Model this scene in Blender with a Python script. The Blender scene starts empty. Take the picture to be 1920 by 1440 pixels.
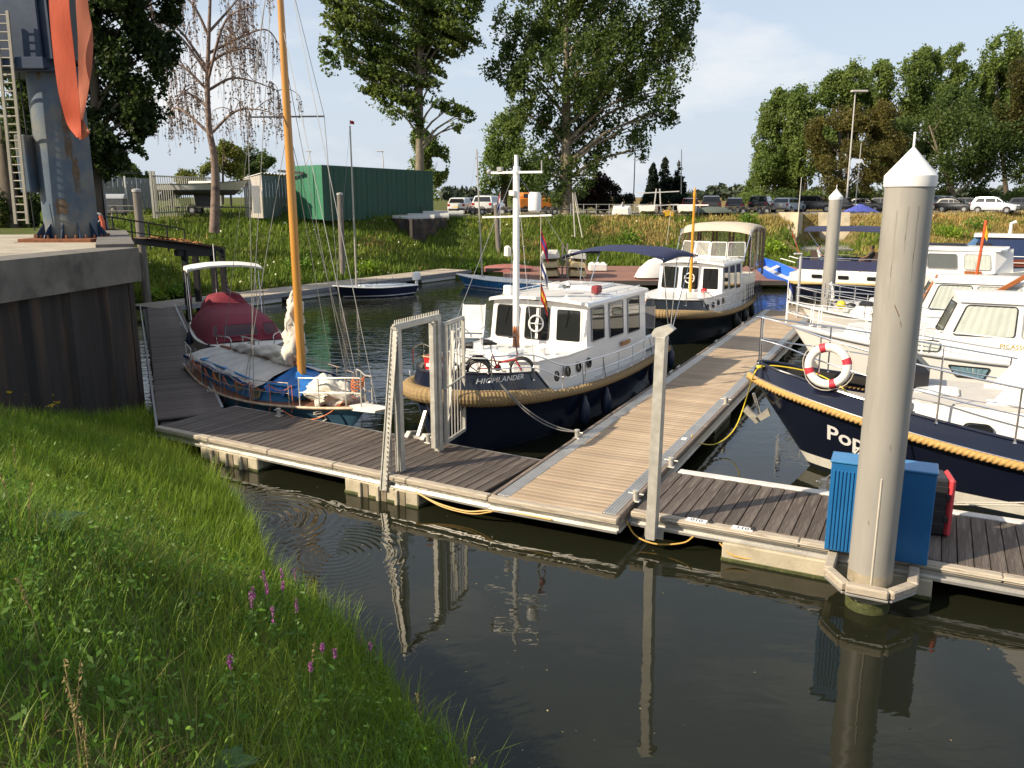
import bpy, bmesh, math, random
import numpy as np
from mathutils import Vector, Matrix, Euler
random.seed(5); RNG = np.random.default_rng(7)
S = bpy.context.scene; COL = S.collection
R = math.radians
# ------------------------------------------------------------------ camera
CAM_H, FOC, TILT = 5.4, 1553.0, math.atan(350/1553.0)
cam = bpy.data.cameras.new('camera'); cam.sensor_fit = 'HORIZONTAL'; cam.sensor_width = 36
cam.lens = 36*FOC/1920; cam.clip_start = 0.05; cam.clip_end = 20000
camo = bpy.data.objects.new('camera', cam); COL.objects.link(camo)
camo.location = (0, 0, CAM_H); camo.rotation_euler = (math.pi/2 - TILT, 0, 0); S.camera = camo
# ------------------------------------------------------------------ sky and sun
SUN_EL, SUN_TO = R(34), math.atan2(-0.41, -0.913)      # towards the sun: from the left, a little behind the camera
sd = Vector((math.cos(SUN_TO)*math.cos(SUN_EL), math.sin(SUN_TO)*math.cos(SUN_EL), math.sin(SUN_EL)))
W = bpy.data.worlds.new('World'); S.world = W; W.use_nodes = True
nt = W.node_tree; nt.nodes.clear()
def wn(t, **k):
    n = nt.nodes.new(t)
    for a, b in k.items(): setattr(n, a, b)
    return n
L_ = nt.links.new
sky = wn('ShaderNodeTexSky', sky_type='NISHITA', sun_disc=False, sun_elevation=SUN_EL, altitude=10, air_density=1.0, dust_density=2.2, ozone_density=1.5)
sky.sun_rotation = math.atan2(sd.x, sd.y)
tc = wn('ShaderNodeTexCoord'); mp = wn('ShaderNodeMapping'); mp.inputs['Scale'].default_value = (1, 1, 2.6)
mp.inputs['Location'].default_value = (0.35, 0.1, 0.2)
nz = wn('ShaderNodeTexNoise'); nz.inputs['Scale'].default_value = 3.1; nz.inputs['Detail'].default_value = 9; nz.inputs['Roughness'].default_value = 0.55
rp = wn('ShaderNodeValToRGB'); rp.color_ramp.elements[0].position = 0.52; rp.color_ramp.elements[1].position = 0.74
L_(tc.outputs['Generated'], mp.inputs['Vector']); L_(mp.outputs[0], nz.inputs['Vector']); L_(nz.outputs['Fac'], rp.inputs['Fac'])
# clouds thin out into a pale veil near the horizon
sep = wn('ShaderNodeSeparateXYZ'); L_(tc.outputs['Generated'], sep.inputs[0])
hz = wn('ShaderNodeMapRange'); hz.inputs['From Min'].default_value = 0.0; hz.inputs['From Max'].default_value = 0.33; hz.inputs['To Min'].default_value = 0.92; hz.inputs['To Max'].default_value = 0.55
L_(sep.outputs['Z'], hz.inputs['Value'])
mx0 = wn('ShaderNodeMix', data_type='RGBA'); mx0.inputs[7].default_value = (3.7, 4.15, 4.75, 1)
L_(hz.outputs[0], mx0.inputs[0]); L_(sky.outputs[0], mx0.inputs[6])
mul = wn('ShaderNodeMath', operation='MULTIPLY'); mul.inputs[1].default_value = 0.9; L_(rp.outputs[0], mul.inputs[0])
mx = wn('ShaderNodeMix', data_type='RGBA'); mx.inputs[7].default_value = (5.6, 5.5, 5.4, 1)
L_(mul.outputs[0], mx.inputs[0]); L_(mx0.outputs[2], mx.inputs[6])
bg = wn('ShaderNodeBackground'); bg.inputs['Strength'].default_value = 0.10
wo = wn('ShaderNodeOutputWorld'); L_(mx.outputs[2], bg.inputs['Color']); L_(bg.outputs[0], wo.inputs['Surface'])
sun = bpy.data.lights.new('sun', 'SUN'); sun.energy = 4.1; sun.angle = R(0.53); sun.color = (1.0, 0.86, 0.66)
suno = bpy.data.objects.new('sun', sun); COL.objects.link(suno); suno.rotation_euler = sd.to_track_quat('Z', 'Y').to_euler()
suno.location = (-40, -10, 60)
S.view_settings.view_transform = 'Standard'; S.view_settings.look = 'None'; S.view_settings.gamma = 1; S.view_settings.exposure = 0.88
S.view_settings.use_curve_mapping = False
try:
    S.cycles.max_bounces = 8; S.cycles.transparent_max_bounces = 24; S.cycles.caustics_reflective = False; S.cycles.caustics_refractive = False
except Exception: pass

# ------------------------------------------------------------------ helpers
_c, _s = math.cos(TILT), math.sin(TILT)
def P(x, y, z=0.0):                     # where the sight line through a photo pixel meets the level z
    u = (x-960)/FOC; v = (y-720)/FOC; t = (CAM_H-z)/(v*_c+_s)
    return Vector((t*u, t*(_c-v*_s), z))
def Q(x, y, Y):                         # the same at a distance Y
    u = (x-960)/FOC; v = (y-720)/FOC; t = Y/(_c-v*_s)
    return Vector((t*u, Y, CAM_H-t*(v*_c+_s)))
MATS = {}
def mat(name, col, rough=0.55, metal=0.0, var=0.12, scale=6.0, col2=None, bump=0.0, bscale=30.0, rnd=0.0, spec=0.5, island=0.0,
        trans=0.0, stretch=None, wave=None, coat=0.0, c2lo=0.5, c2hi=0.65, rvar=0.0):
    if name in MATS: return MATS[name]
    m = bpy.data.materials.new(name); m.use_nodes = True; n = m.node_tree.nodes; l = m.node_tree.links.new
    p = n['Principled BSDF']; p.inputs['Roughness'].default_value = rough; p.inputs['Metallic'].default_value = metal
    p.inputs['Specular IOR Level'].default_value = spec; p.inputs['Coat Weight'].default_value = coat
    t = n.new('ShaderNodeTexCoord'); vec = t.outputs['Object']
    if stretch:
        q = n.new('ShaderNodeMapping'); q.inputs['Scale'].default_value = stretch; l(vec, q.inputs['Vector']); vec = q.outputs[0]
    z = n.new('ShaderNodeTexNoise'); z.inputs['Scale'].default_value = scale; z.inputs['Detail'].default_value = 6; l(vec, z.inputs['Vector'])
    a = n.new('ShaderNodeMapRange'); a.inputs['From Min'].default_value = 0.25; a.inputs['From Max'].default_value = 0.75
    a.inputs['To Min'].default_value = 1-var; a.inputs['To Max'].default_value = 1+var; l(z.outputs['Fac'], a.inputs['Value'])
    val = a.outputs[0]
    for fac, src in ((rnd, 'ShaderNodeObjectInfo'), (island, 'ShaderNodeNewGeometry')):
        if fac:
            o = n.new(src); b = n.new('ShaderNodeMapRange'); b.inputs['To Min'].default_value = 1-fac; b.inputs['To Max'].default_value = 1+fac
            l(o.outputs['Random' if src.endswith('Info') else 'Random Per Island'], b.inputs['Value'])
            mu = n.new('ShaderNodeMath'); mu.operation = 'MULTIPLY'; l(val, mu.inputs[0]); l(b.outputs[0], mu.inputs[1]); val = mu.outputs[0]
    src = None
    if col2:
        z2 = n.new('ShaderNodeTexNoise'); z2.inputs['Scale'].default_value = scale*0.55; z2.inputs['Detail'].default_value = 7
        z2.inputs['Roughness'].default_value = 0.65; l(vec, z2.inputs['Vector'])
        r2 = n.new('ShaderNodeMapRange'); r2.inputs['From Min'].default_value = c2lo; r2.inputs['From Max'].default_value = c2hi; l(z2.outputs['Fac'], r2.inputs['Value'])
        mi = n.new('ShaderNodeMix'); mi.data_type = 'RGBA'; mi.inputs[6].default_value = (*col, 1); mi.inputs[7].default_value = (*col2, 1)
        l(r2.outputs[0], mi.inputs[0]); src = mi.outputs[2]
    hs = n.new('ShaderNodeVectorMath'); hs.operation = 'SCALE'
    if src: l(src, hs.inputs[0])
    else: hs.inputs[0].default_value = col
    l(val, hs.inputs['Scale']); l(hs.outputs[0], p.inputs['Base Color'])
    if rvar:
        rr = n.new('ShaderNodeMapRange'); rr.inputs['To Min'].default_value = rough-rvar; rr.inputs['To Max'].default_value = rough+rvar
        l(z.outputs['Fac'], rr.inputs['Value']); l(rr.outputs[0], p.inputs['Roughness'])
    nrm = None
    if wave:                             # (axis, scale, strength): moulded grooves
        w = n.new('ShaderNodeTexWave'); w.bands_direction = wave[0]; w.inputs['Scale'].default_value = wave[1]; l(t.outputs['Object'], w.inputs['Vector'])
        bw = n.new('ShaderNodeBump'); bw.inputs['Strength'].default_value = wave[2]; bw.inputs['Distance'].default_value = 0.01
        l(w.outputs['Fac'], bw.inputs['Height']); nrm = bw
    if bump:
        z3 = n.new('ShaderNodeTexNoise'); z3.inputs['Scale'].default_value = bscale; z3.inputs['Detail'].default_value = 5; l(vec, z3.inputs['Vector'])
        b3 = n.new('ShaderNodeBump'); b3.inputs['Strength'].default_value = bump; b3.inputs['Distance'].default_value = 0.02
        l(z3.outputs['Fac'], b3.inputs['Height'])
        if nrm: l(nrm.outputs[0], b3.inputs['Normal'])
        nrm = b3
    if nrm: l(nrm.outputs[0], p.inputs['Normal'])
    if trans:                            # thin leaves and cloth let light through
        tr = n.new('ShaderNodeBsdfTranslucent'); ms = n.new('ShaderNodeMixShader'); ms.inputs[0].default_value = trans
        l(hs.outputs[0], tr.inputs['Color']); l(p.outputs[0], ms.inputs[1]); l(tr.outputs[0], ms.inputs[2])
        l(ms.outputs[0], n['Material Output'].inputs['Surface'])
    MATS[name] = m; return m
def glass(name, tint=(0.9, 0.95, 0.95), alpha=0.5, rough=0.03, dark=(0.02, 0.025, 0.028)):   # pane: part see-through, part dark reflection
    if name in MATS: return MATS[name]
    m = bpy.data.materials.new(name); m.use_nodes = True; n = m.node_tree.nodes; l = m.node_tree.links.new
    p = n['Principled BSDF']; p.inputs['Base Color'].default_value = (*dark, 1); p.inputs['Roughness'].default_value = rough
    p.inputs['Coat Weight'].default_value = 0.5
    t = n.new('ShaderNodeBsdfTransparent'); t.inputs[0].default_value = (*tint, 1)
    ms = n.new('ShaderNodeMixShader'); ms.inputs[0].default_value = 1-alpha
    l(p.outputs[0], ms.inputs[1]); l(t.outputs[0], ms.inputs[2]); l(ms.outputs[0], n['Material Output'].inputs['Surface'])
    MATS[name] = m; return m

class MB:
    def __init__(s): s.v = []; s.f = []; s.m = []
    def add(s, vs, fs, mi=0):
        o = len(s.v); s.v += [tuple(v) for v in vs]; s.f += [tuple(i+o for i in f) for f in fs]; s.m += [mi]*len(fs); return s
    def box(s, c, d, ch=0.0, mi=0, M=None):
        c = Vector(c); hx, hy, hz = d[0]/2, d[1]/2, d[2]/2; ch = min(ch, 0.45*min(d)) if ch else 0
        f3 = lambda v: c + (M @ Vector(v) if M else Vector(v))
        if not ch:
            vs = [f3((x*hx, y*hy, z*hz)) for x in (-1, 1) for y in (-1, 1) for z in (-1, 1)]
            return s.add(vs, [(0, 1, 3, 2), (4, 6, 7, 5), (0, 4, 5, 1), (2, 3, 7, 6), (0, 2, 6, 4), (1, 5, 7, 3)], mi)
        vs = []; ix = {}
        for x in (-1, 1):
            for y in (-1, 1):
                for z in (-1, 1):
                    for k, e in enumerate(((0, ch, ch), (ch, 0, ch), (ch, ch, 0))):
                        ix[x, y, z, k] = len(vs); vs.append(f3((x*(hx-e[0]), y*(hy-e[1]), z*(hz-e[2]))))
        fs = []
        B = ((-1, -1), (1, -1), (1, 1), (-1, 1))
        for g in (-1, 1):
            fs.append([ix[g, a, b, 0] for a, b in B]); fs.append([ix[a, g, b, 1] for a, b in B]); fs.append([ix[a, b, g, 2] for a, b in B])
        for a in (-1, 1):
            for b in (-1, 1):
                fs.append([ix[-1, a, b, 1], ix[1, a, b, 1], ix[1, a, b, 2], ix[-1, a, b, 2]])
                fs.append([ix[a, -1, b, 0], ix[a, 1, b, 0], ix[a, 1, b, 2], ix[a, -1, b, 2]])
                fs.append([ix[a, b, -1, 0], ix[a, b, 1, 0], ix[a, b, 1, 1], ix[a, b, -1, 1]])
                for z in (-1, 1): fs.append([ix[a, b, z, 0], ix[a, b, z, 1], ix[a, b, z, 2]])
        return s.add(vs, fs, mi)
    def bar(s, p, q, w, h, ch=0.0, mi=0, up=(0, 0, 1)):        # rectangular bar from p to q
        p = Vector(p); q = Vector(q); d = q-p; x = d.normalized(); u = Vector(up)
        if abs(x.dot(u)) > 0.98: u = Vector((1, 0, 0))
        y = u.cross(x).normalized(); z = x.cross(y)
        return s.box((p+q)/2, (d.length, w, h), ch, mi, Matrix((x, y, z)).transposed())
    def tube(s, pts, r, n=8, closed=False, cap=True, mi=0):
        pts = [Vector(p) for p in pts]; N = len(pts); rr = r if isinstance(r, (list, tuple)) else [r]*N
        vs = []; prev = None
        for i, p in enumerate(pts):
            if closed: t = (pts[(i+1) % N]-pts[i-1]).normalized()
            else: t = (pts[min(i+1, N-1)]-pts[max(i-1, 0)]).normalized()
            if prev is None:
                a = Vector((0, 0, 1)) if abs(t.z) < 0.9 else Vector((1, 0, 0)); u = a.cross(t).normalized()
            else:
                u = (prev - t*prev.dot(t)).normalized()
            prev = u; w = t.cross(u)
            for k in range(n):
                a = 2*math.pi*k/n; vs.append(p+(u*math.cos(a)+w*math.sin(a))*rr[i])
        fs = []
        for i in range(N if closed else N-1):
            j = (i+1) % N
            for k in range(n): fs.append((i*n+k, i*n+(k+1) % n, j*n+(k+1) % n, j*n+k))
        if cap and not closed: fs += [tuple(range(n)), tuple((N-1)*n+k for k in range(n))]
        return s.add(vs, fs, mi)
    def lathe(s, prof, n=16, c=(0, 0, 0), mi=0, M=None):
        c = Vector(c); vs = []
        for r, z in prof:
            for k in range(n):
                a = 2*math.pi*k/n; v = Vector((r*math.cos(a), r*math.sin(a), z)); vs.append(c+(M @ v if M else v))
        fs = []
        for i in range(len(prof)-1):
            for k in range(n): fs.append((i*n+k, i*n+(k+1) % n, (i+1)*n+(k+1) % n, (i+1)*n+k))
        fs += [tuple(range(n)), tuple((len(prof)-1)*n+k for k in range(n))]
        return s.add(vs, fs, mi)
    def ball(s, c, r, n=10, m=6, sc=(1, 1, 1), mi=0):
        prof = [(max(1e-4, r*math.sin(math.pi*i/m)), -r*math.cos(math.pi*i/m)) for i in range(m+1)]
        return s.lathe(prof, n, c, mi, Matrix.Diagonal(sc))
    def loft(s, rings, closed=True, caps=True, mi=0):
        n = len(rings[0]); vs = [p for r in rings for p in r]; fs = []
        for i in range(len(rings)-1):
            for k in range(n if closed else n-1):
                fs.append((i*n+k, i*n+(k+1) % n, (i+1)*n+(k+1) % n, (i+1)*n+k))
        if caps: fs += [tuple(range(n)), tuple((len(rings)-1)*n+k for k in range(n))]
        return s.add(vs, fs, mi)
    def prism(s, poly, depth, mi=0, M=None):                    # polygon in xz, extruded along y (centred)
        n = len(poly); f3 = lambda v: (M @ Vector(v)) if M else Vector(v)
        vs = [f3((a, -depth/2, b)) for a, b in poly]+[f3((a, depth/2, b)) for a, b in poly]
        return s.add(vs, [tuple(range(n)), tuple(range(2*n-1, n-1, -1))]+[(i, (i+1) % n, n+(i+1) % n, n+i) for i in range(n)], mi)
    def sheet(s, g, th=(0, 0, -0.02), mi=0):                    # grid of points with a thickness vector
        n = len(g); m = len(g[0]); th = Vector(th)
        vs = [Vector(p) for r in g for p in r]; vs += [v+th for v in vs]; K = n*m; fs = []
        for i in range(n-1):
            for j in range(m-1):
                q = (i*m+j, i*m+j+1, (i+1)*m+j+1, (i+1)*m+j); fs += [q, tuple(K+a for a in reversed(q))]
        e = [j for j in range(m)]+[i*m+m-1 for i in range(1, n)]+[(n-1)*m+j for j in range(m-2, -1, -1)]+[i*m for i in range(n-2, 0, -1)]
        for a, b in zip(e, e[1:]+e[:1]): fs.append((a, b, K+b, K+a))
        return s.add(vs, fs, mi)
    def mesh(s, name, mats, smooth=35):
        me = bpy.data.meshes.new(name); me.from_pydata(s.v, [], s.f)
        for m in (mats if isinstance(mats, (list, tuple)) else [mats]): me.materials.append(m)
        me.polygons.foreach_set('material_index', s.m)
        if len(s.f) < 60000:
            bm = bmesh.new(); bm.from_mesh(me); bmesh.ops.recalc_face_normals(bm, faces=bm.faces); bm.to_mesh(me); bm.free()
        if smooth:
            me.polygons.foreach_set('use_smooth', [True]*len(me.polygons)); me.set_sharp_from_angle(angle=R(smooth))
        me.update(); return me
    def build(s, name, mats, parent=None, loc=(0, 0, 0), rz=0.0, smooth=35, **props):
        return link(name, s.mesh(name, mats, smooth), parent, loc, rz, **props)
def link(name, me, parent=None, loc=(0, 0, 0), rz=0.0, **props):
    o = bpy.data.objects.new(name, me); COL.objects.link(o); o.location = loc
    o.rotation_euler = rz if isinstance(rz, (tuple, Euler)) else (0, 0, rz)
    if parent: o.parent = parent
    for k, v in props.items():
        if v: o[k] = v
    return o
def thing(name, label, category, loc=(0, 0, 0), rz=0.0, group=None): return link(name, None, None, loc, rz, label=label, category=category, group=group)
def tag(o, label, category, group=None):
    o['label'] = label; o['category'] = category
    if group: o['group'] = group
    return o
def copy_tree(o, parent=None):
    c = o.copy(); COL.objects.link(c)
    if parent: c.parent = parent
    for ch in list(o.children): copy_tree(ch, c)
    return c
def again(o, loc, rz=None, label=None):
    c = copy_tree(o); c.location = loc
    if rz is not None: c.rotation_euler = rz if isinstance(rz, tuple) else (0, 0, rz)
    if label: c['label'] = label
    return c
_fc = {}
def text2d(txt, size=1.0, shear=0.0, bold=0.0):                 # flat letters as vertices and faces in a plane
    k = (txt, shear, bold)
    if k not in _fc:
        cu = bpy.data.curves.new('t', 'FONT'); cu.body = txt; cu.size = 1; cu.align_x = 'CENTER'; cu.align_y = 'CENTER'; cu.shear = shear; cu.offset = bold; cu.resolution_u = 3
        ob = bpy.data.objects.new('t', cu); COL.objects.link(ob); dg = bpy.context.evaluated_depsgraph_get(); me = ob.evaluated_get(dg).to_mesh()
        _fc[k] = ([tuple(v.co) for v in me.vertices], [tuple(p.vertices) for p in me.polygons]); ob.evaluated_get(dg).to_mesh_clear()
        bpy.data.objects.remove(ob); bpy.data.curves.remove(cu)
    v, f = _fc[k]; return [(a*size, b*size) for a, b, _ in v], f
def flat_text(txt, size, origin, xdir, ydir, mb=None, **k):
    mb = mb or MB(); v, f = text2d(txt, size, **k); o = Vector(origin); X = Vector(xdir).normalized(); Y = Vector(ydir).normalized()
    mb.add([o+X*a+Y*b for a, b in v], f); return mb
def sag(p, q, d, n=10):                                         # hanging line
    p = Vector(p); q = Vector(q); return [p.lerp(q, i/n)-Vector((0, 0, d*4*(i/n)*(1-i/n))) for i in range(n+1)]
def smooth_path(pts, k=6):                                       # Catmull-Rom through the points
    p = [Vector(a) for a in pts]; p = [2*p[0]-p[1]]+p+[2*p[-1]-p[-2]]; out = []
    for i in range(1, len(p)-2):
        for j in range(k):
            t = j/k; a, b, c, d = p[i-1], p[i], p[i+1], p[i+2]
            out.append(0.5*((2*b)+(c-a)*t+(2*a-5*b+4*c-d)*t*t+(3*b-3*c+d-a)*t**3))
    return out+[p[-2]]
def lerp(a, b, t): return a+(b-a)*t
def interp(x, tab):                                              # piecewise linear rows (x, a, b, ...)
    if x <= tab[0][0]: return tab[0][1:]
    for p, q in zip(tab, tab[1:]):
        if x <= q[0]:
            t = (x-p[0])/(q[0]-p[0]); return tuple(lerp(a, b, t) for a, b in zip(p[1:], q[1:]))
    return tab[-1][1:]

# ------------------------------------------------------------------ ground
BANK = [(q, a, b, c) for q, a, b, c in ((-1.6, 26, 34, 4.2), (-0.62, 42, 56, 4.25), (-0.42, 45, 62, 4.3), (-0.26, 51, 64, 4.3), (-0.16, 55, 66, 4.2), (-0.07, 60, 70, 3.9),
        (0.03, 63, 72, 3.85), (0.22, 63, 74, 3.85), (0.35, 62, 75, 3.9), (0.6, 66, 88, 3.9), (1.0, 60, 86, 3.9), (2.5, 55, 80, 3.9))]
QC = Vector((-9.2, 20.2)); QD1 = Vector((-0.155, -0.988)).normalized(); QD2 = Vector((-0.43, 0.90)).normalized()   # quay corner and its two edges
def _hash(x, y): return math.sin(x*12.9898+y*78.233)*43758.5453 % 1
def vnoise(x, y):
    i, j = math.floor(x), math.floor(y); u, v = x-i, y-j; u = u*u*(3-2*u); v = v*v*(3-2*v)
    return lerp(lerp(_hash(i, j), _hash(i+1, j), u), lerp(_hash(i, j+1), _hash(i+1, j+1), u), v)-0.5
def near_d(x, y): return -(0.83*(x+0.55)+0.55*(y-7.0)) + 0.5*vnoise(x*0.35+9, y*0.35)
def gz(x, y):
    z = -2.0
    d = near_d(x, y)
    if y < 45:
        k = min(1, max(0, (y-7.5)/4.0)); steep = 0.77*d if d < 0 else 0.77*d-max(0, d-3.0)*0.25; flat = 0.7*d if d < 0 else 0.42*d-max(0, d-3.6)*0.40
        z = max(z, min(lerp(steep, flat, k), 3.9) + 0.10*vnoise(x*1.3, y*1.3))
    if y > 6:
        ys, yt, zt = interp(x/y, BANK)
        t = (y-ys)/(yt-ys)
        if t > -0.3:
            u = min(max(t, -0.3), 1); b = zt*(u*0.75+0.25*u*u*(3-2*u) if u > 0 else u*2.0)
            if t < 1: b += 0.28*vnoise(x*0.5, y*0.5)*min(1, max(0, (1-t)*4))
            z = max(z, b)
        if y > 30 and x < -9: z = z
    if 62 < y < 80 and 0.335 < x/y < 0.412: z = min(z, lerp(.3, 1.5, (y-62)/18))     # the old ramp cut into the bank
    # land behind the quay front
    px, py = x-QC.x, y-QC.y
    s1 = -(px*(-QD1.y)+py*QD1.x); s2 = (px*(-QD2.y)+py*QD2.x)
    if s1 > 0.6 and s2 > 0.6 and (px*QD1.x+py*QD1.y) < 4.6: z = max(z, 4.0)
    return z
def axis(*segs):
    out = []
    for a, b, st in segs: out += list(np.arange(a, b, st))
    return out+[segs[-1][1]]
xs = axis((-6000, -1000, 1000), (-1000, -120, 110), (-120, -24, 2.4), (-24, 8, 0.45), (8, 110, 1.8), (110, 1000, 110), (1000, 6000, 1000))
ys = axis((-300, -20, 40), (-20, 26, 0.45), (26, 100, 1.0), (100, 200, 12), (200, 1000, 100), (1000, 12000, 1000))
gv = [(x, y, gz(x, y)) for y in ys for x in xs]; n_ = len(xs)
gf = [(j*n_+i, j*n_+i+1, (j+1)*n_+i+1, (j+1)*n_+i) for j in range(len(ys)-1) for i in range(n_-1)]
def ground_mat():
    m = bpy.data.materials.new('ground'); m.use_nodes = True; n = m.node_tree.nodes; l = m.node_tree.links.new; p = n['Principled BSDF']; p.inputs['Roughness'].default_value = 0.95
    p.inputs['Specular IOR Level'].default_value = 0.1
    t = n.new('ShaderNodeTexCoord')
    def noise(sc, det=6):
        z = n.new('ShaderNodeTexNoise'); z.inputs['Scale'].default_value = sc; z.inputs['Detail'].default_value = det; l(t.outputs['Object'], z.inputs['Vector']); return z.outputs['Fac']
    def ramp(f, a, b):
        r = n.new('ShaderNodeMapRange'); r.inputs['From Min'].default_value = a; r.inputs['From Max'].default_value = b; l(f, r.inputs['Value']); return r.outputs[0]
    def mixc(f, a, b):
        x = n.new('ShaderNodeMix'); x.data_type = 'RGBA'; l(f, x.inputs[0])
        for v, i in ((a, 6), (b, 7)):
            if isinstance(v, tuple): x.inputs[i].default_value = (*v, 1)
            else: l(v, x.inputs[i])
        return x.outputs[2]
    g = mixc(ramp(noise(0.45), 0.4, 0.62), (0.055, 0.085, 0.016), (0.12, 0.14, 0.03))
    sx = n.new('ShaderNodeSeparateXYZ'); l(t.outputs['Object'], sx.inputs[0])
    ad = n.new('ShaderNodeMath'); ad.operation = 'MULTIPLY_ADD'; ad.inputs[1].default_value = 0.011; ad.inputs[2].default_value = -0.12; l(sx.outputs['X'], ad.inputs[0])
    a2 = n.new('ShaderNodeMath'); a2.operation = 'ADD'; l(ad.outputs[0], a2.inputs[0]); l(noise(0.16), a2.inputs[1])
    g = mixc(ramp(a2.outputs[0], 0.42, 0.66), g, (0.26, 0.18, 0.07))          # dry patches, more of them to the right
    g = mixc(ramp(noise(2.5), 0.35, 0.7), g, mixc(ramp(noise(9), 0.3, 0.7), (0.05, 0.04, 0.02), (0.13, 0.12, 0.045)))
    lot = n.new('ShaderNodeMath'); lot.operation = 'GREATER_THAN'; lot.inputs[1].default_value = 3.82; l(sx.outputs['Z'], lot.inputs[0])
    xr = n.new('ShaderNodeMath'); xr.operation = 'GREATER_THAN'; xr.inputs[1].default_value = -9.0; l(sx.outputs['X'], xr.inputs[0])
    yr = n.new('ShaderNodeMath'); yr.operation = 'LESS_THAN'; yr.inputs[1].default_value = 98; l(sx.outputs['Y'], yr.inputs[0])
    yb = n.new('ShaderNodeMath'); yb.operation = 'GREATER_THAN'; yb.inputs[1].default_value = 50; l(sx.outputs['Y'], yb.inputs[0])
    k = lot.outputs[0]
    for o in (xr, yr, yb):
        mu = n.new('ShaderNodeMath'); mu.operation = 'MULTIPLY'; l(k, mu.inputs[0]); l(o.outputs[0], mu.inputs[1]); k = mu.outputs[0]
    g = mixc(k, g, mixc(ramp(noise(1.2), 0.35, 0.65), (0.17, 0.145, 0.11), (0.25, 0.22, 0.17)))   # gravel of the car park
    l(g, p.inputs['Base Color'])
    b = n.new('ShaderNodeBump'); b.inputs['Strength'].default_value = 0.6; b.inputs['Distance'].default_value = 0.1; l(noise(6), b.inputs['Height']); l(b.outputs[0], p.inputs['Normal'])
    return m
me = bpy.data.meshes.new('ground'); me.from_pydata(gv, [], gf); me.materials.append(ground_mat()); me.polygons.foreach_set('use_smooth', [True]*len(me.polygons))
link('ground', me, kind='structure')
# ------------------------------------------------------------------ water
def water_mat():
    m = bpy.data.materials.new('water'); m.use_nodes = True; n = m.node_tree.nodes; l = m.node_tree.links.new; p = n['Principled BSDF']
    p.inputs['Base Color'].default_value = (0.012, 0.013, 0.007, 1); p.inputs['Roughness'].default_value = 0.015; p.inputs['IOR'].default_value = 1.333
    t = n.new('ShaderNodeTexCoord'); mp = n.new('ShaderNodeMapping'); mp.inputs['Rotation'].default_value = (0, 0, R(20)); mp.inputs['Scale'].default_value = (0.8, 1.7, 1); l(t.outputs['Object'], mp.inputs[0])
    z = n.new('ShaderNodeTexNoise'); z.inputs['Scale'].default_value = 1.5; z.inputs['Detail'].default_value = 3; z.inputs['Distortion'].default_value = 0.4; l(mp.outputs[0], z.inputs['Vector'])
    z2 = n.new('ShaderNodeTexNoise'); z2.inputs['Scale'].default_value = 0.12; l(t.outputs['Object'], z2.inputs['Vector'])
    sx = n.new('ShaderNodeSeparateXYZ'); l(t.outputs['Object'], sx.inputs[0])
    # calm in the lee of the near dock, livelier out in the basin
    cal = n.new('ShaderNodeMapRange'); cal.inputs['From Min'].default_value = 13; cal.inputs['From Max'].default_value = 30; cal.inputs['To Min'].default_value = 0.10; cal.inputs['To Max'].default_value = 0.55; l(sx.outputs['Y'], cal.inputs['Value'])
    pm = n.new('ShaderNodeMapRange'); pm.inputs['From Min'].default_value = 0.35; pm.inputs['From Max'].default_value = 0.65; pm.inputs['To Min'].default_value = 0.4; pm.inputs['To Max'].default_value = 1.2; l(z2.outputs['Fac'], pm.inputs['Value'])
    amp = n.new('ShaderNodeMath'); amp.operation = 'MULTIPLY'; l(cal.outputs[0], amp.inputs[0]); l(pm.outputs[0], amp.inputs[1])
    h = n.new('ShaderNodeMath'); h.operation = 'MULTIPLY'; l(z.outputs['Fac'], h.inputs[0]); l(amp.outputs[0], h.inputs[1])
    acc = h.outputs[0]
    for cx, cy, sc, rad, am in ((-2.75, 11.9, 8.0, 1.5, 0.045), (-4.4, 13.3, 6.0, 1.9, 0.10)):        # rings spreading near the bank
        mm = n.new('ShaderNodeMapping'); mm.inputs['Location'].default_value = (-cx, -cy, 0); l(t.outputs['Object'], mm.inputs[0])
        w = n.new('ShaderNodeTexWave'); w.wave_type = 'RINGS'; w.rings_direction = 'Z'; w.inputs['Scale'].default_value = sc*0.32; w.inputs['Distortion'].default_value = 3.0; w.inputs['Detail'].default_value = 2; w.inputs['Detail Scale'].default_value = 1.1; l(mm.outputs[0], w.inputs['Vector'])
        ln = n.new('ShaderNodeVectorMath'); ln.operation = 'LENGTH'; l(mm.outputs[0], ln.inputs[0])
        fo = n.new('ShaderNodeMapRange'); fo.inputs['From Min'].default_value = rad*0.3; fo.inputs['From Max'].default_value = rad; fo.inputs['To Min'].default_value = am; fo.inputs['To Max'].default_value = 0; l(ln.outputs['Value'], fo.inputs['Value'])
        mu = n.new('ShaderNodeMath'); mu.operation = 'MULTIPLY_ADD'; l(w.outputs['Fac'], mu.inputs[0]); l(fo.outputs[0], mu.inputs[1]); l(acc, mu.inputs[2]); acc = mu.outputs[0]
    b = n.new('ShaderNodeBump'); b.inputs['Strength'].default_value = 1.0; b.inputs['Distance'].default_value = 0.055; l(acc, b.inputs['Height']); l(b.outputs[0], p.inputs['Normal'])
    return m
me = bpy.data.meshes.new('water'); me.from_pydata([(-40, -40, 0), (400, -40, 0), (400, 90, 0), (-40, 90, 0)], [], [(0, 1, 2, 3)]); me.materials.append(water_mat())
link('water', me, kind='structure')
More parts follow.
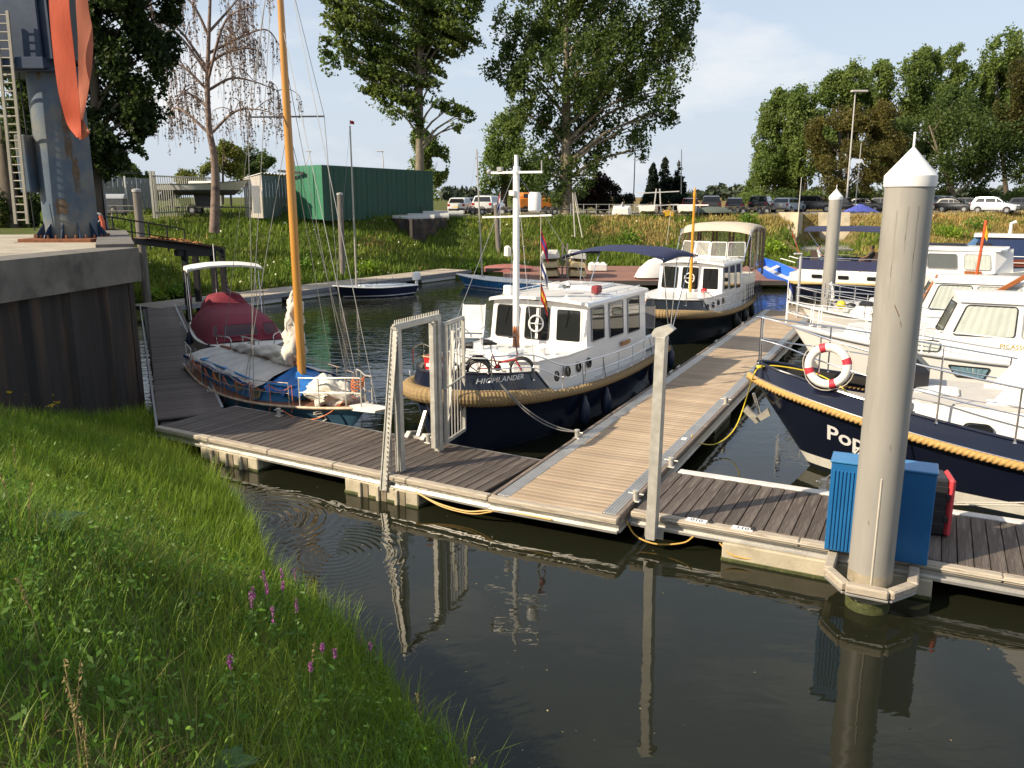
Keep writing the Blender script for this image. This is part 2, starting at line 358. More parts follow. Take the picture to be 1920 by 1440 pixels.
# ------------------------------------------------------------------ materials shared by docks and steel
ALU = mat('aluminium', (0.62, 0.60, 0.56), 0.38, 0.75, var=0.10, scale=3, bump=0.04, rvar=0.12)
GALV = mat('galvanised_steel', (0.50, 0.48, 0.43), 0.5, 0.45, var=0.14, scale=9, col2=(0.60, 0.58, 0.53), rvar=0.1)
STEEL = mat('stainless', (0.72, 0.72, 0.72), 0.16, 1.0, var=0.03)
WOOD_D = mat('dark_deck_wood', (0.092, 0.073, 0.061), 0.62, var=0.22, scale=3, stretch=(14, 0.9, 14), rnd=0.22, wave=('X', 16, 0.55), bump=0.12, bscale=60, col2=(0.15, 0.125, 0.107), spec=0.35)
WOOD_DL = mat('dark_cross_wood', (0.105, 0.080, 0.068), 0.6, var=0.2, scale=3, stretch=(0.9, 14, 14), rnd=0.22, wave=('Y', 16, 0.5), bump=0.12, col2=(0.16, 0.125, 0.105), spec=0.35)  # dark brown boards, grain and grooves turned across the pontoon
WOOD_L = mat('bleached_deck_wood', (0.37, 0.275, 0.185), 0.68, var=0.18, scale=2.5, stretch=(0.8, 12, 12), rnd=0.13, wave=('Y', 18, 0.45), bump=0.15, bscale=50, col2=(0.44, 0.35, 0.255), spec=0.3)
WOOD_C = mat('weathered_cap_wood', (0.40, 0.345, 0.27), 0.75, var=0.25, scale=4, stretch=(1, 12, 12), col2=(0.24, 0.19, 0.14), bump=0.3, bscale=25, c2lo=0.52, c2hi=0.66)
CONC = mat('concrete', (0.44, 0.385, 0.28), 0.85, var=0.12, scale=3, col2=(0.31, 0.26, 0.18), bump=0.25, bscale=22)
CONC_D = mat('old_concrete', (0.14, 0.13, 0.115), 0.9, var=0.25, scale=2.2, col2=(0.085, 0.08, 0.07), bump=0.5, bscale=14)
ALGAE = mat('green_algae', (0.05, 0.06, 0.016), 0.7, var=0.3, scale=20, col2=(0.10, 0.10, 0.03), bump=0.6, bscale=60)
RUBBER = mat('black_rubber', (0.016, 0.016, 0.018), 0.6, var=0.2)
WHITE = mat('white_paint', (0.80, 0.79, 0.765), 0.28, var=0.03, scale=2, coat=0.2)
HOSE_Y = mat('yellow_hose', (0.72, 0.55, 0.04), 0.4, var=0.05)
CABLE = mat('orange_cable', (0.50, 0.30, 0.06), 0.5, var=0.15)
ROPE_W = mat('pale_rope', (0.55, 0.50, 0.42), 0.85, var=0.2, scale=60, bump=0.4, bscale=120)
ROPE_D = mat('dark_rope', (0.05, 0.05, 0.06), 0.85, var=0.2, scale=60)

def deck_run(parent, n, pitch, width, mat_, along='x', x0=0.0, y0=0.0, gap=0.012, th=0.045, z=0.5, skew=0.0, brk=None):
    """n boards side by side; along='x' lays them next to each other in x, each running in y"""
    b = MB()
    if along == 'x': b.box((0, 0, 0), (pitch-gap, width, th), 0.006)
    else: b.box((0, 0, 0), (width, pitch-gap, th), 0.006)
    me = b.mesh('board', mat_)
    for i in range(n):
        d = pitch*(i+0.5); dz = random.uniform(-0.003, 0.003)
        loc = (x0+d, y0+width/2+random.uniform(-.006, .006), z-th/2+dz) if along == 'x' else (x0+width/2+skew*d+random.uniform(-.006, .006), y0+d, z-th/2+dz)
        link('board', me, parent, loc, rz=random.uniform(-.0025, .0025))
def cleat(parent, loc, kind='post', rz=0.0):
    b = MB()
    if kind == 'post':
        b.box((0, 0, 0.012), (0.15, 0.12, 0.022), 0.005); b.lathe([(0.05, 0.02), (0.046, 0.15), (0.056, 0.155), (0.056, 0.19), (0.03, 0.2)], 14)
        b.tube([(-0.13, 0, 0.135), (0.13, 0, 0.135)], 0.014, 8)
    else:
        b.box((0, 0, 0.012), (0.2, 0.1, 0.022), 0.005); b.bar((-.07, 0, 0.02), (-.07, 0, .075), 0.04, 0.03, 0.006); b.bar((.07, 0, 0.02), (.07, 0, .075), 0.04, 0.03, 0.006); b.tube([(-0.19, 0, 0.09), (-.1, 0, .08), (.1, 0, .08), (0.19, 0, 0.09)], [0.012, .02, .02, .012], 8)
    return b.build('cleat', GALV, parent, loc, rz)
def float_block(parent, x0, x1, y0, y1, ribs=0, z1=0.285, mat_=None):
    b = MB(); b.box(((x0+x1)/2, (y0+y1)/2, (z1-0.5)/2), (x1-x0, y1-y0, z1+0.5), 0.02)
    o = b.build('float', mat_ or CONC, parent)
    for i in range(ribs):                     # slots as flat strips, the recess shade painted into their colour
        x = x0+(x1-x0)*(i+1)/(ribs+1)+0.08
        m = MB(); m.box((x, y0-0.006, (z1-0.5)/2+0.02), (0.13, 0.02, z1+0.4)); m.build('slot_shade', mat('slot_shadowed_concrete', (0.20, 0.165, 0.11), 0.9, var=0.3), o)
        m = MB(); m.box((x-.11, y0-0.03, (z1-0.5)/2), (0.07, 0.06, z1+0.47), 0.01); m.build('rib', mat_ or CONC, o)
    a = MB(); a.box(((x0+x1)/2, (y0+y1)/2, 0.018), (x1-x0+0.02, y1-y0+0.02, 0.07), 0.01); a.build('algae_line', ALGAE, o)
    return o
def edge_beam(parent, x0, x1, y, depth=0.22, z=0.5, cap=True, face=-1, segs=3):
    """front edge of a pontoon: worn wooden cap, aluminium channel and lower flange"""
    L = x1-x0
    for i in range(segs):
        a, c = x0+L*i/segs+0.004, x0+L*(i+1)/segs-0.004
        if cap:
            b = MB(); b.box(((a+c)/2, y+face*0.0, z-0.045), (c-a, 0.16, 0.10), 0.018); b.build('cap_plank', WOOD_C, parent)
    b = MB(); b.box(((x0+x1)/2, y+0.03, z-0.15), (L, 0.05, 0.10)); b.box(((x0+x1)/2, y, z-0.205), (L, 0.15, 0.014)); b.box(((x0+x1)/2, y, z-0.103), (L, 0.13, 0.008)); b.box(((x0+x1)/2, y-0.055, z-0.215), (L, 0.02, 0.06), 0.004)
    for i in range(int(L/1.2)+1): b.lathe([(0.012, 0), (0.012, 0.008), (0.006, 0.01)], 6, (x0+0.1+i*1.2, y+0.003, z-0.15), 0, Matrix.Rotation(R(90), 3, 'X'))
    return b.build('beam', ALU, parent)
# ---- near dock: from the bank corner to the foot of the walkway
pA, pB = P(915, 930, .5), P(290, 800, .5); aB = math.atan2(pA.y-pB.y, pA.x-pB.x); LB = (pA-pB).length
dockB = thing('floating_dock', 'dark plank pontoon along the near bank with the spiked gate standing on it', 'pontoon', (pB.x, pB.y, 0), aB)
deck_run(dockB, int((LB-0.02)/0.2), 0.2, 2.02, WOOD_D, 'x', 0.02, 0.14)
edge_beam(dockB, 0, LB, 0.06, segs=5)
b = MB(); b.box((LB/2, 2.205, 0.40), (LB, 0.08, 0.17), 0.008); b.build('beam', ALU, dockB)
b = MB(); b.box((LB/2, 1.12, 0.36), (LB-0.2, 2.05, 0.14)); b.build('underframe', mat('dark_frame', (0.05, 0.045, 0.04), 0.7), dockB)
def lx_of(dock, px, py, z=0):
    w = P(px, py, z); d = w-Vector(dock.location); a = dock.rotation_euler.z
    return d.x*math.cos(a)+d.y*math.sin(a)
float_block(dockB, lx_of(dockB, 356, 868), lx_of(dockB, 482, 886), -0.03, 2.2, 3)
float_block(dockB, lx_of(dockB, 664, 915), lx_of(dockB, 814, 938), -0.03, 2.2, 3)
cleat(dockB, (lx_of(dockB, 492, 790, .5), 2.0, .5)); cleat(dockB, (lx_of(dockB, 770, 845, .5), 2.0, .5))
b = MB(); b.tube(smooth_path([(LB-1.5, -.02, .3), (LB-1.0, -.06, .2), (LB-.4, -.06, .17), (LB+.05, -.03, .26), (LB+.5, .0, .30), (LB+1.2, .02, .31)]), 0.016, 6); b.tube(smooth_path([(LB-1.5, -.02, .3), (LB-.9, -.07, .16), (LB-.3, -.05, .14), (LB+.1, -.03, .25)]), 0.012, 6)
b.build('cable', CABLE, dockB)
# ---- the long walkway
wn0, wf0 = P(930, 922, .5), P(1432, 575, .5); aW = R(63.9)-math.pi/2; LW = 26.5
walk = thing('walkway', 'long bleached plank walkway with grooved metal edge strips leading between the moored boats', 'pontoon', (pA.x+0.02, pA.y-0.01, 0), aW)
WW = 2.28
deck_run(walk, 167, 0.158, WW-0.62, WOOD_L, 'y', 0.31, 0.10)
for sx, nm in ((0.2, 0), (WW-0.2, 1)):
    for j in range(9):
        b = MB(); y0_ = 0.12+j*2.93
        for k in range(5): b.box((sx-0.088+k*0.044, y0_+1.46, 0.505), (0.034, 2.90, 0.014), 0.004)
        b.box((sx, y0_+1.46, 0.494), (0.23, 2.91, 0.012)); b.build('edge_strip', ALU, walk)
    ex_ = 0.04 if nm == 0 else WW-0.04
    for j in range(9):
        b = MB(); b.box((ex_, 0.06+j*2.93+1.46, 0.465), (0.10, 2.92, 0.12), 0.02); b.build('cap_plank', mat('brown_cap_wood', (0.17, 0.13, 0.10), 0.7, var=0.25, scale=5, col2=(0.28, 0.22, 0.17), stretch=(12, 1, 12)), walk)
    b = MB(); b.box((ex_, LW/2, 0.33), (0.06, LW-.1, 0.15)); b.box((ex_, LW/2, 0.252), (0.12, LW-.1, 0.014)); b.build('beam', ALU, walk)
edge_beam(walk, 0.0, WW, 0.02, segs=1)
b = MB(); b.box((WW/2, LW/2, 0.36), (WW-0.3, LW-0.3, 0.16)); b.build('underframe', MATS['dark_frame'], walk)
for y0_ in (2.2, 7.2, 12.5, 18, 23.5): float_block(walk, 0.15, WW-0.1, y0_, y0_+1.8, 0)
def wl(px, py, z=.5):
    w = P(px, py, z)-Vector(walk.location); w.z = z; return Matrix.Rotation(-aW, 3, 'Z') @ w
for px, py, k in ((1050, 818, 'post'), (1240, 700, 'horn'), (1325, 642, 'horn'), (1378, 608, 'horn'), (1336, 756, 'post'), (1248, 690, 'horn')):
    c = wl(px, py); c.x = 0.06 if c.x < 1.1 else WW-0.06; cleat(walk, c, k, R(90) if k == 'horn' else 0)
for px, py in ((1270, 822),):
    b = MB(); c = wl(px, py); b.box((WW-.2, c.y, .515), (.11, .16, .012), .003); b.build('number_plate', WHITE, walk)
    flat_text('012', .06, (WW-.2, c.y, .5225), (0, 1, 0), (-1, 0, 0)).build('lettering', RUBBER, walk, smooth=0)
# ---- side finger running off to the right
f0 = P(1166, 962, .5); f1 = P(1920, 1096, .5); aF = math.atan2(f1.y-f0.y, f1.x-f0.x)
fing = thing('floating_dock', 'dark plank finger pontoon on the right where the blue cabinet stands', 'pontoon', (f0.x+0.04, f0.y, 0), aF); LF = 13.0
deck_run(fing, 64, 0.2, 2.02, WOOD_D, 'x', 0.1, 0.30)
edge_beam(fing, 0.06, LF, 0.19, segs=5)
b = MB(); b.box((LF/2+.3, 0.20, 0.462), (LF-.7, 0.22, 0.02), 0.004); b.build('light_board', mat('pale_plank', (0.50, 0.46, 0.38), 0.7, var=0.2, scale=4, stretch=(1, 10, 10), col2=(0.36, 0.31, 0.24)), fing)
b = MB(); b.box((LF/2+.1, 2.42, 0.44), (LF-.2, 0.18, 0.16), 0.012); b.build('beam', mat('white_beam', (0.60, 0.58, 0.54), 0.5, var=0.12, scale=5), fing)
b = MB(); b.box((LF/2, 1.3, 0.36), (LF-0.3, 2.1, 0.14)); b.build('underframe', MATS['dark_frame'], fing)
float_block(fing, lx_of(fing, 1352, 1050), lx_of(fing, 1745, 1122), 0.05, 2.2, 0, .285)
float_block(fing, 8.6, 11.2, 0.05, 2.2, 0, .285)
def flo(px, py, z=.5):
    w = P(px, py, z)-Vector(fing.location); w.z = z; return Matrix.Rotation(-aF, 3, 'Z') @ w
for px, py in ((1192, 940), (1258, 876), (1544, 918)): cleat(fing, flo(px, py))
for px, py, t in ((1304, 980, '010'), (1390, 996, '011')):
    c = flo(px, py); b = MB(); b.box((c.x, .19, .510), (.32, .14, .012), .003); b.build('number_plate', WHITE, fing)
    flat_text(t, .13, (c.x, .19, .518), (-1, 0, 0), (0, -1, 0), bold=.012).build('lettering', RUBBER, fing, smooth=0)
for px, py in ((1335, 977), (1413, 994)):
    c = flo(px, py); b = MB(); b.box((c.x, .2, .525), (.07, .06, .03), .008); b.tube([(c.x-.04, .2, .53), (c.x, .2, .57), (c.x+.04, .2, .53)], .009, 6); b.build('ring_plate', RUBBER, fing)
b = MB(); b.tube(smooth_path([(.0, .1, .33), (.2, .02, .14), (.55, .0, .08), (.95, .05, .16), (1.1, .1, .28)]), .014, 6); b.tube(smooth_path([(1.5, .1, .25), (1.7, .04, .12), (2.0, .06, .11), (2.2, .12, .24)]), .012, 6); b.build('cable', CABLE, fing)
# white hand post at the finger's corner
pp = P(1222, 1000, .30); pt = Q(1243, 632, pp.y-.06)
post = thing('gate_post', 'tall square metal post with angled top at the corner of the finger pontoon', 'post', (pp.x, pp.y, 0), R(-26))
b = MB(); hh = pt.z
b.bar((0, 0, .22), ((pt.x-pp.x), 0, hh), .19, .15, .006); b.build('upright', GALV, post)
b = MB(); b.prism([(-.095, hh-.004), (.095, hh-.004), (.23, hh+.12), (.14, hh+.19), (-.06, hh+.12), (-.1, hh+.05)], .15); b.build('bent_head', GALV, post)
b = MB(); b.box((.02, .06, .3), (.3, .03, .2), .004); b.build('bracket', ALU, post)
# ---- gate with spikes
g0 = P(752, 882, .5); g1 = P(829, 846, .5); aG = aB
gate = thing('security_gate', 'grey metal security gate standing open with a row of spikes along its top', 'gate', (g0.x, g0.y, .5), aW+R(90))
# local x runs across the dock (away from the camera along the walkway direction)
HG = 2.62; GW = (g1-g0).length
def gbar(p, q, w, h, nm='rail', m=GALV, par=gate): b = MB(); b.bar(p, q, w, h, .004); return b.build(nm, m, par)
gbar((0, 0, 0), (0, 0, HG), .12, .12, 'post'); gbar((GW, 0, 0), (GW, 0, HG), .14, .12, 'post'); gbar((GW-.16, 0, .10), (GW-.16, 0, HG-.05), .10, .10, 'hinge_post')
gbar((-.08, 0, HG+.03), (GW+.1, 0, HG+.03), .10, .08, 'top_rail')
b = MB(); b.box((GW/2, 0, HG+.085), (GW+.2, .06, .03))
for i in range(26): x = -.06+i*(GW+.14)/25; b.prism([(x-.012, HG+.09), (x+.012, HG+.09), (x, HG+.17)], .012)
b.build('spike_strip', GALV, gate)
# outer wing: a leaning triangular guard on the water side
wx = -.05; o1 = Vector((wx, 0, HG+.05)); o2 = Vector((-.40, .12, -.28)); o3 = Vector((.02, 0, .05))
b = MB(); b.bar(o1, o2, .13, .02); b.bar(o1+Vector((.0, .06, 0)), o2+Vector((0, .06, 0)), .02, .06)
for i in range(34):
    c = o1.lerp(o2, (i+.5)/34); b.prism([(c.x-.075, c.z-.035), (c.x-.075, c.z+.02), (c.x-.125, c.z+.03)], .012)
b.build('toothed_guard', GALV, gate)
gbar(o2, (.0, .0, -.02), .06, .05, 'rail')
for t in (.25, .5, .75):
    lo = o2.lerp(Vector((.0, 0, -.02)), t); hi = o1.lerp(o2, 1-t*1.0); gbar(lo, (lo.x, lo.y, hi.z), .022, .022, 'bar')
# the gate leaf swung open behind
leaf = thing('gate_leaf', 'barred gate leaf swung open over the water behind the spiked gate', 'gate', g1+Vector((.06, .05, 0)), aW+R(97))
LWf = 1.0
for x in (.05, LWf): gbar((x, 0, .16), (x, 0, HG-.1), .07, .05, 'stile', GALV, leaf)
for z in (.16, HG-.1): gbar((.02, 0, z), (LWf+.03, 0, z), .05, .07, 'rail', GALV, leaf)
for i in range(5): x = .2+i*.155; gbar((x, 0, .18), (x, 0, HG-.12), .022, .022, 'bar', GALV, leaf)
gbar((.1, .02, .2), (.55, .02, HG-.3), .10, .012, 'brace', GALV, leaf); gbar((-.02, 0, 1.25), (LWf+.14, 0, 1.32), .04, .03, 'latch_bar', GALV, leaf)
# ---- left pontoon by the quay wall (in the quay's shade)
a0 = P(292, 799, .5)+Vector((0, 0.02, 0)); a1 = P(262, 572, .5); dA = (a1-a0); LA = dA.length; aA = math.atan2(dA.y, dA.x)-math.pi/2
dockA = thing('floating_dock', 'shaded dark plank pontoon beside the quay wall under the crane', 'pontoon', (a0.x, a0.y, 0), aA)
deck_run(dockA, int((LA-.9)/.165), .165, 1.42, WOOD_DL, 'y', .04, .62, skew=.012, z=.496)
b = MB(); b.box((.015, LA/2, .43), (.05, LA, .14)); b.build('beam', mat('dock_side_alu', (0.35, 0.35, 0.35), 0.5, 0.5), dockA)
b = MB(); b.box((1.50, LA/2+.6, .43), (.06, LA-1.2, .14)); b.build('beam', MATS['dock_side_alu'], dockA)
b = MB(); b.box((.76, LA/2, .34), (1.3, LA-.3, .14)); b.build('underframe', MATS['dark_frame'], dockA)
for y0_ in (2.5, 8, 13.5, 19): float_block(dockA, .2, 1.3, y0_, y0_+1.6, 0)
for y0_ in (3.1, 7.2, 11.8, 15.5): cleat(dockA, (1.36, y0_, .496), 'horn', R(90))
# ---- far pontoon along the far bank and the broad red landing
c0 = P(300, 578, .5); c1 = P(884, 506, .5); dC = c1-c0; LC = dC.length
dockC = thing('floating_dock', 'pale far pontoon lying along the grassy far bank on white floats', 'pontoon', (c0.x, c0.y, 0), math.atan2(dC.y, dC.x))
deck_run(dockC, int(LC/.3), .3, 2.3, mat('grey_far_deck', (0.34, 0.29, 0.23), 0.75, var=0.15, rnd=0.18, scale=2, stretch=(12, 1, 12)), 'x', 0, .05)
b = MB(); b.box((LC/2, .02, .40), (LC, .06, .22)); b.build('beam', mat('grey_blue_beam', (0.24, 0.25, 0.27), 0.5, 0.3), dockC)
b = MB(); b.box((LC/2, 1.2, .38), (LC, 2.2, .16)); b.build('underframe', MATS['dark_frame'], dockC)
for x_ in (LC*.15, LC*.32, LC*.52, LC*.78): float_block(dockC, x_, x_+3.6, .1, 2.2, 0, .30, mat('white_float', (0.58, 0.58, 0.58), 0.6))
d0 = P(1010, 526, .5); d1 = P(1225, 524, .5)
dockD = thing('landing_stage', 'broad red-brown plank landing stage on the far side with dinghy racks on it', 'pontoon', (d0.x-.6, d0.y, 0), 0)
LD = 21.0
deck_run(dockD, 42, .26, LD, mat('red_brown_deck', (0.23, 0.115, 0.085), 0.7, var=0.15, rnd=0.15, scale=2, stretch=(1, 12, 12)), 'y', -1.6, 0)
b = MB(); b.box((LD/2-1.6, -.04, .36), (LD, .08, .26)); b.build('beam', mat('dark_beam', (0.06, 0.05, 0.045), 0.7), dockD)
b = MB(); b.box((LD/2-1.6, 5.5, .34), (LD-.4, 10.6, .2)); b.build('underframe', MATS['dark_frame'], dockD)
# ------------------------------------------------------------------ mooring piles
def pile(px, pyb, ptop, wpx, name, label, zb=0.0, cone=True, collar=False, grp=None, m=None, lean=0.0):
    w = P(px, pyb, zb); t = Q(ptop[0], ptop[1], w.y); d = w.y/(_c-((pyb-720)/FOC)*_s); r = wpx/FOC*d/2
    th = thing('mooring_pile', label, 'pile', (w.x, w.y, 0), 0, grp); h = t.z
    pm = m or mat('grey_pile_coating', (0.295, 0.28, 0.25), 0.45, var=0.10, scale=1.6, stretch=(3, 3, .5), col2=(0.25, 0.235, 0.205), bump=.04, bscale=40, spec=0.4)
    b = MB(); b.lathe([(r, .16), (r, h)], 40); b.build('tube', pm, th)
    b = MB(); b.lathe([(r*1.004, -1.5), (r*1.004, .16)], 40); b.build('waterline_band', ALGAE if r > .1 else pm, th)
    if r > .2:
        b = MB(); b.lathe([(r*1.003, .12), (r*1.003, .55)], 40); b.build('scuffed_band', mat('scuffed_coating', (0.33, 0.28, 0.20), 0.7, var=0.2, scale=5, col2=(0.22, 0.18, 0.11), bump=.2), th)
        a = R(250); b = MB(); b.bar((r*math.cos(a), r*math.sin(a), .3), (r*math.cos(a), r*math.sin(a), 1.9), .02, .02, .004); b.build('weld_seam', mat('pale_seam', (.55, .5, .42), .5), th)
    if cone:
        b = MB(); b.lathe([(r*1.05, h-.05), (r*1.07, h), (r*1.07, h+r*.28), (.02, h+r*1.45), (.004, h+r*1.45)], 40); b.build('cap', mat('white_cap', (0.78, 0.77, 0.74), 0.4, var=0.04), th)
        b = MB(); b.tube([(0, 0, h+r*1.4), (0, 0, h+r*2.1)], r*.05, 6); b.build('spike', MATS['white_cap'], th)
    return th, r, h
pileM, rM, hM = pile(1625, 1136, (1708, 342), 77, 'mooring_pile', 'thick grey steel mooring pile with white cone cap beside the blue cabinet')
def curved_patch(parent, r, a0, a1, z0, z1, skew, nm, m):
    g = [[Vector((r*1.003*math.cos(lerp(a0, a1, i/8)), r*1.003*math.sin(lerp(a0, a1, i/8)), lerp(z0, z1, i/8)+h_)) for h_ in (-.012, .012)] for i in range(9)]
    b = MB(); b.sheet(g, (0, 0, 0)); return b.build(nm, m, parent)
SCR = mat('rust_scratch', (.24, .13, .06), .8, var=.3); DROP = mat('bird_dropping', (.62, .61, .57), .8, var=.1)
for a0, a1, z0, z1 in ((238, 252, 4.12, 3.98), (255, 259, 3.92, 3.86), (228, 231, 1.3, 1.26), (262, 265, 2.35, 2.28)): curved_patch(pileM, rM, R(a0), R(a1), z0, z1, .0, 'scratch', SCR)
for a0, z0, z1 in ((222, 5.25, 4.2), (247, 5.3, 4.75), (270, 5.3, 4.4)):
    g = [[Vector((rM*1.003*math.cos(R(a0)+s_*.03*(1-i/8*.8)+.01*math.sin(i*2)), rM*1.003*math.sin(R(a0)+s_*.03*(1-i/8*.8)+.01*math.sin(i*2)), lerp(z0, z1, i/8))) for s_ in (-1, 1)] for i in range(9)]
    b = MB(); b.sheet(g, (0, 0, 0)); b.build('streak', mat('pile_streak', (.23, .215, .185), .6, var=.1), pileM)
# pile guide bolted to the finger
gd = MB(); k = 1.5*rM; wp = Vector(pileM.location)
pg = thing('pile_guide', 'worn wooden collar around the thick grey pile at the finger edge', 'pile guide', (wp.x, wp.y, 0), aF)
pts = [(-k*1.25, .62), (-k*1.25, .0), (-k*.62, -k*.95), (k*.62, -k*.95), (k*1.25, .0), (k*1.25, .62)]
for p_, q_ in zip(pts, pts[1:]):
    b = MB(); b.bar((*p_, .40), (*q_, .40), .14, .12, .02); b.build('guard_timber', WOOD_C, pg)
    b = MB(); b.bar((*p_, .315), (*q_, .315), .10, .03, .004); b.build('guide_rail', ALU, pg)
pile(1550, 578, (1566, 372), 23, 'mooring_pile', 'slimmer grey mooring pile with white cone cap at the far end of the walkway', zb=.4)
WPILE = mat('weathered_timber_pile', (0.16, 0.14, 0.12), 0.85, var=0.25, scale=3, stretch=(6, 6, .6), col2=(0.25, 0.22, 0.18))
for px, pb, tp, w_, lb in ((276, 566, (256, 360), 14, 'leaning grey timber pile beside the quay corner with flat top'), (643, 520, (637, 366), 10, 'grey timber pile behind the far pontoon next to the navy sailboat'),
                       (938, 496, (930, 385), 9, 'brown timber pile on the far bank behind the white boat mast')):
    w = P(px, pb, .3); t = Q(tp[0], tp[1], w.y); d = w.y/_c; r = w_/FOC*d/2
    th = thing('timber_pile', lb, 'pile', (w.x, w.y, 0)); b = MB(); b.tube([(0, 0, -1), (t.x-w.x, 0, t.z)], [r*1.1, r], 14); b.build('trunk', WPILE, th)
    b = MB(); b.lathe([(r*1.15, 0), (r*1.15, .12), (r*.5, .16)], 14, (t.x-w.x, 0, t.z)); b.build('cap', mat('pale_pile_cap', (.36, .35, .33), .6), th)
# slim white/steel poles
for px, pb, tp, w_, lb, c_ in ((1494, 596, (1502, 478), 6, 'slim pale metal standpipe post with a lamp at the far end of the walkway', (.45, .45, .44)),):
    w = P(px, pb, .5); t = Q(tp[0], tp[1], w.y); th = thing('walkway_lamp', lb, 'lamp post', (w.x, w.y, .5))
    b = MB(); b.tube([(0, 0, 0), (t.x-w.x, 0, t.z-.5)], .055, 10); b.build('pole', mat('lamp_grey', c_, .5, .3), th)
    b = MB(); b.box((t.x-w.x-.12, 0, t.z-.46), (.36, .16, .08), .03); b.build('lamp_head', MATS['lamp_grey'], th)
# ------------------------------------------------------------------ blue cabinet and the tool case
cb0 = P(1545, 1030, .5); cb1 = P(1738, 1062, .5); aC = math.atan2(cb1.y-cb0.y, cb1.x-cb0.x); LCb = (cb1-cb0).length
ct = Q(1557, 866, cb0.y); HC = ct.z-.5
BLUE = mat('blue_panel', (0.012, 0.115, 0.30), 0.42, var=0.08, scale=2, col2=(0.016, 0.14, 0.34))
cabi = thing('cabinet', 'blue ribbed cabinet standing on the finger pontoon behind the thick grey pile', 'cabinet', (cb0.x, cb0.y, .5), aC)
b = MB(); b.box((LCb/2, .22, HC/2), (LCb, .44, HC), .012); b.build('body', BLUE, cabi)
n_r = 15
for i in range(n_r):
    b = MB(); x = .03+i*(LCb*.55)/n_r; b.box((x+.018, -.006, HC/2-.04), (.030, .022, HC-.14), .006); b.build('rib', BLUE, cabi)
b = MB(); b.box((LCb/2, .22, HC+.012), (LCb+.03, .48, .03), .008); b.build('top', mat('pale_blue_top', (0.05, 0.20, 0.42), .35), cabi)
b = MB(); b.box((LCb/2, .22, .02), (LCb-.1, .36, .04)); b.build('plinth', RUBBER, cabi)
cs = P(1768, 1006, .5); case = thing('tool_case', 'black and red plastic case standing upright behind the blue cabinet', 'case', (cs.x-.05, cs.y+.25, .5), aC+R(8))
b = MB(); b.box((0, 0, .45), (.26, .5, .88), .035); b.build('shell', mat('black_plastic', (.018, .018, .02), .45), case)
for i in range(4): b = MB(); b.box((-.0, -.255, .16+i*.19), (.22, .014, .10), .006); b.build('rib', MATS['black_plastic'], case)
b = MB(); b.box((.165, 0, .45), (.09, .52, .90), .04); b.build('lid', mat('red_plastic', (.55, .05, .06), .4, var=.05), case)
b = MB(); b.box((.12, -.26, .62), (.05, .02, .10), .006); b.box((.12, -.26, .28), (.05, .02, .10), .006); b.build('latch', MATS['black_plastic'], case)
# ------------------------------------------------------------------ quay and crane
ZQ = 4.2; QF = QC+QD1*5.2; QB = QC+QD2*9.6
quay = thing('quay', 'old quay of rusty sheet piles under a thick concrete slab carrying the crane', 'quay wall', (0, 0, 0))
far = QB+Vector((-26, -5)); poly = [QC, QB, far, Vector((-40, 15.5)), QF]
b = MB(); b.add([(p.x, p.y, ZQ-.02) for p in poly]+[(p.x, p.y, ZQ-.5) for p in poly], [tuple(range(5)), tuple(range(9, 4, -1))]+[(i, (i+1) % 5, 5+(i+1) % 5, 5+i) for i in range(5)]); b.build('slab', mat('quay_paving', (0.36, 0.32, 0.25), .9, var=.15, scale=1.5, col2=(.24, .21, .16), bump=.3), quay)
def off(p, d, k): n = Vector((d.y, -d.x)); return p+n*k
n1 = Vector((-QD1.y, QD1.x))
if n1.x < 0: n1 = -n1
n2 = Vector((QD2.y, -QD2.x))
def beamq(p, q, n, w, z0, z1, nm, m):
    a, c = p+n*.10, q+n*.10; d, e = q-n*w, p-n*w; b = MB(); pp_ = [a, c, d, e]
    b.add([(v.x, v.y, z1) for v in pp_]+[(v.x, v.y, z0) for v in pp_], [(0, 1, 2, 3), (7, 6, 5, 4)]+[(i, (i+1) % 4, 4+(i+1) % 4, 4+i) for i in range(4)]); return b.build(nm, m, quay)
beamq(QC+n2*.1, QF, n1, .9, ZQ-.78, ZQ+.02, 'cap_beam', CONC_D)
beamq(QC+QD2*.2, QB, n2, .75, ZQ-.78, ZQ+.10, 'cap_beam', CONC_D)
RUST = mat('rusty_sheet_pile', (0.018, 0.016, 0.016), .8, var=.45, scale=2, stretch=(2.5, 2.5, .25), col2=(0.060, 0.036, 0.020), bump=.4, bscale=8, c2lo=.5, c2hi=.7)
def sheet_wall(p, d, n, L, z0, z1, m, parent, pitch=.62, dep=.24):
    k = int(L/pitch)
    for i in range(k):
        b = MB(); a = p+d*(i*pitch); s_ = dep if i % 2 else 0; e = pitch*.22
        c_ = [a-n*(dep*.5), a+d*e+n*(-dep*.5 if i % 2 == 0 else .0), a+d*(pitch-e)+n*(-dep*.5 if i % 2 == 0 else .0), a+d*pitch-n*(dep*.5)] if True else None
        if i % 2 == 0: c_ = [a-n*dep*.5, a+d*pitch-n*dep*.5]
        b.add([(v.x, v.y, z0) for v in c_]+[(v.x, v.y, z1) for v in c_]+[(v.x-n.x*.05, v.y-n.y*.05, z1) for v in c_]+[(v.x-n.x*.05, v.y-n.y*.05, z0) for v in c_],
              [(j, j+1, len(c_)+j+1, len(c_)+j) for j in range(len(c_)-1)]+[(2*len(c_)+j, 2*len(c_)+j+1, 3*len(c_)+j+1, 3*len(c_)+j) for j in range(len(c_)-1)]+[(len(c_)+j, len(c_)+j+1, 2*len(c_)+j+1, 2*len(c_)+j) for j in range(len(c_)-1)])
        b.build('sheet_pile', m, parent, smooth=0)
sheet_wall(QC, QD1, n1, 5.2, -1.5, ZQ-.75, RUST, quay)
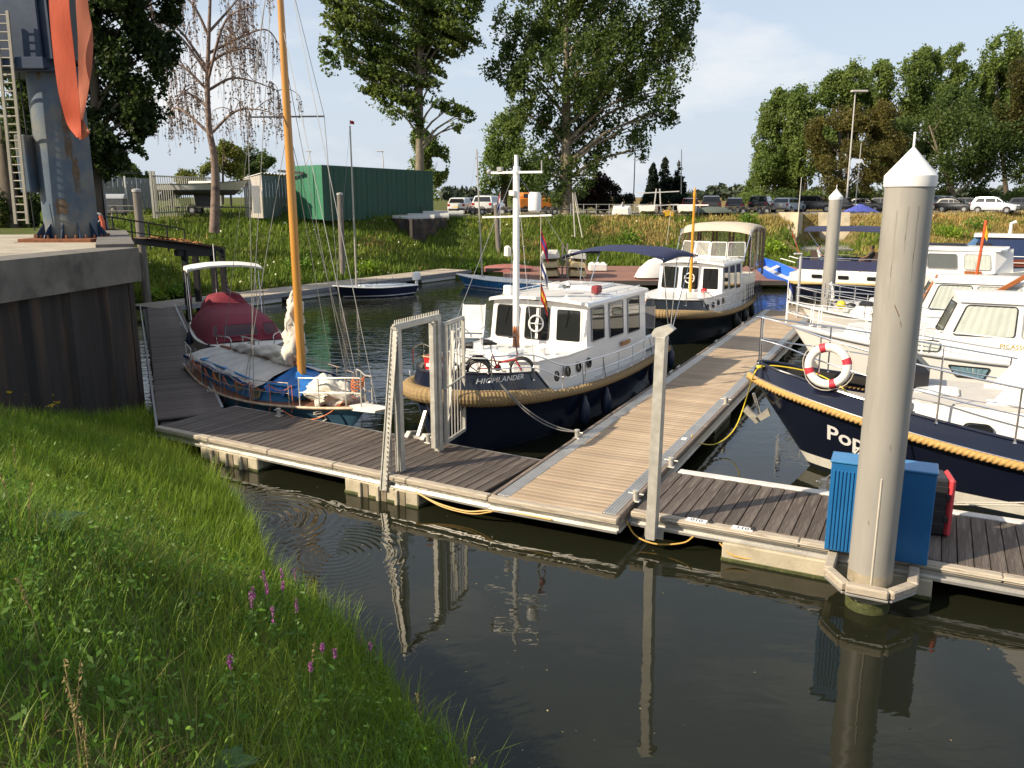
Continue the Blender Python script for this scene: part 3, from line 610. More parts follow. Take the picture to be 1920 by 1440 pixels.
sheet_wall(QC, QD2, n2, 9.3, -1.5, ZQ-.75, RUST, quay)
# crane column
CB = P(113, 452, ZQ); rC = .5*90/FOC*CB.y/_c
crane = thing('crane', 'blue rust-streaked steel dock crane column on the quay with a box head', 'crane', (CB.x, CB.y+rC, ZQ), 0)
CBLUE = mat('weathered_blue_steel', (0.055, 0.088, 0.13), .6, var=.22, scale=1.3, col2=(0.145, 0.14, 0.115), bump=.15, bscale=9, c2lo=.44, c2hi=.62)
DBLUE = mat('dark_blue_steel', (0.007, 0.024, 0.060), .55, var=.2, scale=1.5, col2=(0.025, .045, .08))
RST = mat('red_rust', (0.20, 0.075, 0.03), .85, var=.3, scale=8, col2=(.10, .045, .02))
zt = Q(100, 140, CB.y+rC).z-ZQ
b = MB(); b.lathe([(rC, .05), (rC*1.0, zt)], 48); b.build('column', CBLUE, crane)
b = MB(); b.box((0, 0, .03), (rC*2.9, rC*2.9, .09), .01); b.box((0, 0, -.06), (rC*3.1, rC*3.1, .10), .01); b.build('base_plate', RST, crane)
for i in range(12):
    a = R(30*i+10); x, y = math.cos(a), math.sin(a); M_ = Matrix.Rotation(a, 3, 'Z')
    b = MB(); b.prism([(rC*.98, .07), (rC*1.38, .07), (rC*1.36, .14), (rC*.98, .52)], .03, 0, M_); b.build('gusset', DBLUE, crane)
    for k in (-8, 8):
        a2 = a+R(k); b = MB(); b.lathe([(.035, 0), (.035, .10), (.02, .11)], 6, (rC*1.36*math.cos(a2), rC*1.36*math.sin(a2), .06)); b.build('bolt', RST, crane)
for an, z_, w_, h_ in ((-78, .95, .34, .4), (-50, 3.0, .2, 1.4), (-95, 4.6, .12, .6), (-40, 1.8, .2, .9)):      # rust blotches that have eaten through the paint, proud by 2 mm
    g = []
    for i in range(7):
        row = []
        for j in range(7):
            u = (j/6-.5); v = (i/6-.5); k = 1-.5*abs(v)**1.2; a = R(an)+u*w_/rC*k*(1+.2*math.sin(i*2.1)); row.append((rC*1.003*math.cos(a), rC*1.003*math.sin(a), z_+v*h_*(1+.15*math.sin(j*1.7))))
        g.append(row)
    b = MB(); b.sheet(g, (0, 0, 0)); b.build('rust_patch', mat('rust_blotch', (.10, .070, .045), .85, var=.4, scale=9, col2=(.08, .10, .11)), crane)
# hatch box on the left of the column
b = MB(); b.box((-rC*1.06, -.42, 2.1), (.30, .75, 1.55), .03); b.build('hatch', CBLUE, crane)
b = MB(); b.tube(smooth_path([(-rC*.96, -.52, 2.9), (-rC*.99, -.5, 4.2), (-rC*.94, -.55, 4.8), (-rC*.97, -.5, 5.6)]), .018, 6); b.tube(smooth_path([(-rC*.8, -.9, .3), (-rC*.85, -.85, 1.3)]), .015, 6); b.build('cable', RUBBER, crane)
# head
hz0 = zt
b = MB(); b.box((-.75, -.1, hz0+.16), (rC*3.0, rC*2.7, .30), .02); b.box((-.45, -.1, hz0+.02), (rC*2.6, rC*2.3, .10), .02); b.build('slew_platform', DBLUE, crane)
b = MB(); b.box((-rC*.7, -rC*.2, hz0+2.7), (rC*1.9, rC*2.0, 4.8), .03); b.build('machine_house', DBLUE, crane)
b = MB(); b.box((rC*.55, -rC*.75, hz0+2.7), (.06, .5, 4.8)); b.box((rC*.30, -rC*.98, hz0+2.7), (.55, .05, 4.8)); b.box((rC*.05, -rC*.8, hz0+2.7), (.06, .35, 4.8)); b.build('channel_leg', DBLUE, crane)
b = MB(); b.box((rC*.75, -.2, hz0+2.7), (.6, 1.0, 4.8), .02); b.build('mast_leg', mat('dark_grey_steel', (.05, .06, .065), .6, var=.2), crane)
# orange slings hanging from above
def sling(parent, path, Y, nm, m, ph=0.0):
    """path: (x, y, width) along the hanging strap"""
    k = Y/(_c*FOC); pts = smooth_path([Vector((x, y, w)) for x, y, w in path], 8); g = []
    for i, p in enumerate(pts):
        c = Q(p.x, p.y, Y+.03*math.sin(i*.3+ph)); g.append([c+Vector((s_*p.z*k, .015*math.sin(s_*2.5+i*.2+ph), 0)) for s_ in (-.5, -.3, -.1, .1, .3, .5)])
    b = MB(); b.sheet(g, (0, -.02, 0)); return b.build(nm, m, parent, smooth=70)
slg = thing('lifting_sling', 'faded orange webbing sling hanging in a loop from the crane head', 'sling', (0, 0, 0)); Ys_ = CB.y+rC-rC*1.9
ORG = mat('orange_webbing', (0.50, 0.080, 0.030), .75, var=.15, scale=2, stretch=(1, 1, .4), trans=.12, bump=.3, bscale=14); ORG2 = mat('faded_orange_webbing', (0.52, 0.17, 0.10), .75, var=.2, scale=2, stretch=(1, 1, .4), trans=.25, bump=.3, bscale=14)
sling(slg, [(106, -260, 34), (108, -120, 34), (111, 0, 35), (118, 80, 36), (127, 160, 34), (134, 205, 30), (140, 235, 24), (149, 258, 8)], Ys_, 'strap', ORG)
sling(slg, [(150, -260, 24), (152, -120, 22), (154, 0, 20), (160, 60, 25), (160, 120, 24), (157, 170, 18), (152, 225, 7)], Ys_+.35, 'strap', ORG2, 2.0)
sling(slg, [(152, 225, 6), (157, 240, 14), (160, 250, 16), (153, 262, 6)], Ys_+.1, 'stitched_end', ORG2, 1.0)
# crane ladder
ld = thing('ladder', 'pale aluminium ladder hanging beside the crane column', 'ladder', (0, 0, 0)); Yl = CB.y-.4
l0, l1 = Q(2, 20, Yl), Q(41, 420, Yl); wv = Vector((.27, 0, 0)); LAD = mat('ladder_alu', (.26, .245, .205), .6, .2)
for s_ in (-.5, .5): b = MB(); b.bar(l0+wv*s_*1.2, l1+wv*s_*1.2, .05, .08, .004); b.build('rail', LAD, ld)
for i in range(26): c = l0.lerp(l1, (i+.5)/26); b = MB(); b.tube([c-wv*.6, c+wv*.6], .02, 6); b.build('rung', LAD, ld)
for i in (7, 12):
    c = l0.lerp(l1, (i+.5)/26); b = MB(); b.bar(c, c+Vector((-1.2, .2, .0)), .05, .05); b.build('bracket', LAD, ld)
# ------------------------------------------------------------------ boat kit (local x to the bow, y to port, z up from the waterline)
NAVY = mat('navy_hull', (0.009, 0.013, 0.028), 0.22, var=0.12, scale=1.5, coat=0.3)
BLACKH = mat('black_hull', (0.010, 0.014, 0.018), 0.28, var=0.15, scale=1.5, coat=0.2)
GEL = mat('white_gelcoat', (0.80, 0.78, 0.745), 0.28, var=0.035, scale=1.6, coat=0.25)
CREAMP = mat('cream_paint', (0.76, 0.73, 0.65), 0.35, var=0.04, scale=1.6)
DECKG = mat('grey_deck_paint', (0.46, 0.435, 0.40), 0.75, var=0.08, scale=5, bump=.1, bscale=90)
MANILA = mat('manila_rope', (0.46, 0.285, 0.095), 0.85, var=0.2, scale=24, bump=0.5, bscale=80)
MANILA_D = mat('weathered_manila', (0.27, 0.185, 0.085), 0.85, var=0.2, scale=24, bump=0.5, bscale=80)
VARN = mat('varnished_wood', (0.30, 0.10, 0.030), 0.3, var=0.2, scale=3, stretch=(1, 8, 8), coat=0.4)
BROWNW = mat('brown_wood', (0.16, 0.075, 0.035), 0.5, var=0.25, scale=4, stretch=(1, 8, 8))
PANE = glass('window_pane', alpha=0.62, dark=(0.012, 0.013, 0.014))
CPANE = glass('curtained_pane', alpha=0.16, dark=(0.10, 0.11, 0.11))
PANE_D = glass('dark_window_pane', alpha=0.9, dark=(0.010, 0.011, 0.012))
CLEARV = glass('clear_vinyl', tint=(0.95, 0.95, 0.93), alpha=0.28, dark=(0.45, 0.44, 0.42), rough=.15)
CURT = mat('net_curtain', (0.74, 0.71, 0.64), 0.9, var=0.10, scale=3)
CURT_B = mat('blue_curtain', (0.22, 0.36, 0.44), 0.9, var=0.12, scale=3)
BLACK = mat('black_trim', (0.014, 0.014, 0.015), 0.5, var=.1)
GREYT = mat('grey_trim', (0.30, 0.30, 0.30), 0.5, var=.1)
NAVYC = mat('navy_canvas', (0.020, 0.026, 0.075), 0.8, var=0.10, scale=3, bump=.15, bscale=10)
BEIGE = mat('beige_canvas', (0.56, 0.49, 0.39), 0.85, var=0.06, scale=3, bump=.15, bscale=8, trans=.15)
BROWNC = mat('brown_canvas', (0.20, 0.125, 0.075), 0.85, var=0.10, scale=3, bump=.15, bscale=8, trans=.15)
WINE = mat('wine_canvas', (0.19, 0.018, 0.035), 0.8, var=0.12, scale=2, bump=.2, bscale=6)
WCANV = mat('white_canvas', (0.72, 0.70, 0.66), 0.8, var=0.06, scale=3, bump=.2, bscale=8, trans=.1)
RED = mat('red_paint', (0.50, 0.02, 0.025), 0.4, var=.05)
INT = mat('cabin_inside', (0.20, 0.12, 0.07), 0.7, var=.3, scale=3)

class Hull:
    def __init__(s, L, B, zb, zm, zs, rake=.5, stern=.75, p=2.6, q=.62, draft=.45, wl=.90, bwl=.45, srake=.0, zmp=.4, se=2.0):
        s.__dict__.update(locals())
    def sheer(s, u):
        m = s.zmp
        return s.zm+(s.zb-s.zm)*((u-m)/(1-m))**s.se if u > m else s.zm+(s.zs-s.zm)*((m-u)/m)**2
    def bd(s, u):
        k = .45
        if u < k: t = u/k; t = t*t*(3-2*t)**.5 if False else math.sin(t*math.pi/2); return s.B/2*(s.stern+(1-s.stern)*t)
        t = (u-k)/(1-k); return s.B/2*max(0.0, 1-t**s.p)**s.q
    def x(s, u, z):
        zz = min(max(z, -s.draft), s.zb)
        xb = s.L/2-s.rake*max(0, 1-zz/s.zb)**1.0; xs = -s.L/2+s.srake*(1-zz/s.zs if zz < s.zs else 0)
        return xs+(xb-xs)*u
    def pt(s, u, z, side=1, out=0.0):
        sh = s.sheer(u); w = s.wl+(s.bwl-s.wl)*max(0, (u-.35)/.65)**1.6
        if z >= 0: k = w+(1-w)*min(1.15, z/sh)**.9
        else: k = w*math.sqrt(max(0, 1-(z/s.draft)**2*.98))
        return Vector((s.x(u, z), side*(s.bd(u)*k+out), z))
    def u_at(s, x, z=.8):
        lo, hi = 0, 1
        for _ in range(30):
            m = (lo+hi)/2
            if s.x(m, z) < x: lo = m
            else: hi = m
        return lo
    def us(s, n=34): return [1-(1-i/n)**1.6 for i in range(n+1)]
    def shell(s, parent, mats, boot=.10, stripe=.0, n=34, name='hull', band=0):
        """mats: topside, boot stripe, bottom"""
        b = MB(); U = s.us(n)
        for side in (1, -1):
            rows = []
            for u in U:
                sh = s.sheer(u); zt = [boot+(sh-boot)*f for f in (1, .93, .8, .62, .42, .2, 0)]+[boot-max(stripe, .001), -.12, -.3, -s.draft]
                rows.append([s.pt(u, z, side) for z in zt])
            m = len(rows[0]); vs = [p for r in rows for p in r]; fs = []; o = len(b.v); b.v += [tuple(v) for v in vs]
            for i in range(n):
                for k in range(m-1):
                    b.f.append((o+i*m+k, o+i*m+k+1, o+(i+1)*m+k+1, o+(i+1)*m+k)); b.m.append((3 if k < band else 0) if k < 6 else 1 if k == 6 else 2)
            if side == 1: st = [o+k for k in range(m)]
            else: b.f.append(tuple(st+[o+k for k in range(m-1, -1, -1)])); b.m.append(0)
        me = bpy.data.meshes.new(name); bm = bmesh.new(); vv = [bm.verts.new(v) for v in b.v]
        for f, mi in zip(b.f, b.m):
            try: bm.faces.new([vv[i] for i in f]).material_index = mi
            except ValueError: pass
        bmesh.ops.remove_doubles(bm, verts=bm.verts, dist=.0005); bmesh.ops.recalc_face_normals(bm, faces=bm.faces)
        bm.to_mesh(me); bm.free()
        for q in mats: me.materials.append(q)
        me.polygons.foreach_set('use_smooth', [True]*len(me.polygons)); me.set_sharp_from_angle(angle=R(40))
        return link(name, me, parent)
    def deck(s, parent, m, drop=.05, u0=0.0, u1=.995, inset=.03, z=None, name='deck', n=24):
        b = MB(); g = []
        for i in range(n+1):
            u = u0+(u1-u0)*i/n; zz = (z if z is not None else s.sheer(u))-drop; y = max(.0, s.pt(u, min(zz, s.sheer(u)), 1).y-inset)
            g.append([Vector((s.x(u, zz), y*k, zz+.03*(1-k*k))) for k in (-1, -.5, 0, .5, 1)])
        b.sheet(g, (0, 0, -.03)); return b.build(name, m, parent)
    def line(s, dz, side, u0=0.0, u1=1.0, n=40, out=0.0):
        return [s.pt(lerp(u0, u1, 1-(1-i/n)**1.6), s.sheer(lerp(u0, u1, 1-(1-i/n)**1.6))+dz, side, out) for i in range(n+1)]
    def around(s, dz, u0=0.0, out=0.0, n=40):
        a = s.line(dz, 1, u0, 1.0, n, out); c = s.line(dz, -1, u0, 1.0, n, out)
        tip = Vector((s.x(1, s.sheer(1)+dz)+out, 0, s.sheer(1)+dz))
        return a[:-1]+[tip]+c[:-1][::-1]
    def text(s, txt, parent, xc, zc, size, side, m, out=.012, shear=0.0, bold=0.0, slope=0.0, name='lettering'):
        v, f = text2d(txt, size, shear, bold); vs = []
        for a, c in v:                       # letters read left to right seen from outside
            x = xc+(-a if side > 0 else a); z = zc+c+slope*(x-xc); u = s.u_at(x, z); vs.append(s.pt(u, z, side, out))
        b = MB(); b.add(vs, f); return b.build(name, m, parent, smooth=0)
def rope_along(path, r, parent, m, name='rope_fender', lay=21.0, n=15, depth=.42, step=.022):
    """thick laid rope: three strands twisting along the path"""
    pts = [Vector(p) for p in path]; d = [0]
    for a, c in zip(pts, pts[1:]): d.append(d[-1]+(c-a).length)
    N = max(8, int(d[-1]/step)); q = []; j = 0
    for i in range(N+1):
        t = d[-1]*i/N
        while j < len(d)-2 and d[j+1] < t: j += 1
        q.append(pts[j].lerp(pts[j+1], (t-d[j])/max(1e-6, d[j+1]-d[j])))
    rings = []; prev = None
    for i, p in enumerate(q):
        t = (q[min(i+1, N)]-q[max(i-1, 0)]).normalized(); u = Vector((0, 0, 1)); u = (u-t*u.dot(t)).normalized(); w = t.cross(u); ph = d[-1]*i/N*lay; ring = []
        for k in range(n):
            a = 2*math.pi*k/n; rr = r*(1-depth+depth*abs(math.cos(1.5*(a+ph)))); ring.append(p+(u*math.cos(a)+w*math.sin(a))*rr)
        rings.append(ring)
    b = MB(); b.loft(rings); return b.build(name, m, parent, smooth=60)
def rrect(w, h, r, k=4):
    r = min(r, w/2-.001, h/2-.001); o = []
    for cx, cy, a0 in ((w/2-r, h/2-r, 0), (-w/2+r, h/2-r, 90), (-w/2+r, -h/2+r, 180), (w/2-r, -h/2+r, 270)):
        for i in range(k+1): a = R(a0+90*i/k); o.append((cx+r*math.cos(a), cy+r*math.sin(a)))
    return o
def window(parent, bl, br, tr, tl, fm, pm, fw=.04, r=.07, curtain=None, out=None, name='window'):
    bl, br, tr, tl = map(Vector, (bl, br, tr, tl)); c = (bl+br+tr+tl)/4; n = (br-bl).cross(tl-bl).normalized()
    if out is not None and n.dot(Vector(out)) < 0: n = -n
    w = ((br-bl).length+(tr-tl).length)/2; h = ((tl-bl).length+(tr-br).length)/2
    def mp(a, d, o): s_, t_ = a/w+.5, d/h+.5; return bl.lerp(br, s_).lerp(tl.lerp(tr, s_), t_)+n*o
    O = rrect(w, h, r); I = rrect(w-2*fw, h-2*fw, max(.01, r-fw)); K = len(O)
    b = MB(); b.add([mp(*p, 0) for p in O]+[mp(*p, .022) for p in O]+[mp(*p, .022) for p in I]+[mp(*p, .004) for p in I],
                    [(i+a*K, (i+1) % K+a*K, (i+1) % K+(a+1)*K, i+(a+1)*K) for a in range(3) for i in range(K)])
    o = b.build(name, fm, parent, smooth=30)
    if curtain and pm is PANE: pm = CPANE
    if curtain:
        g = []; nx = 28
        for j in range(3):
            g.append([mp((i/nx-.5)*(w-2*fw), (j/2-.5)*(h-2*fw), .006+.006*math.sin(i*1.5+.3*j)) for i in range(nx+1)])
        b = MB(); b.sheet(g, (0, 0, 0)); b.build('curtain', curtain, o)
    b = MB(); b.add([mp(*p, .014) for p in I], [tuple(range(K))]); b.build('pane', pm, o, smooth=0)
    return o
def porthole(parent, c, n, r, fm, pm, name='porthole'):
    n = Vector(n).normalized(); M_ = n.to_track_quat('Z', 'Y').to_matrix(); b = MB()
    b.lathe([(r, 0), (r, .02), (r*.78, .03), (r*.78, .006)], 20, c, 0, M_); o = b.build(name, fm, parent)
    b = MB(); b.lathe([(r*.77, .004), (r*.77, .014), (.001, .018)], 20, c, 0, M_); b.build('pane', pm, o); return o
def house(parent, base, top, z0, z1, m, name='deckhouse', crown=0.0):
    """base, top: plan outlines (x, y) of the same length"""
    b = MB(); n = len(base)
    A = [Vector((x, y, z0)) for x, y in base]; T = [Vector((x, y, z1)) for x, y in top]
    b.add(A+T, [(i, (i+1) % n, n+(i+1) % n, n+i) for i in range(n)]+[tuple(range(n, 2*n)), tuple(range(n-1, -1, -1))]); return b.build(name, m, parent, smooth=25)
def roofp(parent, x0, x1, y, z, m, th=.07, ov=.08, crown=.10, name='roof', front=.12, yf=None):
    yf = yf or y; g = []
    for i in range(9):
        t = i/8; x = lerp(x0-ov, x1+ov, t); yy = lerp(y, yf, t)+ov
        g.append([Vector((x+(front*(1-k*k) if i == 8 else 0), yy*k, z+crown*(1-k*k)-(.03 if abs(k) > .97 else 0))) for k in (-1, -.97, -.6, -.2, .2, .6, .97, 1)])
    b = MB(); b.sheet(g, (0, 0, -th)); return b.build(name, m, parent, smooth=50)
def railing(parent, pts, h, posts, m=STEEL, rails=(1.0, .5), r=.016, name='railing'):
    """pts along the deck edge; posts = indexes with a stanchion"""
    b = MB(); pts = [Vector(p) for p in pts]
    for f in rails: b.tube(smooth_path([p+Vector((0, 0, h*f)) for p in pts], 4), r if f == 1 else r*.75, 6)
    o = b.build(name, m, parent)
    for i in posts:
        c = MB(); p = pts[i]; c.tube([p, p+Vector((0, 0, h))], r*.95, 6); c.lathe([(r*2, 0), (r*1.6, .03)], 8, p); c.build('stanchion', m, o)
    return o
def bimini(parent, x0, x1, y, z, h, m, sag_=.05, crown=.22, name='canopy', frame=True, feet=None, zf=None, th=.018):
    g = []; nx = 12
    for i in range(nx+1):
        t = i/nx; x = lerp(x0, x1, t); e = math.sin(math.pi*t); zz = z-.10*(2*t-1)**2*crown/.22+sag_*(-abs(math.sin(2*math.pi*t)))*.4
        g.append([Vector((x, y*k, zz+crown*(1-abs(k)**2.6)-(.08 if abs(k) > .99 else 0))) for k in (-1, -.985, -.8, -.4, 0, .4, .8, .985, 1)])
    b = MB(); b.sheet(g, (0, 0, -th)); o = b.build(name, m, parent, smooth=60)
    if frame:
        zf = zf if zf is not None else z-h
        for xa, xb in (feet or ((x0+.06, lerp(x0, x1, .4)), (x1-.06, lerp(x0, x1, .55)))):
            for s_ in (-1, 1):
                q = MB(); q.tube([(xb, y*.97*s_, zf), (xa, y*.97*s_, z-.06)], .016, 6); q.build('frame_tube', STEEL, o)
    return o
def fender(loc, label, group, r=.13, L=.62, m=None, top=None, base=None):
    t = thing('fender', label, 'fender', loc, 0, group); m = m or mat('navy_fender', (0.016, 0.026, 0.055), .45, var=.1)
    b = MB(); b.lathe([(.02, -L/2), (r*.55, -L/2+.03), (r*.92, -L/2+.12), (r, 0), (r*.92, L/2-.14), (r*.5, L/2-.02), (.05, L/2+.05), (.03, L/2+.1)], 16); b.build('body', m, t)
    if top: b = MB(); v = Vector(top)-Vector(loc); b.tube([Vector((0, 0, L/2+.08)), v], .009, 5); b.build('lanyard', ROPE_D, t)
    return t
def flag(loc, label, bands, w=.5, h=.34, pole=None, tilt=0.0, vert=False, droop=.5, rz=0.0, group=None, emblem=None, poleM=None, pr=.014):
    """bands: list of materials top to bottom; the cloth hangs in folds"""
    t = thing('flag', label, 'flag', loc, rz, group); pole = pole or 1.0; tv = Vector((math.sin(tilt), 0, math.cos(tilt)))
    if pole > 0: b = MB(); b.tube([Vector((0, 0, 0)), tv*pole], pr, 6); b.build('pole', poleM or WHITE, t)
    top = tv*abs(pole); nb = len(bands)
    for i, m in enumerate(bands):
        g = []
        for j in range(9):
            u = j/8; row = []
            for k in (0, .5, 1):
                v = (i+k)/nb; row.append(top-tv*(h*v+.02)+Vector((w*u*(1-droop*.55), .05*math.sin(u*7+v*2)*(u+.15), -w*u*droop*(1-.25*v))))
            g.append(row)
        b = MB(); b.sheet(g, (0, .004, 0)); b.build('cloth', m, t, smooth=80)
    return t
FR, FW, FB, FY, FK = [mat('flag_'+n, c, .8, var=.08, trans=.25) for n, c in (('red', (.48, .02, .03)), ('white', (.72, .70, .68)), ('blue', (.03, .05, .24)), ('yellow', (.72, .46, .03)), ('black', (.02, .02, .02)))]
def steering_wheel_disc(parent, c, n, r):     # round clear-view screen in a front window
    M_ = Vector(n).normalized().to_track_quat('Z', 'Y').to_matrix(); b = MB(); c = Vector(c)
    b.tube([c+M_ @ Vector((r*math.cos(a), r*math.sin(a), .03)) for a in [2*math.pi*i/24 for i in range(24)]], .022, 6, True)
    b.bar(c+M_ @ Vector((-r, 0, .03)), c+M_ @ Vector((r, 0, .03)), .018, .018); b.bar(c+M_ @ Vector((0, -r*.4, .03)), c+M_ @ Vector((0, r*.4, .03)), .018, .018); b.ball(c+M_ @ Vector((0, 0, .04)), .035, 8, 5)
    return b.build('clear_view_screen', WHITE, parent)
def at_dock(lx, ly): a = aW; o = Vector(walk.location); return Vector((o.x+lx*math.cos(a)-ly*math.sin(a), o.y+lx*math.sin(a)+ly*math.cos(a), 0))
def in_world(root, v): return Matrix.Translation(root.location) @ Matrix.Rotation(root.rotation_euler.z, 4, 'Z') @ Vector(v)
def searchlight(parent, c, rz=0):
    b = MB(); b.tube([c, Vector(c)+Vector((0, 0, .16))], .014, 6); b.build('light_post', STEEL, parent)
    b = MB(); b.lathe([(.03, -.14), (.09, -.09), (.115, 0), (.115, .02), (.10, .012), (.001, .005)], 14, Vector(c)+Vector((0, 0, .22)), 0, Matrix.Rotation(rz, 3, 'Z') @ Matrix.Rotation(R(90), 3, 'Y')); return b.build('searchlight', STEEL, parent)

# ------------------------------------------------------------------ steel cruisers moored along the walkway
def steel_cruiser(root, hu, hull_m, rope_m, hx, roofz, trunk, bul, windows_front=3):
    """hx: (aft, front) of the deckhouse; trunk: (aft, front, z); bul: x where the raised bow bulwark starts"""
    hu.shell(root, [hull_m, mat('cream_line', (.5, .46, .38), .5), hull_m], boot=.06, stripe=.0)
    hu.deck(root, DECKG, drop=.06)
    ub = hu.u_at(bul, hu.zm+.2)
    for s_ in (1, -1):                                   # raised bulwark round the bow, leaning in
        g = []
        for i in range(19):
            u = lerp(ub, .999, 1-(1-i/18)**1.5); sh = hu.sheer(u); k = min(1, i/2.0); e = .44*k+.02
            g.append([hu.pt(u, sh, s_, -.01), hu.pt(u, sh, s_, -.02)+Vector((-.02*(u > .9), -.05*s_*k, e*.5)), hu.pt(u, sh, s_, -.03)+Vector((-.05*(u > .9), -.10*s_*k, e))])
        for r_ in g:
            for v in r_:
                if v.y*s_ < .004: v.y = .004*s_
        b = MB(); b.sheet(g, (0, -.03*s_, 0)); b.build('bulwark', hull_m, root)
        b = MB(); b.tube([r_[2]+Vector((0, 0, .01)) for r_ in g], .028, 6); b.build('bulwark_cap', hull_m, root)
    rope_along(hu.around(-.06, 0.02, .07), .105, root, rope_m, lay=16.0, depth=.55)
    tip = [p for p in hu.around(-.03, .80, .075)]
    b = MB(); rr = []
    d_ = 0
    pth = smooth_path(tip[::6]+[tip[-1]], 10)
    b.tube(pth, [.165*(.80+.2*min(1, 4*min(i, len(pth)-1-i)/len(pth)))*(1+.10*(i % 2)) for i in range(len(pth))], 14); b.build('bow_fender', rope_m, root, smooth=20)
    (xa, xf), y = hx, hu.B/2-.36
    ta, tf, tz = trunk; zd = hu.zm-.08
    # trunk cabin: low house forward of the wheelhouse
    yt = y+.02
    base = [(ta, -yt), (tf-1.2, -yt), (tf-.3, -yt*.80), (tf, -yt*.45), (tf, yt*.45), (tf-.3, yt*.80), (tf-1.2, yt), (ta, yt)]
    house(root, base, [(x-.04*(x > ta+.1), v*.95) for x, v in base], zd, tz, GEL, 'trunk_cabin')
    b = MB(); b.tube([(x, v*.96, tz+.005) for x, v in base[:]], .022, 6); b.build('trunk_edge', GEL, root)
    # wheelhouse, sides leaning in a little
    base = [(xa, -y), (xf+.16, -y*.96), (xf+.22, 0), (xf+.16, y*.96), (xa, y)]; top = [(xa, -y*.93), (xf-.06, -y*.90), (xf, 0), (xf-.06, y*.90), (xa, y*.93)]
    house(root, base, top, zd, roofz-.03, GEL, 'wheelhouse')
    roofp(root, xa, xf, y*.93, roofz, GEL, yf=y*.90)
    for s_ in (1, -1):                                    # hand rail on the roof
        b = MB(); b.tube([(xa+.15, s_*y*.86, roofz+.10), (xf-.35, s_*y*.84, roofz+.10)], .013, 6)
        for k in range(5): x = lerp(xa+.2, xf-.4, k/4); b.tube([(x, s_*y*.86, roofz), (x, s_*y*.86, roofz+.10)], .010, 5)
        b.build('roof_rail', STEEL, root)
    zf = lambda z: (z-zd)/(roofz-.03-zd)
    def front(yv, z): t = zf(z); sgn = 1 if yv >= 0 else -1; k = abs(yv)/(y*.96); xb = lerp(.22, .16, k)+xf; xt = lerp(0, -.06, k)+xf; return Vector((lerp(xb, xt, t), yv*lerp(1, .93, t), z))
    def side(x, z, s_): t = zf(z); return Vector((x, s_*lerp(y*lerp(1, .97, (x-xa)/(xf-xa)), y*lerp(.93, .905, (x-xa)/(xf-xa)), t), z))
    wz0, wz1 = tz+.10, roofz-.17; ww = y*.50
    for k, yc in enumerate((-y*.62, 0, y*.62)):
        a, c = yc-ww/2, yc+ww/2
        o = window(root, front(c, wz0), front(a, wz0), front(a, wz1), front(c, wz1), GEL if k == 2 else BLACK, PANE_D, .03, .08, out=(1, 0, 0))
        if k == 1: steering_wheel_disc(root, front(yc, (wz0+wz1)/2)+Vector((.03, 0, 0)), (1, 0, .12), .2)
        if k != 1: b = MB(); p0 = front(yc, wz1-.03)+Vector((.045, 0, 0)); b.bar(p0, front(yc-.10, (wz0+wz1)/2-.05)+Vector((.045, 0, 0)), .02, .012); b.build('wiper', BLACK, root)
    L_h = xf-xa
    for s_ in (1, -1):
        for k, (f0, f1) in enumerate(((.74, .94), (.42, .66), (.12, .34))):
            x0, x1 = xa+L_h*f0, xa+L_h*f1; z0 = wz0-.06*k
            window(root, side(x0, z0, s_), side(x1, z0, s_), side(x1, wz1+.02, s_), side(x0, wz1+.02, s_), GREYT, PANE_D, .025, .05, out=(0, s_, 0))
        for k in range(4):
            xq = lerp(tf-.55, xf+.1, k/3.0); porthole(root, (xq, s_*yt*.985, (zd+tz)/2+.08), (0, s_, .12), .125, BLACK, PANE_D)
    # rails
    for s_ in (1, -1):
        u0, u1 = hu.u_at(xa-.2), .93
        pts = [hu.pt(lerp(u0, u1, i/8), hu.sheer(lerp(u0, u1, i/8)), s_, -.06)+Vector((0, 0, .30*max(0, min(1, (hu.x(lerp(u0, u1, i/8), 1)-bul)/.4)))) for i in range(9)]
        railing(root, pts, .55, range(0, 9))
    return dict(y=y, zd=zd, side=side, front=front, tz=tz)

cH = (at_dock(-2.70, 2.55)+at_dock(-2.08, 13.2))/2; dv = at_dock(-2.70, 2.55)-at_dock(-2.08, 13.2)
high = thing('motor_cruiser', 'navy blue steel cruiser with white wheelhouse and HIGHLANDER on its bow beside the walkway', 'boat', (cH.x, cH.y, 0), math.atan2(dv.y, dv.x))
hH = Hull(10.6, 3.66, 1.42, 1.0, .95, rake=.35, stern=.80, p=3.4, q=.55, draft=.5, bwl=.62, zmp=.35)
kH = steel_cruiser(high, hH, NAVY, MANILA_D, (-3.35, .55), 2.88, (.3, 3.0, 1.78), 3.0)
hH.text('HIGHLANDER', high, 4.42, 1.70, .155, 1, WHITE, shear=.25, out=.0, bold=.008)
hH.text('HIGHLANDER', high, 4.42, 1.70, .155, -1, WHITE, shear=.25, out=.0, bold=.008)
b = MB(); b.box((-1.75, kH['y']*.995+.012, 1.58), (.62, .03, .13), .012); b.build('name_board', VARN, high)
flat_text('HIGHLANDER', .085, (-1.75, kH['y']*.995+.030, 1.58), (-1, 0, 0), (0, 0, 1)).build('lettering', mat('gold_leaf', (.55, .36, .08), .4, .6), high, smooth=0)
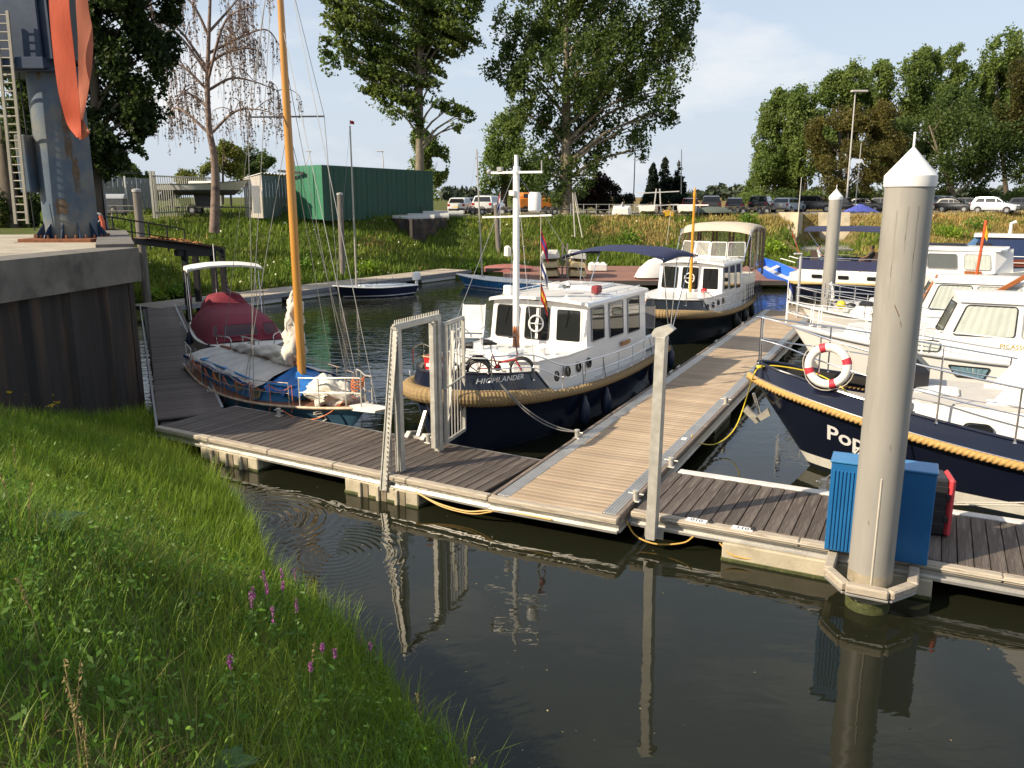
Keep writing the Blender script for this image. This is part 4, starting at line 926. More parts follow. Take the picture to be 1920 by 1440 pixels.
# aft deck coaming and seats
b = MB(); b.box((-4.3, 0, 1.06), (1.7, 2.5, .10), .02); b.build('aft_deck', DECKG, high)
for s_ in (1, -1): b = MB(); b.box((-4.25, s_*1.22, 1.2), (1.6, .10, .42), .03); b.build('coaming', GEL, high)
searchlight(high, (-.35, .35, 2.95)); b = MB(); b.box((-.9, .95, 3.06), (.30, .20, .20), .03); b.build('horn_box', mat('dull_red', (.22, .02, .025), .5), high)
b = MB(); b.box((.25, -1.05, 3.05), (.14, .22, .24), .02); b.build('roof_box', GEL, high)
b = MB(); b.box((-2.3, -.1, 2.99), (1.3, 1.5, .10), .04); b.build('roof_hatch', GEL, high)
# mast
b = MB(); b.lathe([(.085, 1.75), (.078, 6.1), (.05, 6.14), (.05, 6.38)], 14, (1.25, -.25, 0)); b.build('mast', WHITE, high)
b = MB(); b.lathe([(.09, 1.76), (.085, 2.3)], 12, (1.25, -.25, 0)); b.build('mast_foot', VARN, high)
b = MB(); b.bar((1.25, -1.05, 5.98), (1.25, .45, 5.98), .05, .05); b.build('spreader', WHITE, high); b = MB(); b.bar((1.25, -1.2, 4.92), (1.25, .7, 4.99), .04, .04); b.build('spreader', WHITE, high)
b = MB(); b.tube([(1.25, .43, 5.98), (1.25, .43, 6.24)], .02, 6); b.ball((1.25, -1.0, 6.0), .07); b.box((1.25, -.7, 6.06), (.1, .12, .1)); b.build('mast_lights', GREYT, high)
b = MB(); b.lathe([(.10, 5.06), (.155, 5.10), (.155, 5.45), (.12, 5.52)], 16, (1.25, .25, 0)); b.build('radome', WHITE, high)
b = MB(); b.lathe([(.03, 4.0), (.09, 4.02), (.08, 4.22), (.03, 4.26)], 10, (1.38, -.42, 0)); b.box((1.33, -.3, 5.5), (.14, .14, .12)); b.build('lantern', CREAMP, high)
b = MB(); b.tube([(1.25, -.25, 6.0), (-.2, -1.25, 2.95)], .006, 4); b.tube([(1.25, -.25, 6.0), (-.2, 1.25, 2.95)], .006, 4); b.tube([(1.25, -.25, 6.1), (5.1, 0, 1.9)], .007, 4); b.tube([(1.25, -.25, 6.1), (3.6, 1.5, 1.9)], .006, 4); b.build('stay', GREYT, high)
b = MB(); b.lathe([(.06, 0), (.07, .16), (.11, .2), (.12, .26)], 12, (1.9, .85, 1.76), 0, Matrix.Rotation(R(25), 3, 'Y')); b.build('vent', GEL, high); b = MB(); b.lathe([(.05, 0), (.07, .16), (.11, .22)], 12, (1.7, -.75, 1.76)); b.build('vent', GEL, high)
b = MB(); b.box((2.3, -.1, 1.83), (.8, .9, .10), .03); b.build('fore_hatch', GEL, high)
b = MB(); b.box((3.9, .05, 1.36), (1.5, 2.1, .16), .04); b.build('foredeck_platform', DECKG, high)
# anchor in its pocket at the stem
b = MB(); b.bar((5.15, -.25, 1.0), (5.45, -.25, .52), .07, .07); b.prism([(5.2, .55), (5.5, .30), (5.62, .52), (5.5, .62)], .10, 0, Matrix.Translation((0, -.45, 0))); b.prism([(5.2, .55), (5.5, .30), (5.62, .52), (5.5, .62)], .10, 0, Matrix.Translation((0, -.05, 0))); b.bar((5.45, -.6, .5), (5.45, .1, .5), .08, .06); b.build('anchor', GALV, high)
# bimini over the aft deck
bimini(high, -7.0, -4.1, 1.62, 3.74, 1.5, NAVYC, zf=1.35, feet=((-6.9, -5.2), (-4.2, -5.0), (-5.5, -5.1)))
# deck chair and gear on the aft deck
def folding_chair(name_lbl, loc, rz, cloth, frame=ALU):
    t = thing('deck_chair', name_lbl, 'chair', loc, rz)
    for s_ in (-.27, .27):
        b = MB(); b.tube([(.30, s_, 0), (-.22, s_, .55), (-.42, s_, 1.12)], .014, 6); b.tube([(-.30, s_, 0), (.28, s_, .42)], .014, 6); b.tube([(-.25, s_, .60), (.22, s_, .60)], .016, 6); b.build('side_frame', frame, t)
    b = MB(); b.sheet([[Vector((.26, y_, .42)) for y_ in (-.26, 0, .26)], [Vector((0, y_, .38)) for y_ in (-.26, 0, .26)], [Vector((-.2, y_, .42)) for y_ in (-.26, 0, .26)]], (0, 0, -.015)); b.build('seat', cloth, t)
    b = MB(); b.sheet([[Vector((lerp(-.21, -.41, i/4), y_, lerp(.46, 1.10, i/4))) for y_ in (-.26, 0, .26)] for i in range(5)], (.015, 0, 0)); b.build('backrest', cloth, t); return t
folding_chair('grey folding deck chair on the aft deck of the navy cruiser', in_world(high, (-4.9, .85, 1.11)), high.rotation_euler.z+R(200), mat('grey_mesh_cloth', (.27, .26, .26), .8, var=.1, trans=.2))
folding_chair('white folding deck chair on the foredeck of the navy cruiser', in_world(high, (2.55, -.75, 1.78)), high.rotation_euler.z+R(20), WCANV, WHITE)
flag(in_world(high, (-5.2, .6, 1.2)), 'small red white and blue flag at the stern of the navy cruiser', [FR, FW, FB], .55, .40, 1.35, R(-18), rz=high.rotation_euler.z, droop=1.0)
for k, (ly_, lx_) in enumerate(((3.9, 0), (5.9, 0))):
    pass
for (x_, z_), wh_ in zip(((1.6, .42), (.45, .40), (-3.1, .5), (-5.3, .55)), ('foremost', 'second from the bow', 'third from the bow', 'aftmost')):
    u_ = hH.u_at(x_); v = hH.pt(u_, .62, 1, .13); v.z = z_; tp = hH.pt(u_, hH.sheer(u_), 1, -.05); tp.z += .5
    fender(in_world(high, v), 'dark blue fender between the navy cruiser and the walkway, '+wh_, 'dark fenders of the navy cruiser', top=in_world(high, tp))
for d_ in (0, .04):
    t = thing('mooring_rope', ('upper' if d_ == 0 else 'lower')+' dark mooring line from the navy cruiser bow to the walkway bollard', 'rope', (0, 0, 0), 0, 'bow lines of the navy cruiser')
    b = MB(); b.tube(sag(in_world(high, hH.pt(.93, 1.75, 1, .0)), at_dock(.06+d_, wl(1050, 818).y)+Vector((0, 0, .66)), .25+d_*2, 14), .013, 6); b.build('line', mat('grey_rope', (.20, .19, .18), .8, var=.2), t)
# ---- bicycles on the foredeck
def bicycle(label, loc, rz, frame_m, rw=.25, basket=False):
    t = thing('bicycle', label, 'bicycle', loc, rz); tyre = RUBBER
    for x, nm in ((-.48, 0), (.48, 1)):
        b = MB(); b.tube([(x+rw*math.cos(a), 0, rw+rw*math.sin(a)) for a in [2*math.pi*i/26 for i in range(26)]], .022, 6, True); w_ = b.build('wheel', tyre, t)
        b = MB(); b.tube([(x+rw*.9*math.cos(a), 0, rw+rw*.9*math.sin(a)) for a in [2*math.pi*i/26 for i in range(26)]], .010, 5, True)
        for i in range(12): a = math.pi*i/6; b.tube([(x, .01*(-1)**i, rw), (x+rw*.9*math.cos(a), 0, rw+rw*.9*math.sin(a))], .003, 3, cap=False)
        b.tube([(x, -.05, rw), (x, .05, rw)], .02, 8); b.build('rim', STEEL, w_)
        b = MB(); b.tube([(x+(rw+.035)*math.cos(a), 0, rw+(rw+.035)*math.sin(a)) for a in [R(10+150*i/10) for i in range(11)]], .022, 6); b.build('mudguard', BLACK, t)
    b = MB(); b.tube([(-.05, 0, .27), (-.02, 0, .40), (.36, 0, .48)], .026, 8); b.tube([(-.05, 0, .27), (-.16, 0, .58)], .018, 8); b.tube([(-.05, 0, .27), (-.48, 0, .25)], .013, 6); b.tube([(-.14, 0, .5), (-.48, 0, .25)], .012, 6)
    b.tube([(.40, 0, .62), (.36, 0, .46), (.48, .05, .25)], .016, 8); b.tube([(.36, 0, .46), (.48, -.05, .25)], .016, 8); b.build('frame', frame_m, t)
    b = MB(); b.tube([(-.16, 0, .55), (-.21, 0, .80)], .013, 6); b.build('seat_post', STEEL, t)
    b = MB(); b.tube([(-.36, 0, .84), (-.26, 0, .84), (-.06, 0, .81)], [.075, .07, .022], 8); b.build('saddle', BLACK, t)
    b = MB(); b.tube([(.39, 0, .58), (.34, 0, .98)], .015, 6); b.tube([(.24, -.28, 1.0), (.36, -.10, .99), (.36, .10, .99), (.24, .28, 1.0)], .013, 6); b.build('handlebar', BLACK, t)
    b = MB(); b.lathe([(.08, -.012), (.08, .012)], 16, (-.05, .05, .27), 0, Matrix.Rotation(R(90), 3, 'X')); b.bar((-.05, .07, .27), (.08, .07, .18), .02, .02); b.bar((-.05, -.07, .27), (-.18, -.07, .36), .02, .02); b.box((.09, .12, .18), (.09, .09, .025)); b.box((-.19, -.12, .36), (.09, .09, .025)); b.build('crank', STEEL, t)
    b = MB(); b.box((-.50, 0, .56), (.36, .12, .02), .004); b.tube([(-.48, .06, .25), (-.55, .06, .55)], .007, 4); b.tube([(-.48, -.06, .25), (-.55, -.06, .55)], .007, 4); b.build('carrier', STEEL, t)
    return t
bicycle('red folding bicycle on the foredeck of the navy cruiser, nearer its name', in_world(high, (3.62, .66, 1.47)), R(-8), mat('bike_red', (.34, .012, .018), .35))
bicycle('black folding bicycle standing behind the red one at the bow', in_world(high, (4.25, -.05, 1.45)), R(172), BLACK)
bk = thing('basket', 'red basket with a white cross on the bow of the navy cruiser', 'basket', in_world(high, (4.75, -.25, 1.76)), high.rotation_euler.z)
b = MB(); b.loft([[Vector((x*k, y_*k, z)) for x, y_ in ((-.17, -.20), (.17, -.20), (.19, 0), (.17, .20), (-.17, .20))] for z, k in ((0, .82), (.36, 1.0))]); b.build('body', RED, bk)
b = MB(); b.tube([(x*1.02, y_*1.02, .36) for x, y_ in ((-.17, -.20), (.17, -.20), (.19, 0), (.17, .20), (-.17, .20))], .018, 6, True); b.build('rim', mat('wicker', (.45, .30, .18), .8), bk)
for s_ in (1, -1):
    b = MB(); n_ = Vector((.2, .02*s_, 0)).normalized(); e_ = Vector((-.02, .2*s_, 0)).normalized(); c_ = Vector((.172, .09*s_, .19))
for ang_ in (0,):
    b = MB()
    for yy, w_, h_ in ((0, .07, .22), (0, .22, .07)): b.box((.196, 0, .19), (.012 if h_ > .1 else .014, w_, h_))
    b.build('cross', WHITE, bk)
    b = MB()
    for w_, h_ in ((.07, .22), (.22, .07)): b.box((0, .19, .19), (w_, .012 if h_ > .1 else .014, h_))
    b.build('cross', WHITE, bk)
b = MB(); b.ball((0, 0, .42), .13, 10, 6, (1, 1, .8)); b.tube([(0, 0, .45), (.05, .02, .85)], .012, 5); b.build('cover', mat('blue_cover', (.03, .045, .13), .7, bump=.4, bscale=12), bk)
# signal flags on the mast stay
p0, p1 = in_world(high, (1.5, .55, 4.95)), in_world(high, (1.6, .60, 2.6))
for z_, bands, lb in ((4.75, [FR, FB, FR], 'red and blue signal flag, topmost on the halyard beside the white mast'), (4.12, [FW, FB, FW], 'white and blue signal flag, middle one on the halyard beside the white mast'), (3.50, [FR, FY, FR], 'red and yellow signal flag, lowest on the halyard beside the white mast')):
    flag(in_world(high, (1.55, .58, z_-.02)), lb, bands, .5, .42, -.01, rz=R(10), droop=1.15)
t = thing('flag_halyard', 'thin white flag line hanging from the spreader of the white mast', 'line', (0, 0, 0)); b = MB(); b.tube([p0, p1], .007, 4); b.build('line', ROPE_W, t)
# ---- second cruiser, black hull with beige canopy
c2 = (at_dock(-2.5, 17.9)+at_dock(-2.1, 27.9))/2; dv = at_dock(-2.5, 17.9)-at_dock(-2.1, 27.9)
crz = thing('motor_cruiser', 'black steel cruiser with beige cockpit canopy moored behind the navy one', 'boat', (c2.x, c2.y, 0), math.atan2(dv.y, dv.x))
h2 = Hull(10.0, 3.6, 1.25, .95, .95, rake=.3, stern=.80, p=3.2, q=.55, draft=.5, bwl=.62, zmp=.35)
k2 = steel_cruiser(crz, h2, BLACKH, MANILA_D, (-2.6, .6), 2.78, (.3, 3.6, 1.62), 3.0)
b = MB(); b.box((-.2, 0, 1.36), (.5, .3, .1)); b.build('helm_seat', BROWNC, crz)
searchlight(crz, (.3, .1, 2.84))
b = MB(); b.lathe([(.065, 1.6), (.05, 5.4), (.07, 5.5), (.02, 5.8)], 10, (.95, .12, 0)); b.build('mast', mat('ochre_mast', (.62, .30, .03), .35, coat=.3), crz)
b = MB(); b.bar((.95, -.5, 5.1), (.95, .7, 5.1), .04, .04); b.build('spreader', WHITE, crz)
b = MB(); b.box((1.0, .7, 1.72), (.3, .2, .16), .03); b.build('fire_box', RED, crz)
# canopy with windscreen on the wheelhouse roof
def cockpit_tent(root, x0, x1, y, z0, z1, m_top, m_side):
    g = []
    for i in range(13):
        t = i/12; x = lerp(x0, x1, t); zz = z1-.34*(2*t-1.0)**4
        g.append([Vector((x, y*k, zz+.16*(1-abs(k)**3)-(.06 if abs(k) > .99 else 0))) for k in (-1, -.97, -.7, -.3, 0, .3, .7, .97, 1)])
    b = MB(); b.sheet(g, (0, 0, -.02)); b.build('canopy', m_top, root, smooth=60)
    for s_ in (1, -1):                                   # window panels of the tent sides
        for k in range(3):
            xa_, xb_ = lerp(x0, x1, .04+k*.30), lerp(x0, x1, .31+k*.30); zt_ = z1-.18
            window(root, (xa_, s_*y*.98, z0+.15), (xb_, s_*y*.98, z0+.15), (xb_, s_*y*.97, zt_), (xa_, s_*y*.97, zt_), m_side, CLEARV, .09, .16, out=(0, s_, 0), name='canopy_window')
        for x_ in (x0+.05, lerp(x0, x1, .5), x1-.1):
            b = MB(); b.tube([(x_, s_*y*.985, z0), (x_, s_*y*.985, z1-.1)], .018, 6); b.build('frame_tube', STEEL, root)
    b = MB(); n_ = 4
    for k in range(4):
        ya, yb = lerp(-y, y, k/4+.012), lerp(-y, y, (k+1)/4-.012); window(root, (x0+.02, yb, z0+.1), (x0+.02, ya, z0+.1), (x0+.02, ya, z1-.22), (x0+.02, yb, z1-.22), m_side, CLEARV, .10, .16, out=(-1, 0, 0), name='canopy_window')
cockpit_tent(crz, -5.9, -3.0, 1.58, 2.05, 4.15, BEIGE, BROWNC)
b = MB(); b.box((-3.7, 0, 1.5), (2.3, 2.9, 1.1), .05); b.build('aft_cabin', CREAMP, crz)
for s_ in (1, -1): b = MB(); b.sheet([[Vector((x, s_*1.56, z)) for x in (-5.9, -5.5)] for z in (1.9, 3, 4.0)], (0, .015, 0)); b.build('canopy_curtain', BROWNC, crz)
# curved windscreen
for k in range(4):
    yy = [lerp(-1.45, 1.45, j/4) for j in (k+.02, k+.98)]; xx = [-2.1-.55*(v/1.45)**2 for v in yy]
    window(crz, (xx[1], yy[1], 2.86), (xx[0], yy[0], 2.86), (xx[0]-.22, yy[0]*.95, 3.5), (xx[1]-.22, yy[1]*.95, 3.5), WHITE, CLEARV, .028, .05, out=(1, 0, 0), name='windscreen')
b = MB(); b.tube([(-2.1, 1.5, 2.8), (-3.0, 1.56, 4.0)], .022, 6); b.tube([(-2.1, -1.5, 2.8), (-3.0, -1.56, 4.0)], .022, 6); b.build('frame_tube', STEEL, crz)
flag(in_world(crz, (-5.0, .3, 1.9)), 'red and white flag inside the beige canopy', [FR, FW], .75, .5, 1.7, R(10), rz=crz.rotation_euler.z, droop=.5)
for x_, wh_ in ((.2, 'foremost'), (-1.4, 'middle one'), (-3.4, 'aftmost')):
    u_ = h2.u_at(x_); v = h2.pt(u_, .62, 1, .12); v.z = .45; fender(in_world(crz, v), 'black fender between the black cruiser and the walkway, '+wh_, 'fenders of the black cruiser', m=BLACK)
# black safety net and stern lines
t = thing('stern_net', 'dark net and lines draped over the black cruiser stern rail', 'net', (0, 0, 0))
b = MB()
for i in range(9):
    p = in_world(crz, (-2.3-.33*i, 1.66, 1.72)); q = in_world(crz, (-2.0-.36*i, 1.8, .75)); b.tube([p, q], .012, 4)
for j in range(6): b.tube([in_world(crz, (-2.2-.02*j, 1.68+.02*j, 1.65-.16*j)), in_world(crz, (-5.0, 1.70+.02*j, 1.65-.16*j))], .010, 4)
b.build('mesh', ROPE_D, t)
for a_, c_, wh_ in (((-4.9, 1.6, 1.6), wl(1442, 572), 'farthest'), ((-4.9, 1.6, 1.5), wl(1430, 585), 'middle'), ((-4.6, 1.6, 1.5), wl(1415, 590), 'nearest')):
    t = thing('mooring_rope', wh_+' dark stern line of the black cruiser tied to the walkway', 'rope', (0, 0, 0), 0, 'stern lines of the black cruiser'); b = MB(); b.tube(sag(in_world(crz, a_), at_dock(.1, c_.y)+Vector((0, 0, .6)), .15), .014, 5); b.build('line', ROPE_D, t)
# ------------------------------------------------------------------ the dark blue boat in the right foreground slip
def fdock(lx, ly, a=R(-28.2)): return Vector((pA.x+lx*math.cos(a)-ly*math.sin(a), pA.y+lx*math.sin(a)+ly*math.cos(a), 0))
def place(bow, stern): c = (bow+stern)/2; d = bow-stern; return (c.x, c.y, 0), math.atan2(d.y, d.x)
pl, pr_ = place(fdock(3.0, 5.85), fdock(14.0, 5.95))
pop = thing('motor_cruiser', 'dark blue boat with heavy rope rail and red-and-white lifebuoy in the right foreground', 'boat', pl, pr_)
hp = Hull(11.0, 3.7, 1.78, .95, 1.0, rake=1.3, stern=.8, p=2.5, q=.72, draft=.55, bwl=.5, zmp=.45, se=1.3)
NAVY2 = mat('deep_blue_hull', (0.006, 0.008, 0.020), 0.16, var=0.1, scale=1.5, coat=0.5)
hp.shell(pop, [NAVY2, mat('boot_white', (.66, .63, .55), .4), BLACKH], boot=.32, stripe=.22)
hp.deck(pop, DECKG, drop=.10)
for s_ in (1, -1):
    g = []
    for i in range(31):
        u = lerp(.30, .999, 1-(1-i/30)**1.5); sh = hp.sheer(u); row = []
        for f, ins in ((0, .0), (.5, .13), (1, .30)):
            p = hp.pt(u, sh, s_); k = min(1, (1-u)*14); row.append(Vector((p.x-ins*.35*(u > .9)*(u-.9)*10, s_*max(.004, abs(p.y)-ins*k), sh+.30*f)))
        g.append(row)
    b = MB(); b.sheet(g, (0, -.02*s_, -.01)); b.build('bulwark', NAVY2, pop)
    b = MB(); b.tube([r_[2]+Vector((0, 0, .01)) for r_ in g], .030, 8); b.build('bulwark_cap', NAVY2, pop)
rope_along(hp.around(-.02, 0.02, .06), .085, pop, MANILA, lay=23)
b = MB(); b.tube(hp.line(.06, 1, .3, 1, 40, .03), .012, 6); b.tube(hp.line(.06, -1, .3, 1, 40, .03), .012, 6); b.build('rub_strip', STEEL, pop)
hp.text('Pop', pop, 3.5, .93, .46, 1, WHITE, out=.02, bold=.02, slope=.12)
def rail_pts(s_, xs_, h0=.28): return [Vector((x, s_*max(.10, hp.pt(hp.u_at(x, 1.5), hp.sheer(hp.u_at(x, 1.5)), 1).y-.28), hp.sheer(hp.u_at(x, 1.5))+h0)) for x in xs_]
for s_ in (1, -1): railing(pop, rail_pts(s_, (5.35, 4.9, 4.1, 3.1, 2.0, .8, -.6, -2.2, -4.2)), .95, (0, 2, 4, 5, 6, 7), rails=(1.0, .52), r=.019)
b = MB(); b.tube([rail_pts(1, (5.35,))[0]+Vector((0, 0, .95)), Vector((5.48, 0, 3.0)), rail_pts(-1, (5.35,))[0]+Vector((0, 0, .95))], .019, 6); b.build('pulpit', STEEL, pop)
# trunk cabin with grey deck on top, sides white
base = [(-5, -1.22), (2.35, -1.16), (2.6, -.85), (2.6, .85), (2.35, 1.16), (-5, 1.22)]
house(pop, base, [(x-.03, y*.96) for x, y in base], .95, 1.80, GEL, 'trunk_cabin')
b = MB(); pts_ = [(-5, -1.14), (2.28, -1.08), (2.5, -.78), (2.5, .78), (2.28, 1.08), (-5, 1.14)]
b.add([(x, y, 1.806) for x, y in pts_]+[(x, y, 1.83) for x, y in pts_], [tuple(range(5, -1, -1)), tuple(range(6, 12))]+[(i, (i+1) % 6, 6+(i+1) % 6, 6+i) for i in range(6)]); b.build('non_slip_top', DECKG, pop)
for s_ in (1, -1):
    for x_ in (1.35, -1.2, -3.4): window(pop, (x_-.24, s_*1.205, 1.28), (x_+.24, s_*1.205, 1.28), (x_+.24, s_*1.19, 1.56), (x_-.24, s_*1.19, 1.56), STEEL, PANE_D, .03, .12, out=(0, s_, 0))
b = MB(); b.box((2.05, .15, 1.86), (.75, .62, .08), .03); b.build('hatch', GEL, pop)
for s_ in (1, -1):                                      # white arch mast
    b = MB(); f_ = Vector((.75, s_*.72, 1.83)); t_ = Vector((-1.3, s_*.55, 5.3)); Mx = []
    for k in range(7):
        t = k/6; c = f_.lerp(t_, t); w_ = lerp(.42, .15, min(1, t*1.4)); Mx.append([c+Vector((w_*a, .09*d_, 0)) for a, d_ in ((-1, -1), (1, -1), (1, 1), (-1, 1))])
    b.loft(Mx); b.build('arch_leg', GEL, pop, smooth=20); b = MB(); b.box((.75, s_*.72, 1.85), (1.0, .32, .04), .01); b.build('arch_foot', GEL, pop)
b = MB(); b.bar((-1.3, -.6, 5.3), (-1.3, .6, 5.3), .3, .14, .02); b.build('arch_top', GEL, pop)
# foredeck gear
b = MB(); b.box((2.75, -.25, 1.95), (1.1, 1.2, 1.05), .30); b.build('windlass_cover', mat('black_cover', (.012, .012, .016), .35, var=.2), pop)
b = MB(); b.tube([(4.25, .3, 1.6), (4.25, .3, 1.85)], .06, 10); b.tube([(4.25, .1, 1.78), (4.25, .5, 1.78)], .05, 10); b.box((4.2, .1, 1.58), (.5, .6, .08), .02); b.build('windlass', STEEL, pop)
b = MB()
for d_ in (-.16, .16): b.lathe([(.06, 0), (.05, .3), (.085, .32), (.085, .38)], 12, (2.75+d_, 1.18, 1.50))
b.tube([(2.45, 1.18, 1.70), (3.05, 1.18, 1.70)], .025, 8); b.build('bollard', STEEL, pop)
t = thing('mooring_rope', 'pale mooring rope wound on a bollard of the dark blue boat above the cabinet', 'rope', (0, 0, 0))
b = MB()
for k in range(9):
    a0_ = [in_world(pop, Vector((2.75+.22*math.cos(a), 1.18+.10*math.sin(a), 1.66+.024*k+.01*math.sin(3*a+k)))) for a in [2*math.pi*i/16 for i in range(16)]]; b.tube(a0_, .015, 5, True)
ce = fing.matrix_basis @ Vector((flo(1544, 918).x, 2.1, .62)) if False else (Matrix.Translation(fing.location) @ Matrix.Rotation(aF, 4, 'Z')) @ Vector((flo(1544, 918).x, flo(1544, 918).y, .62))
for d_ in (-.12, .10):
    p = in_world(pop, (2.75+d_, 1.3, 1.66)); q = in_world(pop, (2.74+d_, 1.85, 1.52)); b.tube([p, q, ce+Vector((d_*.6, 0, 0))], .014, 6)
b.build('line', ROPE_W, t)
t = thing('mooring_rope', 'pale spring line running from the blue cabinet side to the dark blue hull', 'rope', (0, 0, 0)); b = MB(); p = (Matrix.Translation(fing.location) @ Matrix.Rotation(aF, 4, 'Z')) @ Vector((flo(1775, 940).x, 2.42, .62)); b.tube(sag(p, in_world(pop, (-2.2, 1.95, 1.02)), .05), .014, 6); b.tube(sag(p+Vector((.02, 0, .03)), in_world(pop, (-2.2, 1.95, 1.08)), .04), .012, 6); b.build('line', ROPE_W, t)
def lifebuoy(label, c, n, r=.33):
    t = thing('lifebuoy', label, 'lifebuoy', c, Vector(n).to_track_quat('Z', 'Y').to_euler()); N = 40
    b = MB(); b.tube([(r*math.cos(2*math.pi*i/N), r*math.sin(2*math.pi*i/N), 0) for i in range(N)], .082, 12, True); b.build('ring', mat('buoy_white', (.74, .71, .66), .6, var=.05), t)
    for k in range(4):
        b = MB(); b.tube([(r*math.cos(R(90*k+20+a)), r*math.sin(R(90*k+20+a)), 0) for a in (-9, -4, 0, 4, 9)], .086, 12); b.build('band', mat('buoy_red', (.50, .03, .05), .6), t)
    b = MB(); rr = r+.10
    for k in range(4): b.tube([((rr+.03*math.sin(math.pi*i/6))*math.cos(R(90*k+20+90*i/6)), (rr+.03*math.sin(math.pi*i/6))*math.sin(R(90*k+20+90*i/6)), 0) for i in range(7)], .008, 5)
    b.build('grab_line', ROPE_W, t); return t
pb = rail_pts(1, (3.95,))[0]
nb_ = in_world(pop, (0, 1, 0))-in_world(pop, (0, 0, 0))
lifebuoy('white lifebuoy with red bands hung on the bow rail of the dark blue boat', in_world(pop, (3.92, pb.y+.10, pb.z+.46)), (nb_+Vector((-.25, -.2, .12))).normalized(), .35)
an = thing('anchor', 'steel anchor hanging under the bow of the dark blue boat', 'anchor', in_world(pop, (5.2, .12, 1.05)), pr_)
b = MB(); b.bar((.22, 0, .38), (.05, 0, -.10), .05, .05, .01); b.build('shank', STEEL, an)
b = MB(); b.prism([(-.16, -.05), (.12, -.26), (.40, -.02), (.33, .10), (.22, -.02), (.1, -.10), (-.02, .02), (-.10, .10)], .10); b.tube([(.12, -.2, -.12), (.12, .2, -.12)], .025, 8); b.build('fluke', mat('galv_anchor', (.42, .39, .33), .5, .6, var=.25, scale=9), an)
t = thing('hose', 'yellow hose looping from the walkway edge up to the dark blue bow', 'hose', (0, 0, 0))
h0_ = at_dock(WW-.1, wl(1262, 815).y); h0_.z = .55; hb = in_world(pop, (5.3, .28, 2.0))
b = MB(); b.tube(smooth_path([h0_, Q(1300, 827, h0_.y+.05), Q(1340, 833, h0_.y+.5), Q(1376, 806, h0_.y+1.0), Q(1398, 752, h0_.y+1.3), Q(1412, 706, hb.y-.1), hb, in_world(pop, (5.0, .15, 2.05)), in_world(pop, (4.3, .0, 1.95)), in_world(pop, (3.8, .4, 1.85)), in_world(pop, (3.55, .8, 1.8))], 8), .013, 6); b.build('tube', HOSE_Y, t)
b = MB(); b.tube([hb+Vector((.05*math.cos(a), .05*math.sin(a), .012*k+.004*a)) for k in range(4) for a in [i*.7 for i in range(9)]], .013, 5); b.build('coil', HOSE_Y, t)

